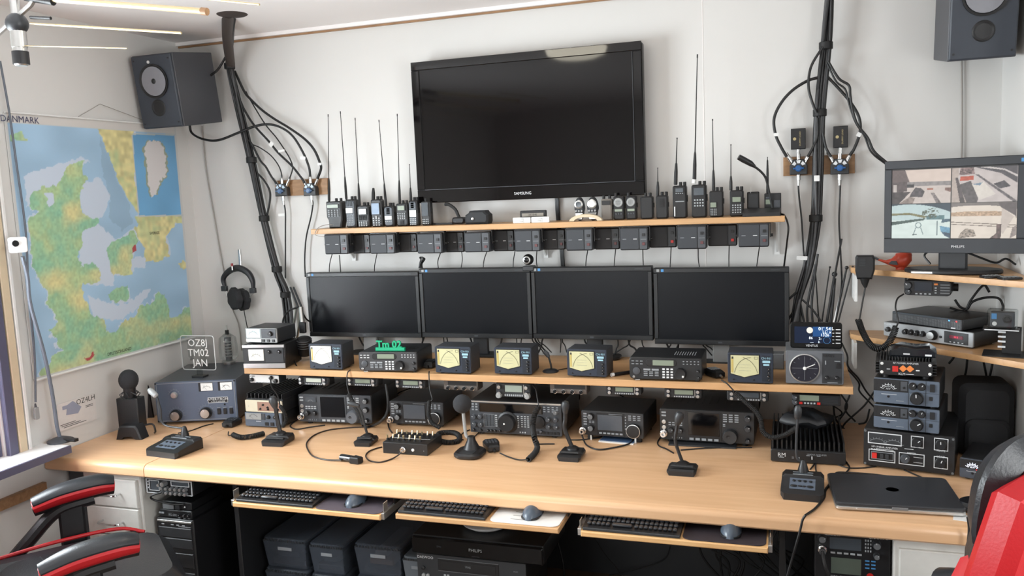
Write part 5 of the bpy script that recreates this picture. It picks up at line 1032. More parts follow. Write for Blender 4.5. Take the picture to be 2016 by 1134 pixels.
button_mic('button-covered desk microphone with silver head in front of the large amplifier', (285, 897), (348, 905), (285, 886), (297, 770), [(322, 835), (316, 805), (309, 781)], hy=1)
button_mic('button-covered desk microphone with tall thin neck, left of the laptop', (1536, 983), (1622, 992), (1536, 970), (1571, 806), [(1569, 900), (1568, 860), (1570, 825)], yaw=-.05)
handmic('small hand microphone lying in front of the large amplifier', 456, 838, ZD, .15, w=.07, l=.08, coil=[atZ(459, 856, ZD+.012), atZ(475, 861, ZD+.012), atZ(500, 858, ZD+.012), atZ(520, 853, ZD+.012)], r=.0095, lead=[atZ(450, 850, ZD+.008), atZ(450, 857, ZD+.008), atZ(459, 857, ZD+.012)])
D = Dev('power_supply', 'grey power supply with mirrored meter under the cream-fronted amplifier', 'power supply', (484, 838), (556, 842), (484, 811), ZD, .28, foot=.006, yaw=.02); D.body(M_blk2); D.panel(M_bgrey); D.meter(.04, .5, .46, .95, M_lgrey, M_ink); D.knob(.66, .72, .008, M_blk, .01); D.knob(.84, .72, .008, M_blk, .01); D.rect(.48, .5, .56, .94, M_grey, 'plate')
for u in (.55, .7, .85): D.rect(u, .1, u+.09, .34, M_blk, 'terminal', t=.004)
D.rect(.3, .36, .44, .39, M_print, 'print_strip', t=.0005); PSL = D
D = Dev('rf_amplifier', 'finned amplifier with cream front on top of the left grey power supply', 'amplifier', (484, 808), (556, 811), (484, 787), PSL.top, .3, foot=.002, Y=PSL.loc.y); fh = .05
D.body(M_blk2, feet=False); D.panel(mat('cream panel', (206, 198, 176), .45)); D.rect(.34, .12, .97, .88, mat('copper plate', (150, 116, 100), .45), 'socket_plate', t=.001)
for u, v in ((.42, .3), (.5, .65), (.62, .45), (.63, .3), (.78, .65), (.9, .3)): D.jack(u, v, .005, .006, M_blk, 'knob')
D.text('|||', .1, .5, .006, M_pgrey); b = MB()
MB().box(-D.w/2, D.w/2, .01, .3, D.foot+D.h, D.foot+D.h+.006).build('heatsink_base', M_blk2, D.e)
for k in range(10): x = -D.w/2+.004+(D.w-.012)*k/9; MB().box(x, x+.004, .01, .3, D.foot+D.h+.005, D.foot+D.h+fh*.55).build('heatsink_fin', M_blk2, D.e)
def plain_mic(label, pl, pr, tp, d, h1, post, head_px, hr, thick, yaw=None, goose=False, rnd=False, postm=None):
    D = Dev('desk_microphone', label, 'microphone', pl, pr, tp, ZD, d, foot=0, yaw=yaw); w = D.w; h0 = .016
    if rnd:
        b = MB(); b.slab(rrect(w, d, w*.36, 5, 0, d/2), 0, .022, .007, 'z'); b.build('base', M_blk, D.e); b = MB(); b.slab(rrect(w*.5, d*.36, .006, 3, 0, d*.3), .0205, .023, .0005, 'z'); b.build('push_bar', M_char, D.e)
        MB().lathe((0, d*.66, .02), [(w*.3, 0), (w*.24, .014), (w*.15, .034), (w*.13, .05)], 20).build('collar', M_blk, D.e); c_ = Vector((0, d*.66, .06))
    else:
        b = MB(); b.slab([(0, 0), (0, h0), (.008, h0+.006), (d*.4, h1*.8), (d*.45, h1), (d*.96, h1), (d, h1*.8), (d, 0)], -w/2, w/2, .008, 'x'); b.build('base', M_blk, D.e); MB().box(-w*.38, w*.38, .02, .034, h0+.009, h0+.015, .001).build('push_bar', M_char, D.e)
        MB().lathe((0, d*.72, h1-.002), [(.024, 0), (.022, .008), (.012, .014)], 16).build('collar', M_blk, D.e); c_ = Vector((0, d*.72, h1))
    inv = D.e.matrix_basis.inverted(); yb = (D.e.matrix_basis @ c_).y; pts = [c_]+[inv @ atY(x, y, yb) for x, y in post]; MB().tube(smooth(pts, 6), thick, 10, rr=None).build('gooseneck' if goose else 'post', postm or M_blk, D.e)
    hp_ = inv @ atY(*head_px, yb)
    if hr > .02: MB().ball(hp_, hr, 22, 14).build('foam_head', M_foam, D.e)
    else: t = (hp_-pts[-1]).normalized(); MB().tube([pts[-1]-t*.01, pts[-1], hp_, hp_+t*hr*.8, hp_+t*hr*1.1], hr, 14, rr=[thick*1.1, hr*.7, hr, hr*.75, hr*.2]).build('head', M_char, D.e)
    return D
plain_mic('black desk microphone with square base and post beside the cream-fronted amplifier', (513, 878.5), (558, 879), (513, 868), .1, .032, [(546, 825), (543, 806), (541, 799)], (538, 789), .019, .0085, yaw=.06)
plain_mic('small flat-based gooseneck microphone in front of the left big-screen radio', (695, 879), (731, 883), (695, 872), .085, .024, [(716, 830), (711, 812), (703, 798)], (690, 794), .012, .0055, yaw=.08, goose=True)
plain_mic('desk microphone with large foam ball head right of the toggle switch box', (887, 905), (942, 907.5), (887, 897), .12, .03, [(918, 858), (915, 840), (912, 812)], (910, 795), .036, .0065, rnd=True, postm=M_lgrey, yaw=0)
plain_mic('black desk microphone with flat square base in front of the wide silver-edged radio', (1096, 908), (1142, 909.5), (1096, 900), .1, .026, [(1112, 845), (1113, 825), (1113, 809)], (1113, 798), .016, .008, yaw=0)
plain_mic('slim black desk microphone standing before the right big-screen radio', (1312, 936), (1370, 938), (1312, 928), .09, .02, [(1330, 870), (1332, 845), (1334, 832)], (1337, 820), .017, .006, yaw=0)
# ================================================================== big transceivers
def feet(D, hgt=.02):
    for sx in (-1, 1): MB().cyl((sx*D.w*.4, .03, 0), (sx*D.w*.4, .03, D.foot+.002), .011, n=12).build('foot', M_rubber, D.e); MB().cyl((sx*D.w*.4, D.d-.04, 0), (sx*D.w*.4, D.d-.04, D.foot+.002), .011, n=12).build('foot', M_rubber, D.e)
def bigradio(label, pl, pr, tp, d, dark, yaw=None, foot=.014):
    D = Dev('transceiver', label, 'radio', pl, pr, tp, ZD, d, foot=foot, yaw=yaw); D.body(M_blk2, r=.005, feet=False); feet(D); D.panel(mat('radio panel dark', (34, 35, 37), .42) if dark else mat('radio panel', (58, 61, 66), .42), r=.005)
    km = M_pgrey if dark else M_key
    D.rect(.27, .06, .66, .97, M_blk if dark else M_grey, 'display_frame', t=.002); D.rect(.31, .2, .64, .93, M_matt_scr if not dark else M_glass_blk, 'display', t=.002, y=-.004)
    if not dark: D.rect(.1, .72, .25, .9, M_lcdg, 'meter_window'); D.arc(.175, .7, D.h*.1, .6, PI-.6, M_pgrey, .001, -.0056, 6, .004)
    D.grid(.015, .74, .075, .94, 1, 2, km, .8, .5); D.grid(.09, .46, .25, .6, 4, 2, km, .7, .45); D.grid(.31, .03, .64, .12, 5, 1, km, .7, .8); D.grid(.12, .05, .25, .12, 5, 1, M_pgrey, .25, .6)
    for v in (.58, .4): D.jack(.045, v, .008, .005, M_silver)
    D.jack(.045, .22, .014, .03, M_chrome, 'microphone_plug'); D.knob(.12, .33, .011, M_blk, .014, M_char); D.knob(.22, .33, .011, M_blk, .014, M_char)
    for k in range(3): D.grid(.675+.06*k, .66, .725+.06*k, .94, 1, 4, km, .8, .5)
    D.grid(.67, .52, .71, .62, 1, 2, km, .6, .6)
    for v in (.82, .5, .12): D.knob(.935, v, .012 if v > .2 else .009, M_blk, .016, M_mid if not dark else M_char)
    r_ = D.h*.23; m_ = mat('grey tuning knob', (96, 100, 106), .35) if not dark else mat('dark tuning knob', (42, 43, 45), .4)
    MB().lathe(D.L(.755, .24, -.002), [(r_, 0), (r_, .012), (r_*.95, .02), (r_*.88, .024), (r_*.2, .023)], 30, 'y').build('tuning_knob', m_, D.e); MB().lathe(D.L(.735, .26, -.0245), [(r_*.2, 0), (r_*.2, .002), (.001, .0005)], 14, 'y').build('finger_dimple', M_blk, D.e)
    b = MB()
    for k in range(10): b.box(-D.w*.4+D.w*.08*k, -D.w*.4+D.w*.08*k+.004, d*.35, d*.75, D.foot+D.h, D.foot+D.h+.001)
    b.build('vent_slots', M_blk, D.e, stuff=True)
    return D
B1 = bigradio('grey fronted transceiver with large dark screen, left of the toggle box', (591, 829.5), (733, 834), (590.5, 776), .30, False)
B2 = bigradio('black transceiver with large dark screen, right of the small touch screen one', (1300, 864), (1485, 880), (1297.5, 804), .30, True, yaw=-.03)
p = atZ(1420, 884, ZD); e = thing('radio_stand', 'low dark tray under the right big-screen radio', 'stand', (B2.loc.x-.01, B2.loc.y-.03, ZD)); MB().box(-.13, .12, 0, .12, 0, .006, .001).build('tray', M_char, e)
def screenradio(label, pl, pr, tp, d, yaw=None, foot=.012):
    D = Dev('transceiver', label, 'radio', pl, pr, tp, ZD, d, foot=foot, yaw=yaw); D.body(M_blk2, feet=False); feet(D); D.panel(mat('radio panel charcoal', (46, 47, 50), .42))
    D.rect(.25, .04, .7, .98, M_blk, 'display_frame', t=.002); D.rect(.27, .26, .67, .88, mat('grey touch screen', (74, 78, 84), .22), 'display', t=.003, y=-.004); D.grid(.28, .08, .68, .18, 6, 1, M_pgrey, .7, .6, y=-.004); D.rect(.45, .92, .67, .935, M_pgrey, 'print_strip', t=.001, y=-.004)
    D.grid(.03, .4, .1, .94, 1, 5, M_pgrey, .8, .5); D.grid(.12, .5, .22, .62, 2, 2, M_pgrey, .7, .5)
    D.knob(.16, .8, .013, M_blk, .016, M_mid); D.knob(.16, .32, .013, M_blk, .016, M_mid); D.jack(.03, .2, .014, .03, M_chrome, 'microphone_plug'); D.grid(.75, .7, .97, .94, 3, 3, M_pgrey, .6, .45); D.grid(.705, .3, .735, .9, 1, 5, M_pgrey, .6, .4)
    r_ = D.h*.28; MB().lathe(D.L(.85, .32, -.002), [(r_, 0), (r_, .012), (r_*.97, .018), (r_*.8, .019), (r_*.2, .018)], 30, 'y').build('tuning_knob', M_blk, D.e); MB().lathe(D.L(.85, .32, -.017), [(r_*1.01, 0), (r_*1.01, .003), (r_*.93, .0035), (r_*.93, .0)], 30, 'y').build('knob_ring', M_silver, D.e)
    return D
S1 = screenradio('small touch screen transceiver behind the toggle switch box', (769, 833), (874, 837), (769, 789.5), .24, yaw=.02)
S2 = screenradio('small touch screen transceiver on short legs, right of the wide radio', (1146, 855), (1267.5, 864), (1145, 808), .24, foot=.022)
for x0 in (-.36, .36): MB().box(S2.w*x0-.003, S2.w*x0+.003, .005, .012, 0, .022).build('bail_leg', M_white, S2.e)
inv = S2.e.matrix_basis.inverted(); L_ = S2.e.matrix_basis; plug = L_ @ Vector(S2.L(.03, .2, -.032))
MB().tube(smooth([Vector(S2.L(.03, .2, -.03)), inv @ atZ(1147, 860, ZD+.02), inv @ atZ(1155, 876, ZD+.004), inv @ atZ(1178, 885, ZD+.004), inv @ atZ(1215, 880, ZD+.004), inv @ atZ(1240, 873, ZD+.004), inv @ atZ(1248, 864, ZD+.004)]), .0032, 7).build('cord', M_cable, S2.e)
p = atZ(1217, 872, ZD); e = thing('booklet', 'blue and white booklet under the touch screen radio on legs', 'booklet', (p.x, p.y+.02, ZD), -.1); MB().box(-.075, .065, -.03, .1, .0, .004).build('pages', M_white, e); MB().box(-.073, .063, -.02, .1, .004, .0052).build('cover', mat('steel blue cover', (74, 98, 132), .5), e)
W = Dev('transceiver', 'wide transceiver with silver top edge and many knobs in the desk centre', 'radio', (927, 850), (1107, 859.5), (926, 788), ZD, .30, foot=.012, yaw=0); W.body(M_blk2, feet=False); feet(W); W.panel(mat('radio panel', (58, 61, 66), .42))
W.rect(0, .96, 1, 1, M_silver, 'trim_bar', t=.004); W.rect(.11, .66, .8, .93, M_glass_blk, 'display', t=.001); W.grid(.02, .68, .1, .94, 2, 3, M_pgrey, .6, .5); W.grid(.8, .72, .98, .92, 4, 3, M_pgrey, .5, .4)
W.grid(.16, .22, .27, .58, 3, 6, M_lcdg, .8, .8); W.frame(.155, .2, .275, .6, M_pgrey, wd=.001); W.grid(.28, .2, .31, .6, 1, 6, M_key, .7, .5); W.grid(.52, .2, .55, .6, 1, 6, M_key, .6, .5); W.grid(.56, .22, .66, .6, 3, 6, M_key, .6, .4)
r_ = W.h*.27; MB().lathe(W.L(.42, .37, -.002), [(r_*1.25, 0), (r_*1.2, .003), (r_, .006), (r_, .02), (r_*.9, .026), (r_*.3, .025)], 32, 'y').build('tuning_knob', M_blk, W.e); W.jack(.4, .36, .004, .003, M_white, 'finger_dot', y=-.027)
MB().lathe(W.L(.76, .42, -.002), [(r_*.72, 0), (r_*.7, .01), (r_*.3, .012)], 24, 'y').build('sub_knob', M_blk, W.e)
for u, v, r in ((.05, .5, .01), (.12, .52, .01), (.05, .26, .011), (.12, .26, .011), (.86, .52, .01), (.94, .52, .01), (.86, .3, .01), (.94, .3, .01), (.78, .14, .006)): W.knob(u, v, r, M_grey, .012)
for u in (.04, .12, .2, .24, .28, .33): W.knob(u, .08, .006, M_blk, .008)
W.grid(.54, .05, .62, .1, 3, 1, M_key, .5, .8); W.grid(.72, .05, .98, .14, 7, 1, M_blk, .6, .9); W.knob(.94, .74, .009, M_mid, .012)
# toggle switch box
K = Dev('switch_box', 'black box with two rows of pale toggle switches near the desk front', 'switch box', (753.5, 892.5), (841, 898.5), (753.5, 871), ZD, .145, foot=.001); K.body(M_blk2, feet=False, r=.001, ch=.0015)
for j, n in ((0, 7), (1, 8)):
    for i in range(n):
        x = -K.w*.41+K.w*.82*i/(n-1 if j else 6.6)-(.0 if j else .01); y = .035+.062*j; zt = K.foot+K.h
        t = thing if 0 else None; b = MB(); b.cyl((x, y, zt), (x, y, zt+.006), .0055, n=10); b.cyl((x, y, zt+.006), (x, y, zt+.009), .004, n=8); o = b.build('toggle_switch', M_blk, K.e)
        b = MB(); lean = .006 if (i+j) % 3 else -.004; b.cyl((x, y, zt+.008), (x, y+lean, zt+.022), .003, .0042, 8); b.build('lever', M_gold, o)
b = MB(); b.box(-K.w*.42, K.w*.42, .066, .068, K.foot+K.h, K.foot+K.h+.0006); b.build('engraved_line', M_print, K.e); K.jack(.46, .45, .012, .012, M_chrome, 'jack_socket', y=.004); K.jack(.68, .45, .006, .004, M_white, 'socket', y=.004); K.jack(.92, .42, .002, .001, M_pgrey, 'screw', y=.004)
inv = K.e.matrix_basis.inverted(); MB().tube(smooth([inv @ v for v in (atZ(790, 890, ZD+.02), atZ(784, 896, ZD+.01), atZ(770, 904, ZD+.003), atZ(748, 910, ZD+.003), atZ(728, 907, ZD+.003), atZ(720, 898, ZD+.003), atZ(726, 889, ZD+.003), atZ(740, 883, ZD+.003), atZ(752, 880, ZD+.003))]), .0028, 7).build('cord', mat('brown black cord', (44, 36, 32), .5), K.e)
p = atZ(690, 910, ZD); e = thing('foot_key', 'short black paddle handle lying on the desk with its cord', 'paddle', (p.x, p.y, ZD), -.25); MB().tube([(-.045, 0, .013), (-.03, 0, .014), (.0, 0, .014), (.015, 0, .014)], .013, 14).build('grip', mat('glossy black plastic', (24, 26, 30), .2), e); MB().slab([(.012, -.018), (.05, -.012), (.052, .014), (.012, .018)], 0, .026, .004, 'z').build('head', M_blk, e)
inv = e.matrix_basis.inverted(); MB().tube(smooth([inv @ v for v in (atZ(672, 906, ZD+.008), atZ(640, 905, ZD+.003), atZ(615, 897, ZD+.003), atZ(604, 880, ZD+.003), atZ(606, 868, ZD+.003), atZ(622, 855, ZD+.003), atZ(650, 846, ZD+.003), atZ(690, 842, ZD+.003), atZ(730, 840, ZD+.003))]), .003, 7).build('cord', mat('brown black cord', (44, 36, 32), .5), e)
handmic('hand microphone lying on its back between the foam ball and square microphones', 969, 884, ZD, .5, w=.062, l=.1)
c0 = [(864, 862), (864, 854), (880, 851), (897, 853), (905, 861), (900, 869), (880, 871), (866, 868)]
b = MB().coil([atZ(x, y, ZD+.01) for x, y in c0], .009, .0024); o = b.build('spiral_cable', M_rubber, ang=80); tag(o, 'ring of thick coiled cord behind the foam ball microphone', 'cord')
for lb, r, pts in (('lead from the plug of the left big-screen radio across the desk', .003, ((594, 820), (575, 834), (572, 840), (584, 845), (610, 841), (640, 837))), ('thin dark lead running back from the button microphone on the left', .0026, ((350, 853), (375, 848), (400, 839), (420, 834))), ('lead bending from the touch screen radio plug behind the toggle box', .0032, ((768, 824), (764, 832), (766, 843), (772, 852))), ('lead curving between foam ball microphone and wide radio', .0024, ((912, 866), (905, 862), (912, 852), (925, 846))), ('second lead behind the foam ball microphone', .0024, ((927, 866), (938, 856), (946, 848))), ('lead lying behind the flat square microphone', .0028, ((1050, 869), (1056, 874), (1075, 874), (1092, 874))), ('lead between the square microphone and touch screen radio', .0028, ((1124, 866), (1140, 866), (1160, 864), (1185, 860))), ('looped lead under the plug of the right big-screen radio', .0028, ((1303, 857), (1295, 870), (1298, 878), (1312, 884), (1326, 892))), ('lead lying in front of the right big-screen radio', .0028, ((1340, 886), (1380, 883), (1430, 881), (1480, 881))), ('black lead leaving the right button microphone towards the floor', .004, ((1634, 952), (1625, 965), (1622, 980), (1606, 1000), (1585, 1015))), ('lead looping on the desk behind the laptop', .003, ((1642, 935), (1650, 930), (1680, 931), (1720, 934), (1750, 938))), ('lead curling out of the finned amplifier at the right', .003, ((1657, 900), (1668, 912), (1672, 922), (1662, 934))), ('lead running from the finned amplifier under the meter amplifier', .0026, ((1650, 915), (1670, 921), (1700, 921), (1725, 918))), ('lead from the button microphone towards the finned amplifier', .0026, ((1595, 924), (1600, 918), (1604, 912))), ('second lead from the button microphone towards the finned amplifier', .0026, ((1607, 930), (1606, 922), (1606, 913))), ('lead beside the meter amplifier behind the laptop', .0028, ((1780, 925), (1815, 940), (1830, 945)))):
    cable(lb, [atZ(x, y, ZD+r*1.05) for x, y in pts], r, name='desk_lead')
cable('coiled black cord looping down from the left big-screen radio', [atY(760, 757, 3.1), atY(764, 790, 3.05), atY(762, 812, 3.0), atY(752, 828, 2.99), atZ(735, 838, ZD+.008), atZ(722, 841, ZD+.006)], .006, M_rubber, name='spiral_cable')
o = MB().coil([atY(687, 775, 3.05), atY(696, 795, 3.03), atY(708, 815, 3.0), atY(716, 838, 2.97)], .0072, .002).build('spiral_cable', M_rubber, ang=80); tag(o, 'coiled cord hanging in front of the left big-screen radio', 'cord')
cable('thin lead dropping from the middle shelf edge to the coiled cord', [atZ(690, 728, ZM+.006), atY(684, 735, 3.07), atY(683, 755, 3.06), atY(687, 776, 3.05)], .0026)
# finned linear amplifier right of centre
Fn = Dev('linear_amplifier', 'black finned linear amplifier lying between the right radio and meter amplifier', 'amplifier', (1517.5, 907), (1665, 916), (1517, 884), ZD, .36, foot=.004); Fn.body(M_blk, r=.002); Fn.panel(M_blk2)
zt = Fn.foot+Fn.h
for k in range(16): x = -Fn.w/2+.004+(Fn.w-.012)*k/15; MB().box(x, x+.005, .012, Fn.d, zt-.001, zt+.032).build('heatsink_fin', M_blk2, Fn.e)
Fn.text('RM', .15, .58, .02); Fn.text('LINEAR AMPLIFIER', .62, .74, .008, M_pgrey); Fn.grid(.26, .3, .42, .5, 2, 2, M_pgrey, .35, .25); Fn.rect(.55, .35, .562, .6, M_print, 'lever', t=.006); Fn.rect(.11, .36, .18, .4, M_pgrey, 'print_strip')
for u in (.48, .62): Fn.rect(u, .62, u+.05, .66, M_pgrey, 'print_strip')
p = Fn.e.matrix_basis @ Vector((.0, .2, zt+.033)); e = thing('black_bag', 'crumpled black bag lying on the fins of the linear amplifier', 'bag', p.to_tuple())
b = MB(); b.ball((0, 0, .028), .09, 20, 12, .32, 1.0, .9); b.v = [(x+.012*math.sin(9*y*8), y+.01*math.cos(40*x), max(0, z+.006*math.sin(70*x+50*y))) for x, y, z in b.v]; b.build('fabric', mat('black nylon', (26, 27, 30), .5, bump=.3, scale=30), e)

e = thing('power_brick', 'pale grey box on the middle shelf behind the last meter', 'power supply', (atY(1512, 698, 3.36).x, 3.36, ZM)); MB().box(-.06, .06, -.03, .03, 0, .062, .003).build('shell', M_mid, e)
rb = random.Random(11)
for i in range(18):
    px = 575+i*62+rb.uniform(-14, 14); z0 = rb.uniform(752, 790); d1, d2 = rb.uniform(-45, 45), rb.uniform(-50, 50)
    pa = atY(px, z0, 3.47); pb = atY(px+d1, z0+35, 3.49); pcc = atY(px+d2, z0+66, 3.47); pcc.z = max(pcc.z, ZD+.02); pb.z = max(pb.z, ZD+.05)
    cable(f'black lead behind the desk radios, {nth[i]} of eighteen from left', [pa, pb, pcc], rb.choice((.003, .004, .0055)), name='rear_lead', group='leads behind the desk radios')
# ================================================================== right-hand stack
P4 = Dev('linear_amplifier', 'black amplifier with white framed controls at the bottom of the right stack', 'amplifier', (1700, 914), (1879, 936), (1698, 843), ZD, .33, foot=.008); P4.body(M_blk2); P4.panel(M_blk)
P4.rect(.05, .62, .43, .93, M_char, 'meter_window', t=.001); P4.frame(.05, .62, .43, .93, M_print, wd=.003); b = MB()
P4.arc(.16, .52, P4.h*.24, .6, 2.5, M_pgrey, .001, -.005, 8, .006, 'scale'); P4.arc(.34, .5, P4.h*.26, .6, 2.5, M_pgrey, .001, -.005, 8, .006, 'scale')
for u0, u1, v0, v1, st in ((.53, .67, .63, .94, None), (.78, .93, .62, .95, 'PLATE'), (.78, .93, .14, .46, 'LOAD'), (.4, .68, .14, .46, 'METER'), (.06, .36, .14, .46, 'FUNCTION')):
    P4.frame(u0, v0, u1, v1, M_print, wd=.0022)
    if u1-u0 < .2: P4.knob((u0+u1)/2, (v0+v1)/2, .016, M_blk, .016)
    if st: vt = v0 if st == 'PLATE' else v1; P4.text(st, (u0+u1)/2 if st != 'FUNCTION' else .17, vt, .009, y=-.004)
P4.knob(.47, .3, .014, M_grey, .016); P4.text('HF-LINEAR AMPLIFIER', .24, .54, .0085); P4.rect(.14, .48, .34, .49, M_print, 'print_strip', t=.0004); P4.rect(.46, .56, .56, .575, M_print, 'print_strip', t=.0004)
P4.frame(.09, .2, .34, .4, M_pgrey, wd=.0015); P4.rect(.1, .23, .155, .37, M_red, 'red_switch', t=.008)
for u in (.19, .25): P4.rect(u, .24, u+.04, .36, M_char, 'switch', t=.006)
P4.rect(.56, .36, .66, .37, M_print, 'print_strip', t=.0004); P4.rect(.56, .22, .66, .23, M_print, 'print_strip', t=.0004)
for u in (.02, .98):
    for v in (.05, .95): P4.jack(u, v, .004, .003, M_mid, 'screw')
def psu(label, pl, pr, tp, surf, lit=False, full=True, Y=None, d=.25, yaw=None):
    D = Dev('power_supply', label, 'power supply', pl, pr, tp, surf, d, 'blue grey meter power supplies on the right', foot=.008, Y=Y); D.body(M_blk2)
    if yaw is not None: D.e.rotation_euler.z = yaw
    D.panel(M_bgrey if full else mat('slate supply panel', (62, 68, 78), .4)); D.rect(.0, .5, .53, .97, M_blk, 'meter_recess', t=.001)
    D.rect(.06, .52, .4, .95, M_blk, 'meter_window', t=.002); m_ = mat('glowing scale', (226, 232, 255), .4, emit=.7) if lit else M_print
    D.arc(.23, .5, D.h*.26, .45, PI-.45, m_, .0016, -.0062, 7, .006, 'scale'); D.arc(.23, .5, D.h*.2, .45, PI-.45, m_, .001, -.0062, 5, .004, 'scale'); D.text('A/V', .23, .6, .009, m_, y=-.0062)
    if lit: D.text('.', .3, .63, .03, mat('red glow', (230, 40, 40), .4, emit=.6), y=-.0065)
    D.jack(.23, .28, .004, .003, M_blk, 'indicator'); D.rect(.12, .36, .36, .375, M_print, 'print_strip', t=.0004); D.rect(.35, .12, .47, .14, M_pgrey, 'print_strip', t=.0004)
    D.rect(.42, .55, .52, .92, M_grey if full else M_mid, 'plate', t=.0015); D.jack(.47, .68, .004, .004, M_blk)
    if full:
        for u in (.6, .735): D.knob(u, .77, .012, M_blk, .012); D.rect(u-.03, .9, u+.03, .915, M_pgrey, 'print_strip', t=.0004)
        D.knob(.665, .3, .02, M_blk, .018); D.rect(.86, .6, .93, .9, M_blk, 'rocker_switch', t=.005); D.rect(.85, .25, .9, .4, M_blk, 'socket', t=.002)
        b = MB(); b.box(D.w*.04-.0006, D.w*.04+.0006, -.0026, -.001, D.foot, D.foot+D.h); b.box(D.w*.3-.0006, D.w*.3+.0006, -.0026, -.001, D.foot, D.foot+D.h); b.box(-D.w*.5, D.w*.04, -.0026, -.001, D.foot+D.h*.49, D.foot+D.h*.5); b.box(D.w*.04, D.w*.5, -.0026, -.001, D.foot+D.h*.52, D.foot+D.h*.53); b.build('panel_joints', M_blk, D.e)
    return D
yaw4 = P4.rz; Y3 = atZ(1720, 840, P4.top+.008).y
P3 = psu('lower of the two stacked blue grey power supplies on the right', (1720, 840), (1849, 854.5), (1720, 795.5), P4.top)
P2 = psu('upper of the two stacked blue grey power supplies on the right', (1720, 791), (1849, 802.5), (1720, 743), P3.top, Y=None)
P1 = Dev('rf_amplifier', 'finned black amplifier with orange diamonds on top of the right stack', 'amplifier', (1731, 737), (1836, 742.5), (1731, 709), P2.top, .165, foot=.012); P1.body(M_blk2); P1.panel(M_blk)
zt = P1.foot+P1.h
for k in range(18): x = -P1.w/2+.002+(P1.w-.006)*k/17; MB().box(x, x+.003, .005, P1.d, zt-.001, zt+.012).build('heatsink_fin', M_blk2, P1.e)
for sx in (-1, 1):
    for k in range(5): MB().box(min(sx*P1.w*.5, sx*(P1.w*.5+.012)), max(sx*P1.w*.5, sx*(P1.w*.5+.012)), .005, P1.d, P1.foot+P1.h*(.08+.19*k), P1.foot+P1.h*(.08+.19*k)+.003).build('side_fin', M_blk2, P1.e)
P1.rect(.25, .28, .36, .66, M_red, 'red_switch', t=.006)
for u in (.45, .58): s_ = P1.h*.24; cx, cz = (u-.5)*P1.w, P1.foot+P1.h*.5; MB().slab([(cx, cz-s_), (cx+s_*1.1, cz), (cx, cz+s_), (cx-s_*1.1, cz)], -.004, -.001).build('emblem', M_orange, P1.e)
P1.text('RF POWER AMPLIFIER', .5, .86, .008); P1.text('KLM', .43, .12, .011); P1.rect(.5, .1, .66, .13, M_print, 'print_strip', t=.0004); P1.rect(.69, .36, .76, .44, M_print, 'print_strip', t=.0004); P1.rect(.14, .4, .21, .44, M_print, 'print_strip', t=.0004)
for u in (.05, .95):
    for v in (.2, .8): P1.jack(u, v, .005, .004, M_white, 'screw')
p = P1.e.matrix_basis @ Vector((.022, .062, zt+.0125)); e = thing('glossy_box', 'glossy black box with rounded top lying on the finned amplifier', 'device', p.to_tuple(), P1.rz)
MB().slab([(-.07, .0), (.068, 0), (.07, .016), (.05, .03), (.01, .026), (-.035, .031), (-.07, .02)], -.05, .06, .004).build('shell', mat('gloss dark shell', (24, 27, 32), .12), e); MB().box(-.03, -.01, -.0505, -.049, .008, .012).build('badge', M_print, e); MB().box(.035, .055, -.0505, -.049, .005, .011).build('badge', M_print, e)
P6 = psu('half-hidden power supply with glowing meter behind the right chair', (1889, 938), (2004, 957), (1887, 900), ZD, True, False, d=.2); 
p = atZ(1880, 905, ZD); e = thing('black_case', 'tall black padded case standing behind the right power supplies', 'case', ((atY(1884, 850, 3.16).x+.755)/2, 3.16, ZD))
hh = atY(1900, 756, 3.16).z-ZD; cwd = .755-atY(1884, 850, 3.16).x-.012; MB().slab(rrect(cwd, hh, .03, 4, 0, hh/2), 0, .16, .02).build('body', mat('black cordura', (26, 27, 30), .75, bump=.3, scale=120), e); MB().slab(rrect(cwd*.8, hh*.5, .03, 4, 0, hh*.28), -.02, .01, .01).build('pocket', MATS['black cordura'], e)
# laptop and mouse
La = Dev('laptop', 'closed dark laptop on the right front of the desk', 'laptop', (1645, 1003), (1904, 1018), (1645, 996), ZD, .27, foot=.004); w, d = La.w, .265
MB().slab(rrect(w, d, .012, 3, 0, d/2), .004, .016, .003, 'z').build('base', M_silver, La.e); MB().slab(rrect(w*.998, d, .014, 3, 0, d/2), .0165, .027, .003, 'z').build('lid', mat('dark laptop lid', (44, 46, 50), .4, scale=500, var=.12), La.e)
MB().box(-.022, .022, -.0015, .004, .012, .021, .001).build('latch', M_mid, La.e); MB().box(-w*.34, -w*.33, -.0012, 0, .01, .013).build('indicator', M_white, La.e); MB().lathe((0, d*.5, .027), [(.021, 0), (.021, .0006), (.019, .0006), (.019, 0)], 24).build('round_badge', M_char, La.e)
for x in (-1, 1):
    for y in (.02, d-.02): MB().cyl((x*w*.45, y, 0), (x*w*.45, y, .005), .006, n=8).build('foot', M_rubber, La.e)
p = atZ(1926, 1004, ZD); e = thing('docking_puck', 'rounded black gadget on the desk between laptop and right chair', 'device', p.to_tuple(), .3)
MB().slab([(.055*math.cos(t)*(1.15 if math.cos(t) < 0 else 1), .045*math.sin(t)) for t in np.linspace(0, 2*PI, 24, endpoint=False)], 0, .03, .01, 'z').build('shell', mat('glossy black plastic', (24, 26, 30), .2), e); MB().box(-.02, .015, -.01, -.006, .03, .0306).build('badge', M_pgrey, e); MB().tube(smooth([(0, .04, .012), (.02, .07, .006), (.06, .09, .003)]), .0022, 6).build('lead', M_cable, e)
p = atZ(1925, 1028, ZD); e = thing('paper_slip', 'pink and white paper slip by the right edge of the laptop', 'paper', (p.x, p.y+.01, ZD+.0005), -.2); MB().box(-.06, .05, -.02, .03, 0, .0008).build('sheet', M_white, e); MB().box(.0, .05, -.02, .0, .0008, .0012).build('pink_print', mat('pink print', (214, 140, 130), .5), e)
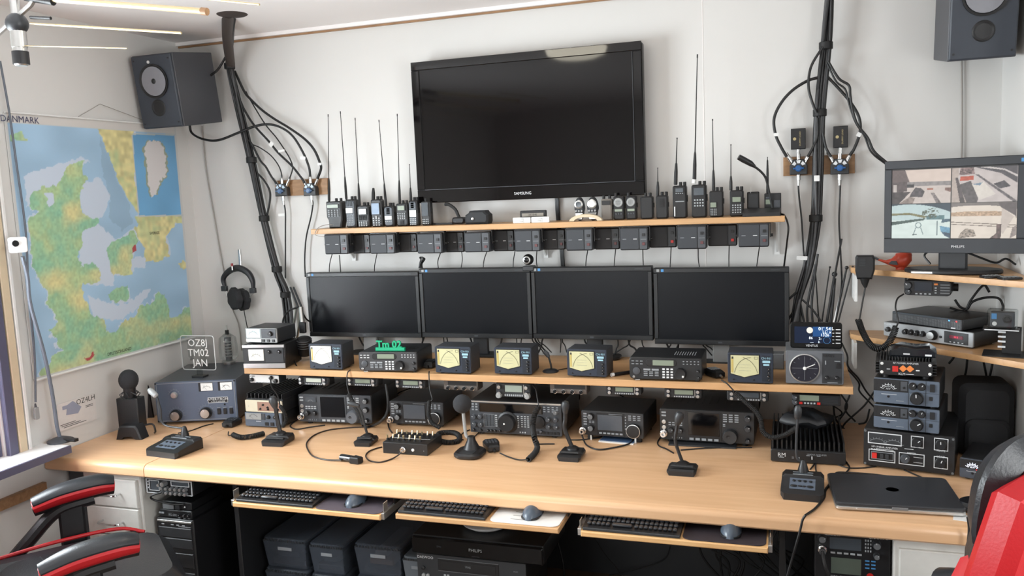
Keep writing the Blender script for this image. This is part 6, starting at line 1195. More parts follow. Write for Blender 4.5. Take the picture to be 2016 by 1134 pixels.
# ================================================================== corner shelves on the right
def corner_shelf(label, z1, t=.02):
    e = thing('corner_shelf', label, 'shelf', (.5, 3.3, z1-t)); P = [(.243, 3.527), (.243, 3.44), (.262, 3.413), (.735, 2.945), (.757, 2.945), (.757, 3.527)]
    MB().slab([(x-.5, y-3.3) for x, y in P], 0, t, .001, 'z').build('board', M_shelf, e); MB().box(-.25, -.24, .06, .225, -.1, -.0005).build('bracket', M_white, e); return e
ZU2, ZL2 = 1.38, 1.121
corner_shelf('upper beech corner shelf at the right, carrying the camera-view monitor', ZU2); corner_shelf('lower beech corner shelf at the right, carrying the silver amplifier', ZL2)
dg = -PI/4
# camera monitor
n45 = Vector((math.sin(-.62), -math.cos(-.62), 0)); A0 = atZ(1830, 533, ZU2)
Am = Vector((atY(1748, 400, 3.27).x, 3.27, 0)); nm = None
TLm = atY(1742, 318, 3.27); BLm = atY(1752, 497, 3.275); yawm = -.30; um = Vector((math.cos(yawm), math.sin(yawm), 0)); nn = Vector((um.y, -um.x, 0))
TRm = atPlane(2024, 304, TLm, nn); wm = (TRm-TLm).length; zb = BLm.z; hm = TLm.z-zb; cen = TLm+um*wm/2
e = thing('camera_monitor', 'monitor showing four snowy surveillance camera views on the corner shelf', 'monitor', (cen.x, cen.y, zb), yawm)
MB().slab(rrect(wm, hm, .005, 2, 0, hm/2), 0, .04, .006).build('housing', M_blk, e); u0, v0, v1 = .026, .052, .03
b = MB()
for s in ((-wm/2, wm/2, 0, v0), (-wm/2, wm/2, hm-v1, hm), (-wm/2, -wm/2+u0, v0, hm-v1), (wm/2-u0, wm/2, v0, hm-v1)): b.box(s[0]+.001, s[1]-.001, -.006, .001, s[2]+.001, s[3]-.001, .0015)
b.build('bezel', mat('slate bezel', (52, 55, 60), .4), e)
def cctv(U, V):
    o_ = np.zeros(U.shape+(3,)); n = vnoise(U, V*.6, 60, 1); n2 = vnoise(U, V, 24, 2); n3 = vnoise(U, V, 90, 3)
    def reg(m, c, k=.25, q=n): o_[m] = (LINA(c)*(1-k+2*k*q[..., None]))[m]
    # top-left: house, yard with parked car, snow field
    a = (U < .49) & (V >= .5); u, v = U/.49, (V-.5)/.5
    reg(a, (210, 198, 190), .06); reg(a & (v > .62), (226, 208, 196), .05, n2); reg(a & (v > .5) & (v < .62), (150, 144, 142), .2); reg(a & inpoly(u, v, [(0, .62), (.3, .62), (.22, .98), (0, 1)]), (112, 98, 96), .15); reg(a & inpoly(u, v, [(0, .3), (.26, .36), (.26, .64), (0, .62)]), (96, 84, 84), .3)
    reg(a & inpoly(u, v, [(.02, .34), (.08, .34), (.08, .56), (.02, .56)]), (200, 190, 184), .1); reg(a & inpoly(u, v, [(.0, .0), (.12, .0), (.32, .34), (.0, .34)]), (74, 66, 66), .4)
    reg(a & inpoly(u, v, [(.3, .2), (.52, .18), (.56, .34), (.5, .44), (.4, .46), (.34, .32)]), (88, 82, 84), .5); reg(a & inpoly(u, v, [(.26, .46), (.38, .46), (.38, .56), (.26, .56)]), (60, 56, 58), .5); reg(a & inpoly(u, v, [(.6, .38), (.7, .38), (.7, .43), (.6, .43)]), (170, 110, 90), .2); reg(a & inpoly(u, v, [(.66, .3), (.72, .3), (.84, 0), (.76, 0)]), (130, 120, 118), .6, n3); reg(a & inpoly(u, v, [(.12, .0), (.36, .0), (.4, .16), (.3, .2)]), (150, 136, 128), .4); reg(a & inpoly(u, v, [(.9, .36), (1, .3), (1, .44), (.9, .44)]), (140, 108, 98), .4)
    # top-right: fisheye yard with orange car and trailer
    a = (U >= .49) & (V >= .5); u, v = (U-.49)/.51, (V-.5)/.5
    reg(a, (206, 196, 192), .1, n2); reg(a & inpoly(u, v, [(.3, 1), (1, .98), (1, .5), (.75, .78), (.5, .9)]), (92, 88, 92), .15); reg(a & inpoly(u, v, [(.45, .96), (.8, .86), (1, .66), (1, .72), (.8, .9), (.5, .99)]), (212, 204, 200), .05); reg(a & inpoly(u, v, [(0, 1), (.12, 1), (.1, .5), (.3, 0), (0, 0)]), (190, 176, 166), .1); reg(a & inpoly(u, v, [(.06, .7), (.1, .7), (.22, 0), (.14, 0)]), (90, 82, 82), .3)
    reg(a & inpoly(u, v, [(.12, .5), (.3, .6), (.42, .1), (.4, 0), (.24, 0)]), (98, 92, 92), .3); reg(a & inpoly(u, v, [(.12, .76), (.36, .78), (.34, .98), (.14, .98)]), (130, 110, 108), .9, n3); reg(a & inpoly(u, v, [(.13, .6), (.34, .62), (.34, .74), (.14, .72)]), (196, 92, 70), .2); reg(a & inpoly(u, v, [(.32, .5), (.5, .56), (.68, .22), (.44, .06)]), (226, 218, 208), .05); reg(a & inpoly(u, v, [(.32, .5), (.48, .55), (.44, .46)]), (130, 150, 168), .1)
    reg(a & inpoly(u, v, [(.36, .78), (.42, .76), (1, .02), (.94, .0)]), (112, 106, 108), .6); reg(a & inpoly(u, v, [(.64, .5), (.8, .58), (.9, .42), (.74, .36)]), (86, 82, 86), .3)
    # bottom-left: teal tinted snow yard with swing frame and trees
    a = (U < .49) & (V < .5); u, v = U/.49, V/.5
    reg(a, (222, 236, 230), .05, n2); reg(a & (v > .52) & (v < .98-.12*(u-.3)**2*4), (196, 216, 216), .04); reg(a & (v >= .98-.12*(u-.3)**2*4), (54, 70, 82), .1); reg(a & inpoly(u, v, [(0, .66), (.3, .68), (.56, .58), (.6, .64), (.3, .74), (0, .72)]), (128, 124, 88), .3); reg(a & inpoly(u, v, [(0, .38), (.55, .52), (.58, .58), (0, .48)]), (66, 88, 82), .3)
    reg(a & inpoly(u, v, [(.6, .54), (.9, .54), (.9, .66), (.6, .64)]), (92, 128, 132), .2); reg(a & (((u-.66)/.14)**2+((v-.72)/.16)**2 < 1) & (n3 > .52), (88, 98, 82), .3); reg(a & (np.abs(np.hypot((u-.46)/.045, (v-.38)/.075)-1) < .16), (110, 132, 134), .1); reg(a & ((np.abs(u-.42+(.32-v)*.2) < .007) | (np.abs(u-.5-(.32-v)*.2) < .007)) & (v < .32) & (v > .12), (110, 132, 134), .1)
    reg(a & inpoly(u, v, [(.82, .36), (1, .3), (1, .14), (.84, .2)]), (110, 160, 186), .2); reg(a & inpoly(u, v, [(.84, .2), (1, .14), (1, .0), (.9, .08)]), (60, 84, 104), .3); reg(a & (np.abs(u-.78) < .01) & (v < .5) & (v > .08), (96, 116, 122), .2); reg(a & inpoly(u, v, [(.36, .09), (.44, .1), (.44, .13), (.36, .12)]), (80, 96, 100), .2); reg(a & inpoly(u, v, [(.84, .44), (1, .48), (1, .56), (.86, .54)]), (70, 96, 110), .3)
    # bottom-right: sepia snow field, fence rows, house gable
    a = (U >= .49) & (V < .5); u, v = (U-.49)/.51, V/.5
    reg(a, (232, 220, 206), .05, n2); reg(a & (v > .92-.3*(u-.4)**2), (128, 120, 116), .1); reg(a & (v > .62) & (v < .76-.2*(u-.45)**2) & (u < .8), (196, 168, 140), .4, n3); reg(a & (np.abs(v-.46+.1*u) < .012), (130, 118, 108), .2); reg(a & (np.abs(v-.4+.1*u) < .01), (120, 108, 100), .2)
    reg(a & inpoly(u, v, [(.12, .0), (.4, .06), (.36, .24), (.24, .28), (.16, .16)]), (150, 138, 126), .9, n3); reg(a & inpoly(u, v, [(.72, .98), (1, .98), (1, .5), (.98, .62), (.76, .86)]), (104, 96, 96), .1); reg(a & inpoly(u, v, [(.78, .84), (.96, .6), (.8, .12), (.76, .2)]), (206, 194, 184), .05); reg(a & inpoly(u, v, [(.7, .4), (.78, .4), (.77, .0), (.6, .0), (.7, .14)]), (112, 92, 88), .6); reg(a & inpoly(u, v, [(.9, .0), (1, .1), (1, .36), (.94, .3)]), (150, 138, 132), .2)
    o_[(np.abs(U-.49) < .003) | (np.abs(V-.5) < .004) | (V > .985)] = LINA((30, 30, 32)); return o_
sw, sh = wm-2*u0, hm-v0-v1
so = painted('screen', sw, sh, 240, 150, cctv, vcol('camera views', .3, .4), e); so.location = (0, -.003, v0)
link('lettering', text_mesh('PHILIPS', .013, M_print), e, (.02, -.0068, v0*.45)); MB().box(wm*.46, wm*.478, -.0068, -.006, hm-.022, hm-.01).build('sticker', M_bluelab, e)
zs = ZU2-zb; MB().box(-.045, .045, .03, .06, zs+.01, .05, .006).build('stand_neck', M_char, e); MB().slab([(.155*math.cos(t), .035+.085*math.sin(t)) for t in np.linspace(0, 2*PI, 36, endpoint=False)], zs+.0005, zs+.016, .004, 'z').build('stand_base', M_blk, e); MB().box(-.12, .02, -.045, -.038, zs+.003, zs+.011, .001).build('stand_badge', M_silver, e)
MB().tube(smooth([(-.05, .05, .02), (-.09, .04, -.01), (-.07, .03, zs+.03)]), .004, 6).build('lead', M_cable, e); MB().tube(smooth([(.04, .05, .0), (.09, .05, zs+.05), (.13, .06, zs+.035), (.16, .05, zs+.05), (.19, .05, zs+.03)]), .004, 6).build('lead', M_cable, e)
p = atZ(1772, 530, ZU2); e = thing('bird_figurine', 'small red bird figurine at the left end of the upper corner shelf', 'figurine', p.to_tuple(), -.1)
b = MB(); b.tube([Vector(v) for v in ((-.075, 0, .036), (-.05, 0, .028), (-.03, 0, .026), (-.012, 0, .028), (.002, 0, .032), (.014, 0, .046), (.018, 0, .06), (.016, 0, .072))], .02, 16, rr=[.003, .006, .014, .026, .032, .029, .021, .006]); b.build('body', mat('red painted wood', (186, 66, 44), .4), e)
MB().ball((.016, 0, .066), .018, 14, 8, .5).build('cap', mat('grey brown cap', (132, 110, 92), .5), e); MB().slab([(-.04, .022), (-.008, .018), (-.012, .032), (-.03, .034)], -.03, -.024, .001).build('wing', M_grey, e); MB().cyl((.028, 0, .052), (.04, 0, .05), .004, .001, 8).build('beak', M_grey, e); MB().cyl((.004, 0, 0), (.004, 0, .012), .02, .016, 14).build('foot_block', MATS['red painted wood'], e); MB().tube([(-.074, 0, .037), (-.09, 0, .045)], .004, 8).build('tail', M_grey, e)
for px, py, lb in ((1952, 547, 'left one of two small black remote controls on the corner shelf'), (1988, 550, 'right one of two small black remote controls on the corner shelf')):
    p = atZ(px, py, ZU2); e = thing('remote_control', lb, 'remote', p.to_tuple(), .25); MB().slab(rrect(.062, .042, .004), .0, .008, .002, 'z').build('shell', M_blk, e); b = MB()
    for i in range(4):
        for j in range(2): b.box(-.024+.013*i, -.016+.013*i, -.012+.015*j, -.003+.015*j, .0078, .0095)
    b.build('buttons', M_lgrey, e, stuff=True)
# radio hanging under the upper corner shelf
H_ = Dev('mobile_radio', 'black mobile radio with round corners hanging under the upper corner shelf', 'radio', (1780, 582), (1872, 594), (1781, 553), None, .12, foot=0, Y=3.27)
H_.e.rotation_euler.z = -.25; w, hh = H_.w, H_.h; MB().slab(rrect(w, hh, .012, 3, 0, hh/2), .004, .12, .004).build('case', M_blk2, H_.e); H_.panel(M_blk, r=.012); H_.rect(.22, .3, .6, .92, mat('dim screen', (30, 36, 46), .12), 'display', t=.003); H_.knob(.09, .68, .013, M_char, .016); H_.knob(.09, .25, .01, M_char, .014)
H_.grid(.22, .06, .6, .18, 4, 1, M_key, .5, .6); H_.grid(.64, .12, .71, .62, 1, 3, M_key, .6, .4); H_.rect(.64, .72, .72, .84, M_orange, 'orange_button', t=.003); H_.grid(.76, .1, .98, .84, 1, 4, M_mid, .9, .45, name='grille_bars', stuff=False)
zb_ = ZU2-.021-H_.loc.z; MB().box(-w*.52, w*.52, .03, .06, zb_-.004, zb_).build('mounting_bracket', M_blk2, H_.e); MB().box(w*.5, w*.52, .03, .06, hh*.3, zb_).build('mounting_bracket', M_blk2, H_.e); MB().box(-w*.52, -w*.5, .03, .06, hh*.3, zb_).build('mounting_bracket', M_blk2, H_.e); MB().cyl((w*.52, .045, hh*.5), (w*.62, .045, hh*.5), .014, n=14).build('bracket_knob', M_rubber, H_.e)
handmic('fist microphone hanging in the air left of the corner shelves, on a coiled cord', 1703, 527, 0, 0, w=.062, l=.088, flat=False, coil=[atY(1692, 634, 3.2), atY(1703, 662, 3.17), atY(1716, 682, 3.15), atY(1731, 688, 3.14), atY(1748, 677, 3.14), atY(1758, 658, 3.15), atY(1764, 643, 3.16)], r=.009, lead=None) if 0 else None
pm = atY(1703, 527, 3.28); e = thing('hand_microphone', 'fist microphone hung on the wall left of the corner shelves, with coiled cord', 'microphone', pm.to_tuple(), -.1)
w, l = .066, .092; MB().slab([(-w*.4, -l*.45), (w*.36, -l*.45), (w*.5, -l*.1), (w*.5, l*.4), (w*.42, l*.5), (-w*.44, l*.5), (-w*.5, l*.42), (-w*.5, -l*.12)], -.016, .016, .006).build('shell', M_blk, e)
b = MB()
for k in range(5): b.box(-w*.3, w*.02, -.0175, -.015, l*(.1+.06*k), l*(.125+.06*k))
b.build('grille', M_char, e); MB().tube([(0, 0, -l*.42), (0, 0, -l*.62), (.002, 0, -l*.8)], .01, 10, rr=[.018, .012, .005]).build('strain_relief', M_rubber, e); MB().box(-.012, .012, .015, 3.528-3.28, .0, .02).build('wall_clip', M_blk, e)
inv = e.matrix_basis.inverted(); MB().tube(smooth([Vector((.002, 0, -l*.75)), inv @ atY(1699, 590, 3.27), inv @ atY(1692, 630, 3.24)]), .003, 7).build('lead', M_cable, e)
MB().coil([inv @ v for v in (atY(1690, 630, 3.24), atY(1699, 655, 3.2), atY(1713, 678, 3.16), atY(1730, 687, 3.14), atY(1747, 678, 3.14), atY(1758, 660, 3.15), atY(1764, 643, 3.16))], .0095, .0026, pitch=.0058).build('coiled_cord', M_rubber, e, ang=80); MB().tube(smooth([inv @ v for v in (atY(1764, 645, 3.16), atY(1768, 632, 3.17), atY(1763, 606, 3.18), atY(1767, 588, 3.21), atY(1779, 579, 3.24))]), .003, 7).build('lead', M_cable, e)
# silver amplifier and recorder on the lower corner shelf
Ra = Dev('hifi_amplifier', 'silver fronted amplifier with red digits on the lower corner shelf', 'amplifier', (1740, 660), (1916, 685), (1739, 633), ZL2, .16, foot=.006); Ra.body(M_blk2); Ra.panel(mat('grey silver panel', (150, 152, 154), .35, .3))
Ra.text('Realistic', .055, .88, .0085, M_print); Ra.knob(.06, .5, .009, M_blk, .012)
for u in (.27, .335, .4, .465): Ra.knob(u, .5, .01, M_blk, .014)
Ra.knob(.575, .5, .017, M_blk, .018, M_silver); Ra.jack(.66, .45, .005, .004, M_blk); Ra.rect(.7, .12, .95, .9, M_blk, 'display_panel', t=.002); Ra.rect(.76, .46, .9, .68, mat('dark red window', (96, 22, 40), .3, emit=.1), 'display', t=.002, y=-.004); Ra.grid(.75, .18, .92, .26, 4, 1, M_key, .4, .9, y=-.004); Ra.text('88.8', .83, .57, .009, mat('red digits', (220, 50, 80), .4, emit=.35), y=-.0065)
Dv = Dev('video_recorder', 'black recorder with woven-look front on top of the silver amplifier', 'recorder', (1757, 632), (1894, 651.5), (1757, 612), Ra.top, .2, foot=.003, Y=None); Dv.body(M_blk2); Dv.panel(M_char)
Dv.rect(.01, .82, .99, .96, M_lcdg, 'top_strip', t=.001); Dv.grid(.02, .08, .98, .74, 44, 6, M_mid, .5, .5, .001, name='mesh_front'); Dv.jack(.83, .8, .003, .002, mat('blue light', (90, 160, 240), .4, emit=.7), 'light'); Dv.jack(.93, .8, .003, .002, mat('red light', (240, 60, 60), .4, emit=.7), 'light'); Dv.rect(.86, .1, .92, .2, M_print, 'badge')
a = atZ(1975, 705, ZL2) ; pg = Vector((atY(1972, 690, 3.09).x, 3.09, ZL2+.0005)); e = thing('action_camera', 'boxed action camera mounted on a black display stand on the lower corner shelf', 'camera', pg.to_tuple(), -.25)
hz = atY(1975, 645, 3.09).z-ZL2; hh = atY(1975, 609, 3.09).z-ZL2-hz; MB().box(-.055, .07, -.05, .06, 0, .003).build('plinth', M_blk, e); MB().box(.0, .055, .01, .03, .003, hz).build('stand_back', M_blk, e); MB().box(-.055, .05, -.035, .03, hz-.006, hz, .001).build('stand_top', M_blk, e)
MB().box(-.05, .048, -.036, -.0345, hz-.005, hz-.002).build('edge_print', M_print, e); MB().slab(rrect(.088, hh, .006, 2, 0, hz+hh/2), -.03, .02, .003).build('housing', M_acryl, e); MB().slab(rrect(.07, hh*.8, .004, 2, 0, hz+hh*.47), -.02, .01, .002).build('camera_body', M_grey, e)
MB().box(-.031, -.016, -.0215, -.019, hz+hh*.5, hz+hh*.8).build('display', M_bluelab, e); MB().cyl((-.022, -.023, hz+hh*.25), (-.022, -.019, hz+hh*.25), .007, n=12).build('button', M_white, e); MB().lathe((.014, -.02, hz+hh*.52), [(.013, 0), (.013, .006), (.009, .007), (.007, .003)], 20, 'y').build('lens', M_blk, e)
for z in (.3, .5, .68, .85): MB().box(-.012, .01, .005, .0095, hz*z-.006, hz*z).build('print_strip', M_print, e)
for lb, pts in (('black lead looping behind the mobile radio on the right corner wall', ((1870, 606), (1898, 612), (1912, 590), (1936, 562), (1948, 575))), ('black lead arching behind the boxed action camera', ((1905, 608), (1915, 594), (1940, 586), (1965, 587), (1974, 600), (1973, 612))), ('thick lead from the hanging mobile radio to the recorder', ((1880, 590), (1890, 604), (1905, 610)))): cable(lb, PY(3.4, *pts), .0045)
for i, pts in enumerate((((1875, 690), (1878, 702), (1868, 716)), ((1905, 698), (1902, 730), (1896, 750)), ((1935, 706), (1940, 730), (1944, 752)), ((1955, 710), (1950, 735), (1945, 752)))): cable(f'black lead hanging below the lower corner shelf, {("first", "second", "third", "fourth")[i]} from left', PY(3.42, *pts), .004, name='hanging_lead', group='leads below the lower corner shelf')
for i, pts in enumerate((((1657, 675), (1668, 700), (1670, 722), (1690, 745), (1705, 770), (1722, 790)), ((1662, 720), (1690, 752), (1692, 770), (1712, 792), (1740, 820)), ((1655, 775), (1668, 800), (1650, 830)), ((1673, 778), (1664, 806), (1684, 830)), ((1722, 770), (1700, 800), (1665, 832), (1655, 850)), ((1640, 790), (1648, 830), (1690, 862), (1705, 850)), ((1712, 805), (1705, 830), (1690, 835)))): cable(('long black lead from the weather station down to the right stack', 'short lead bending down from the shelf end to the right stack', 'lead under the right end of the middle shelf slanting left', 'lead kinked like an arrow under the shelf end', 'lead running left from between the two power supplies', 'lead sagging to the right across the wall by the black bag', 'short lead tail left of the lower power supply')[i], PY(3.44, *pts), .0036, name='wall_lead', group='leads between shelf end and right stack')
# ================================================================== under the desk
def tray(label, pl, pr, y, wrail, t=.018, d=.3):
    a = atY(*pl, y); c = atY(*pr, y); w = (c-a).length; e = thing('keyboard_tray', label, 'tray', ((a.x+c.x)/2, y, (a.z+c.z)/2-t)); x0 = w/2
    MB().box(-x0, x0, 0, d, 0, t, .003).build('board', M_pine if wrail else M_shelf, e); 
    for sx in (-1, 1):
        xx = sx*(x0+.006)
        if wrail: MB().box(xx-.006, xx+.006, .01, d, .0, t+.004, .001).build('rail', M_silver, e); MB().box(xx-.001, xx+.001, .02, .05, t, ZD-.0505-e.location.z).build('hanger', M_silver, e)
        MB().box(xx-.001, xx+.001, .1, .26, t, ZD-.0505-e.location.z).build('hanger', M_blk2, e)
    return e, w, e.location.z+t
_kb = {}
def keyboard(label, cx, y, z, w, rz=0, lit=.0):
    e = thing('keyboard', label, 'keyboard', (cx, y, z), rz); d = .15; MB().slab([(0, 0), (0, .01), (d, .026), (d, 0)], -w/2, w/2, .002, 'x').build('frame', M_blk, e); MB().box(-w/2, w/2, -.004, .004, 0, .009, .002).build('front_edge', M_char, e)
    n = 19; pw = (w-.02)/n
    for r in range(5):
        i = 0
        while i < n:
            k = 1
            if r == 0 and i == 5: k = 5
            key = (k, round(pw, 4))
            if key not in _kb: b = MB(); b.slab(rrect(pw*k*.84, .015, .002, 1), 0, .008, .0025, 'z'); _kb[key] = b.mesh('key', mat('key plastic', (40, 42, 46), .3))
            yy = .02+.024*r; x = -w/2+.01+pw*(i+k/2); link('key', _kb[key], e, (x, yy, .0115+.107*yy), rot=(.106, 0, 0)); i += k
    return e
def mouse(label, x, y, z):
    e = thing('mouse', label, 'mouse', (x, y, z)); b = MB(); b.ball((0, .05, .0), .032, 20, 12, 1.15, 1, 1.75); b.v = [(a_, b_, max(0, c_)) for a_, b_, c_ in b.v]; b.build('shell', mat('slate mouse', (74, 84, 96), .3), e); MB().box(-.0035, .0035, .082, .094, .024, .033, .001).build('wheel', M_blk, e); MB().slab(rrect(.062, .108, .03, 4, 0, .05), 0, .006, .001, 'z').build('skirt', M_blk, e); return e
def pad(label, x0, x1, y, z, m, name='mouse_mat'):
    w = x1-x0; e = thing(name, label, 'mouse mat', ((x0+x1)/2, y, z)); MB().slab(rrect(w, .19, .025, 4, 0, .095), .0003, .003, .0008, 'z').build('sheet', m, e); return e
def setup(pl, pr, y, rail, words, kx0, kx1, px0, px1, padm, padl, mx):
    t, w, z = tray(f'pull-out keyboard tray {words}', pl, pr, y, rail)
    xa, xb = atY(kx0, pl[1], y).x, atY(kx1, pl[1], y).x; keyboard(f'black keyboard on the tray {words}', (xa+xb)/2, y+.012, z+.0006, xb-xa, 0)
    xa, xb = atY(px0, pr[1], y).x, atY(px1, pr[1], y).x; pm_ = pad(padl, xa, xb, y+.006, z, padm); mouse(f'dark grey mouse on the tray {words}', atY(mx, pr[1], y).x, y+.035, z+.0034); return pm_
M_pad = mat('dusky printed mat', (78, 70, 78), .7, var=.3, scale=14); 
setup((457, 991), (747, 1013), 2.43, True, 'at the left under the desk', 462, 612, 615, 745, M_pad, 'dusky mouse mat on the left keyboard tray', 678)
e = setup((778, 1015), (1099, 1038), 2.42, False, 'in the middle under the desk, without metal rails', 781, 952, 960, 1097, M_white, 'white printed mouse mat on the middle keyboard tray', 1034)
b = MB()
for k in range(3): b.box(-.05, .0-.01*k, .03+.03*k, .032+.03*k, .0031, .0034)
b.build('print_lines', M_ink, e)
setup((1143, 1049), (1512, 1076), 2.43, True, 'at the right under the desk', 1146, 1338, 1342, 1508, mat('dark printed mat', (44, 36, 42), .7, var=.3, scale=14), 'very dark mouse mat on the right keyboard tray', 1436)
# radio and devices at the left under the desk
D = Dev('cb_radio', 'chrome framed radio with many knobs mounted under the left of the desk', 'radio', (291, 969), (381, 976.5), (291, 940), None, .22, foot=0, Y=2.56); MB().slab(rrect(D.w, D.h, .002, 1, 0, D.h/2), .004, .22, .002).build('case', M_blk2, D.e); D.panel(M_blk); D.frame(.005, .02, .995, .98, M_print, .004, wd=.002); D.frame(.07, .2, .29, .88, M_print, .003, wd=.0016, y=-.003); D.frame(.55, .6, .94, .92, M_print, .003, wd=.0016, y=-.003); D.rect(.09, .24, .27, .84, M_lcdg, 'meter_window', t=.0006); D.rect(.57, .64, .92, .88, M_lcdg, 'display', t=.0006)  # white frame lines paint in the bright reflections of the chrome
for k in range(3): D.rect(.025, .3+.2*k, .045, .4+.2*k, M_print, 'light', t=.001)
for k in range(6): D.knob(.36+.1*k, .42, .0075, M_mid, .014, M_silver); D.knob(.36+.1*k, .14, .0075, M_mid, .014, M_silver)
D.knob(.42, .74, .011, M_mid, .02, M_silver); D.knob(.3, .62, .007, M_silver, .014); MB().tube(smooth([(-D.w*.12, -.015, D.h*.2), (-D.w*.3, -.03, D.h*.0), (-D.w*.3, -.02, -.02), (-.0, .0, -.04), (.03, .03, -.05)]), .004, 7).build('cord', M_cable, D.e); MB().box(-D.w*.3, D.w*.3, .03, .1, D.h, ZD-.0505-D.loc.z).build('mounting_bracket', M_blk2, D.e)
x0, x1 = atY(312, 1040, 2.58).x, atY(378, 1040, 2.58).x; cx = (x0+x1)/2; w = x1-x0+.016; ztp = atY(345, 1022, 2.58).z
e = thing('computer_tower', 'black computer tower under the left end of the desk', 'computer', (cx, 2.58, 0)); MB().slab(rrect(w, ztp, .004, 2, 0, ztp/2), 0, .45, .004).build('case', M_blk, e); MB().box(-w/2+.008, w/2-.008, -.004, .002, ztp-.014, ztp-.006, .001).build('trim_bar', M_silver, e)
for k, (z, hh, m_) in enumerate(((ztp-.075, .04, M_char), (ztp-.12, .04, M_char), (ztp-.2, .06, M_blk2), (ztp-.25, .03, M_char))): MB().box(-w/2+.012, w/2-.012, -.004, .002, z, z+hh, .002).build('drive_bay', m_, e)
b = MB()
for u in (-.35, -.1, .05, .2): b.box(w*u, w*u+.012, -.0012, .001, ztp-.026, ztp-.022)
b.box(w*.1, w*.42, -.0012, .001, ztp-.03, ztp-.0285); b.build('print_strip', M_key, e, stuff=True)
zz_ = ztp+.001; D = Dev('control_unit', 'small black unit lettered RS-600 on top of the computer tower', 'device', (314, 1018), (377, 1023), (314, 1003), None, .2, foot=0, Y=2.585); hz = D.h; D.e.location.z = zz_; D.e.rotation_euler.z = 0; D.body(M_blk2, feet=False); D.text('RS-600', .45, .45, .014, M_pgrey); D.grid(.02, .5, .18, .75, 2, 1, M_pgrey, .9, .8)
for u in (.64, .8, .94): D.knob(u, .5, .006, M_blk, .008); D.rect(u-.04, .1, u+.03, .16, M_pgrey, 'print_strip', t=.0004)
D3 = Dev('small_recorder', 'small black recorder with grey window on top of the RS-600 unit', 'device', (318, 1003), (376, 1007), (318, 988), None, .18, foot=0, Y=2.59); D3.e.location.z = zz_+hz+.001; D3.e.rotation_euler.z = 0; D3.body(M_blk2, feet=False); D3.rect(.08, .1, .45, .85, M_mid, 'window'); D3.rect(.5, .1, .64, .9, M_char, 'plate'); D3.jack(.82, .5, .003, .003, M_white, 'light')
# storage boxes
def tub(label, x0, x1, z0, z1, y0, d, stuffm, tone=M_tub):
    w, hh = x1-x0, z1-z0; e = thing('storage_box', label, 'box', ((x0+x1)/2, y0, z0)); t = .003; q = .9; b = MB()
    def ring(k, z, i): s = k; return [(-w/2*s+i, d/2-d/2*s+i, z), (w/2*s-i, d/2-d/2*s+i, z), (w/2*s-i, d/2+d/2*s-i, z), (-w/2*s+i, d/2+d/2*s-i, z)]
    vs = ring(.9, 0, 0)+ring(.99, hh*.9, 0)+ring(.99, hh*.9, t)+ring(.9, t, t); fs = [(3, 2, 1, 0), (12, 13, 14, 15)]
    for k in range(3):
        for i in range(4): j = (i+1) % 4; fs.append((k*4+i, k*4+j, k*4+4+j, k*4+4+i))
    b.raw(vs, fs); b.build('tub', tone, e)
    MB().slab(rrect(w, d, .02, 3, 0, d/2), hh*.88, hh, .004, 'z').build('lid', M_tub if tone is M_tub else tone, e); b = MB()
    for k in range(14): b.box(-w*.44+w*.88*k/13-.002, -w*.44+w*.88*k/13+.002, -.002, .004, hh*.89, hh*.96)
    b.build('lid_ribs', M_char, e, stuff=True)
    MB().box(-w*.16, w*.16, d/2-d/2*.965-.002, d/2-d/2*.955, hh*.6, hh*.7).build('paper_label', M_pgrey, e)
    for k, m_ in enumerate(stuffm): b = MB(); b.box(-w*.38+.02*k, w*.38-.03*k, .03+.01*k, d-.05, t+.002+.03*k, t+.024+.03*k, .003); b.build('contents', m_, e)
XS = ((517, 600), (607, 673), (696, 787), (790, 838)); ct = ((M_blk, M_char), (M_grey, M_char), (M_char, mat('tan card', (150, 112, 80), .6), M_lgrey), (M_lgrey, M_mid))
pn = ('left', 'second', 'third', 'rightmost, pale')
zt4 = (.392, .386, .405, .372)
for i, (a_, c_) in enumerate(XS):
    xa, xb = atY(a_, 1070, 2.72).x, atY(c_, 1070, 2.72).x; hz = zt4[i]/3
    for k in range(3): tub(f'smoky clear storage box, {pn[i]} column under the desk, {("bottom", "middle", "top")[k]} of its stack', xa, xb, .001+hz*k, hz*(k+1)-.002, 2.72, .34, ct[i] if k == 2 else ct[i][:1], M_tub if i < 3 else mat('frosted clear plastic', (132, 140, 148), .3, alpha=.6))
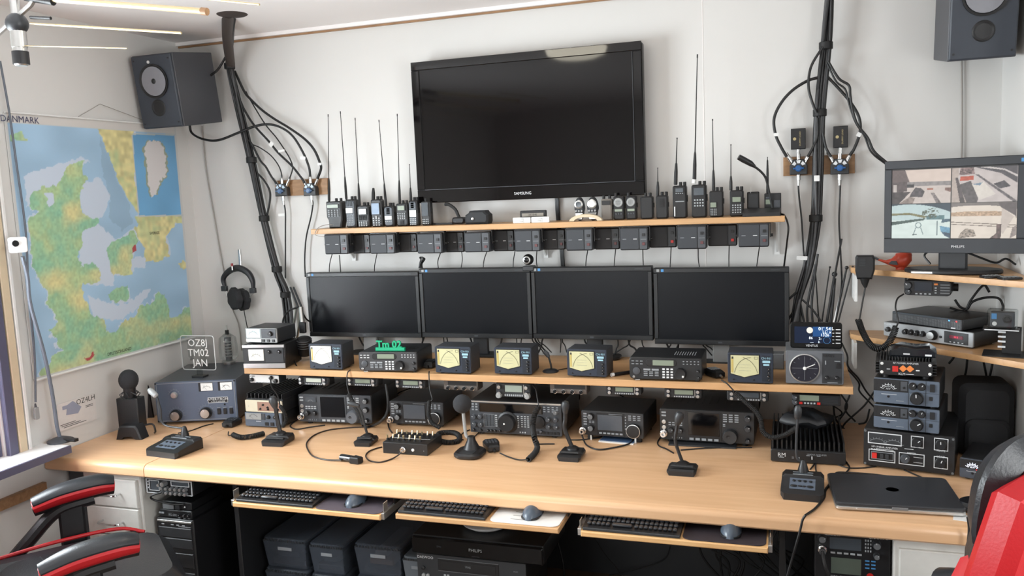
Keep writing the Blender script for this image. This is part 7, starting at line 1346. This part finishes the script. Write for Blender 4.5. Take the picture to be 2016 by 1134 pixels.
# video players
V0x0, V0x1 = atY(813, 1060, 2.66).x, atY(1072, 1060, 2.66).x; cx = (V0x0+V0x1)/2
lay = [('speaker_box', 'low black cabinet at the bottom of the video player stack', .0, .235, .42, None), ('video_recorder', 'lowest black player in the stack under the middle keyboard tray', .236, .318, .40, None), ('video_recorder', 'black cassette recorder with tape slot, second from top of the stack', .319, .425, .42, 'v'), ('disc_player', 'slim black disc player on top of the video stack', .426, .498, .50, 'd')]
for nm, lb, z0, z1, w, kind in lay:
    xo = cx-.03 if kind != 'd' else cx; y0 = 2.66 if kind != 'd' else 2.65
    e = thing(nm, lb, 'video player' if nm != 'speaker_box' else 'cabinet', (xo, y0, z0)); hh = z1-z0; MB().slab(rrect(w, hh-.002, .004, 2, 0, hh/2), 0, .3, .003).build('case', M_blk2 if kind else M_blk, e); T = lambda u, v, y=-.0035: ((u-.5)*w, y, v*hh)
    if kind == 'd': MB().slab(rrect(w, hh*.86, .006, 2, 0, hh/2), -.012, .002, .004).build('front_panel', mat('gloss black case', (16, 16, 17), .15), e); link('lettering', text_mesh('PHILIPS', .016, M_lgrey), e, T(.5, .5, -.013)); link('lettering', text_mesh('DVD', .009, M_grey), e, T(.22, .52, -.013)); MB().box(T(.47, 0)[0], T(.53, 0)[0], -.0128, -.0115, hh*.18, hh*.19).build('print_strip', M_grey, e)
    elif kind == 'v':
        MB().slab(rrect(w, hh*.94, .003, 2, 0, hh/2), -.003, .002, .001).build('front_panel', M_char, e); MB().box(T(.2, 0)[0], T(.76, 0)[0], -.0045, -.002, hh*.42, hh*.86, .001).build('tape_slot', M_blk, e); b = MB(); b.box(T(.2, 0)[0], T(.76, 0)[0], -.0052, -.004, hh*.85, hh*.87); b.box(T(.2, 0)[0], T(.76, 0)[0], -.0052, -.004, hh*.41, hh*.425); b.build('slot_trim', M_mid, e); MB().box(T(.23, 0)[0], T(.73, 0)[0], -.0056, -.004, hh*.5, hh*.78).build('slot_flap', M_blk2, e)
        link('lettering', text_mesh('DAEWOO', .014, M_print), e, T(.08, .84)); link('lettering', text_mesh('VHS', .012, M_pgrey), e, T(.48, .64, -.006)); link('lettering', text_mesh('HI-FI', .008, M_pgrey), e, T(.91, .66))
        for u, z in ((.06, .46), (.06, .2), (.1, .2)): MB().lathe(T(u, z, -.003), [(.007, 0), (.007, .006), (.004, .007)], 12, 'y').build('socket', M_lgrey if z < .3 else M_blk, e)
        b = MB()
        for u in (.25, .28, .72, .84, .89, .94): b.box(T(u, 0)[0], T(u+.02, 0)[0], -.0045, -.003, hh*.24, hh*.3)
        b.build('buttons', M_key, e, stuff=True)
    else: MB().box(-w*.42, w*.42, -.002, .001, hh*.3, hh*.7, .001).build('front_panel', M_char, e)
p = atY(936, 1043, 2.66); e = thing('white_dish', 'white rounded tray on top of the disc player', 'tray', (p.x, 2.79, .4985)); MB().lathe((0, 0, 0), [(.075, .0), (.095, .012), (.1, .02), (.094, .02)], 30).build('dish', M_white, e)
# radio under the right of the desk
G = Dev('cb_radio', 'black radio and watt meter with red button under the right of the desk', 'radio', (1604, 1146), (1752, 1158), (1600, 1043), None, .2, foot=0, Y=2.57); G.body(M_blk2, feet=False); G.panel(M_blk, r=.006)
G.text('PRESIDENT', .22, .95, .011); G.text('GRANT II', .84, .955, .013); G.rect(.2, .68, .62, .9, M_lcdg, 'display', t=.002); G.knob(.1, .87, .012, M_char, .016, M_mid); G.knob(.82, .83, .012, M_char, .016, M_mid); G.knob(.82, .62, .009, M_char, .014, M_mid); G.jack(.1, .67, .013, .03, M_chrome, 'microphone_plug'); G.grid(.2, .58, .64, .64, 5, 1, M_key, .7, .5); G.grid(.66, .66, .76, .92, 3, 4, M_key, .5, .5)
G.rect(.22, .22, .62, .52, mat('grey green window', (92, 102, 92), .3), 'meter_window', t=.002); G.text('DIGITAL SWR / WATT METER', .44, .16, .0085); G.jack(.74, .22, .01, .006, M_red, 'red_button'); G.grid(.66, .34, .82, .54, 2, 3, M_bluelab, .7, .3)
MB().tube(smooth([Vector(G.L(.1, .67, -.03)), Vector(G.L(.12, .5, -.05)), Vector(G.L(.2, .2, -.05)), Vector(G.L(.26, -.2, -.04))]), .006, 8).build('cord', M_cable, G.e); MB().box(-G.w*.3, G.w*.3, .04, .1, G.h, ZD-.0505-G.loc.z).build('mounting_bracket', M_blk2, G.e)
rnd = random.Random(3)
for i in range(16):
    x = 1380+i*11+rnd.uniform(-8, 8); cable(f'tangled black lead behind the right keyboard tray, {nth[i]} of sixteen from left', PY(3.3, (x, 1040), (x+rnd.uniform(-10, 10), 1075), (x+rnd.uniform(-5, 45), 1105), (x+rnd.uniform(0, 90), 1150)), rnd.choice((.003, .004, .005)), name='tangled_lead', group='tangle of leads under the desk')
for lb, y, r, pts in (('single thin lead slanting across the wall under the desk centre', 3.4, .003, ((1165, 1050), (1190, 1090), (1215, 1120), (1230, 1150))), ('black lead hanging right of the middle keyboard tray', 3.2, .0045, ((1094, 1020), (1097, 1060), (1108, 1105), (1112, 1150))), ('thin lead sagging under the right keyboard tray', 3.4, .003, ((1320, 1075), (1312, 1096), (1290, 1110), (1250, 1122), (1200, 1132))), ('pale lead running over the desk edge down beside the watt meter radio', 2.47, .0036, ((1586, 1014), (1580, 1024), (1575, 1045), (1562, 1090), (1545, 1150))), ('black lead dropping over the desk edge behind the right chair', 2.475, .0036, ((1905, 1018), (1908, 1040), (1906, 1065), (1902, 1100))), ('thin grey lead behind the right black desk panel', 3.2, .003, ((1530, 1035), (1535, 1065), (1548, 1090), (1560, 1110)))):
    cable(lb, PY(y, *pts), r)
# ================================================================== chairs
def chair(label, loc, rz, arm_z=.66, bw=.52, hgt=1.22, arms=(1, 1), half=.31, ax=0.12, sz=.47, tl_=.14, bx=-.24):
    """gaming chair facing +x"""
    e = thing('gaming_chair', label, 'chair', loc, rz)
    b = MB(); b.slab(rrect(.56, .5, .09, 5, .08, 0), sz-.07, sz+.02, .035, 'z'); b.build('seat', M_blkl, e)
    for s in (-1, 1): b = MB(); b.slab([(x, s*y) for x, y in ((-.2, .2), (.22, .2), (.29, .26), (.2, .29), (-.2, .28))][::s], sz-.06, sz+.018, .02, 'z'); b.build('seat_bolster', M_blkl, e)
    for s in (-1, 1): MB().tube(smooth([(-.2, s*.27, sz+.02), (0, s*.285, sz+.03), (.2, s*.28, sz+.03), (.29, s*.24, sz+.01)], 5), .007, 8).build('seat_piping', M_redl, e)
    b = MB(); b.tube([(-.05, -.2, sz+.021), (.0, 0, sz+.012), (-.05, .2, sz+.021)], .003, 6); b.build('seam', M_char, e)
    R3 = Matrix.Translation((bx, 0, sz)) @ Matrix.Rotation(-tl_, 4, 'Y')
    ol = [(-bw*.42, 0), (bw*.42, 0), (bw*.5, .18), (bw*.46, .42), (bw*.52, .56), (bw*.44, .72), (bw*.24, hgt-sz), (-bw*.24, hgt-sz), (-bw*.44, .72), (-bw*.52, .56), (-bw*.46, .42), (-bw*.5, .18)]
    MB().slab(ol, -.08, .0, .02, 'x').xf(R3).build('backrest', M_redl, e)
    MB().slab([(a*.72, z) for a, z in ol], -.01, .06, .03, 'x').xf(R3).build('back_cushion', M_blkl, e)
    for s in (-1, 1): MB().slab([(s*bw*.34, .05), (s*bw*.47, .18), (s*bw*.45, .5), (s*bw*.33, .56)][::s], -.02, .05, .02, 'x').xf(R3).build('side_bolster', M_redl, e)
    b = MB(); b.slab(rrect(.43, .25, .1, 6, 0, hgt-sz-.085), -.01, .06, .03, 'x'); b.xf(R3).build('head_cushion', M_blkl, e)
    for s, on in zip((-1, 1), arms):
        if not on: continue
        y = s*half; pts = smooth([(-.175+ax, y, arm_z-.026), (-.08+ax, y, arm_z-.002), (.03+ax, y, arm_z+.006), (.09+ax, y, arm_z-.002)], 5); n = len(pts)
        b = MB(); b.tube(pts,   .03, 14, rr=[.016+.014*math.sin(PI*(.12+.76*i/(n-1))) for i in range(n)]); b.v = [(x_, y+(yy-y)*1.5, zz-.0) for x_, yy, zz in b.v]; pdd = b.build('arm_pad', M_blkl, e)
        b = MB(); b.tube([p+Vector((0, 0, -.014)) for p in pts], .03, 14, rr=[.017+.0145*math.sin(PI*(.12+.76*i/(n-1))) for i in range(n)]); b.v = [(x_, y+(yy-y)*1.53, zz) for x_, yy, zz in b.v]; b.build('arm_trim', M_redl, pdd)
        b = MB(); b.tube([p+Vector((0, 0, -.028)) for p in pts], .03, 12, rr=[.015+.013*math.sin(PI*(.12+.76*i/(n-1))) for i in range(n)]); b.build('arm_under', M_blk, pdd)
        MB().tube(smooth([(.02+ax, y, arm_z-.05), (-.1+ax, y, arm_z-.07), (-.2+ax, y, arm_z-.16), (-.26+ax, y, sz-.02)], 6), .024, 10).build('arm_bracket', M_blk, e)
        MB().box(-.1+ax, -.015+ax, y-.02, y+.02, sz-.08, arm_z-.03, .008).build('arm_post', M_blk, e)
        MB().box(-.06+ax, .06+ax, min(y, s*.2), max(y, s*.2), sz-.1, sz-.075).build('arm_plate', M_blk, e)
    MB().cyl((0, 0, .1), (0, 0, sz-.07), .028, n=16).build('gas_lift', M_blk, e)
    for k in range(5):
        a_ = 2*PI*k/5; c_, s_ = math.cos(a_), math.sin(a_); l = MB().tube([(0, 0, .12), (.15*c_, .15*s_, .105), (.3*c_, .3*s_, .075)], .025, 10, rr=[.034, .026, .018]).build('base_leg', M_blk, e); MB().cyl((.3*c_-.02*s_, .3*s_+.02*c_, .03), (.3*c_+.02*s_, .3*s_-.02*c_, .03), .0295, n=16).build('caster', M_blk, l)
    return e
na = atZ(175, 1085, .72); fa = atZ(143, 962, .72); mid = (na+fa)/2; v_ = fa-na; ang = math.atan2(-v_.x, v_.y); hw = abs((fa-na).dot(Vector((-math.sin(ang), math.cos(ang), 0))))/2
print('CHAIR', mid, ang, hw)
chair('red and black gaming chair at the lower left, cut by the frame', (mid.x-.075*math.cos(ang), mid.y-.075*math.sin(ang), 0), ang, half=v_.length/2, arm_z=.72, sz=.52, bx=-.235)
t = atZ(1832, 1112, .68); ang = math.radians(135)
chair('red and black gaming chair at the right edge, its back towards the frame edge', (t.x-.108, t.y-.375, 0), ang, arm_z=.68, half=.31, hgt=1.215, ax=.05, bw=.54)
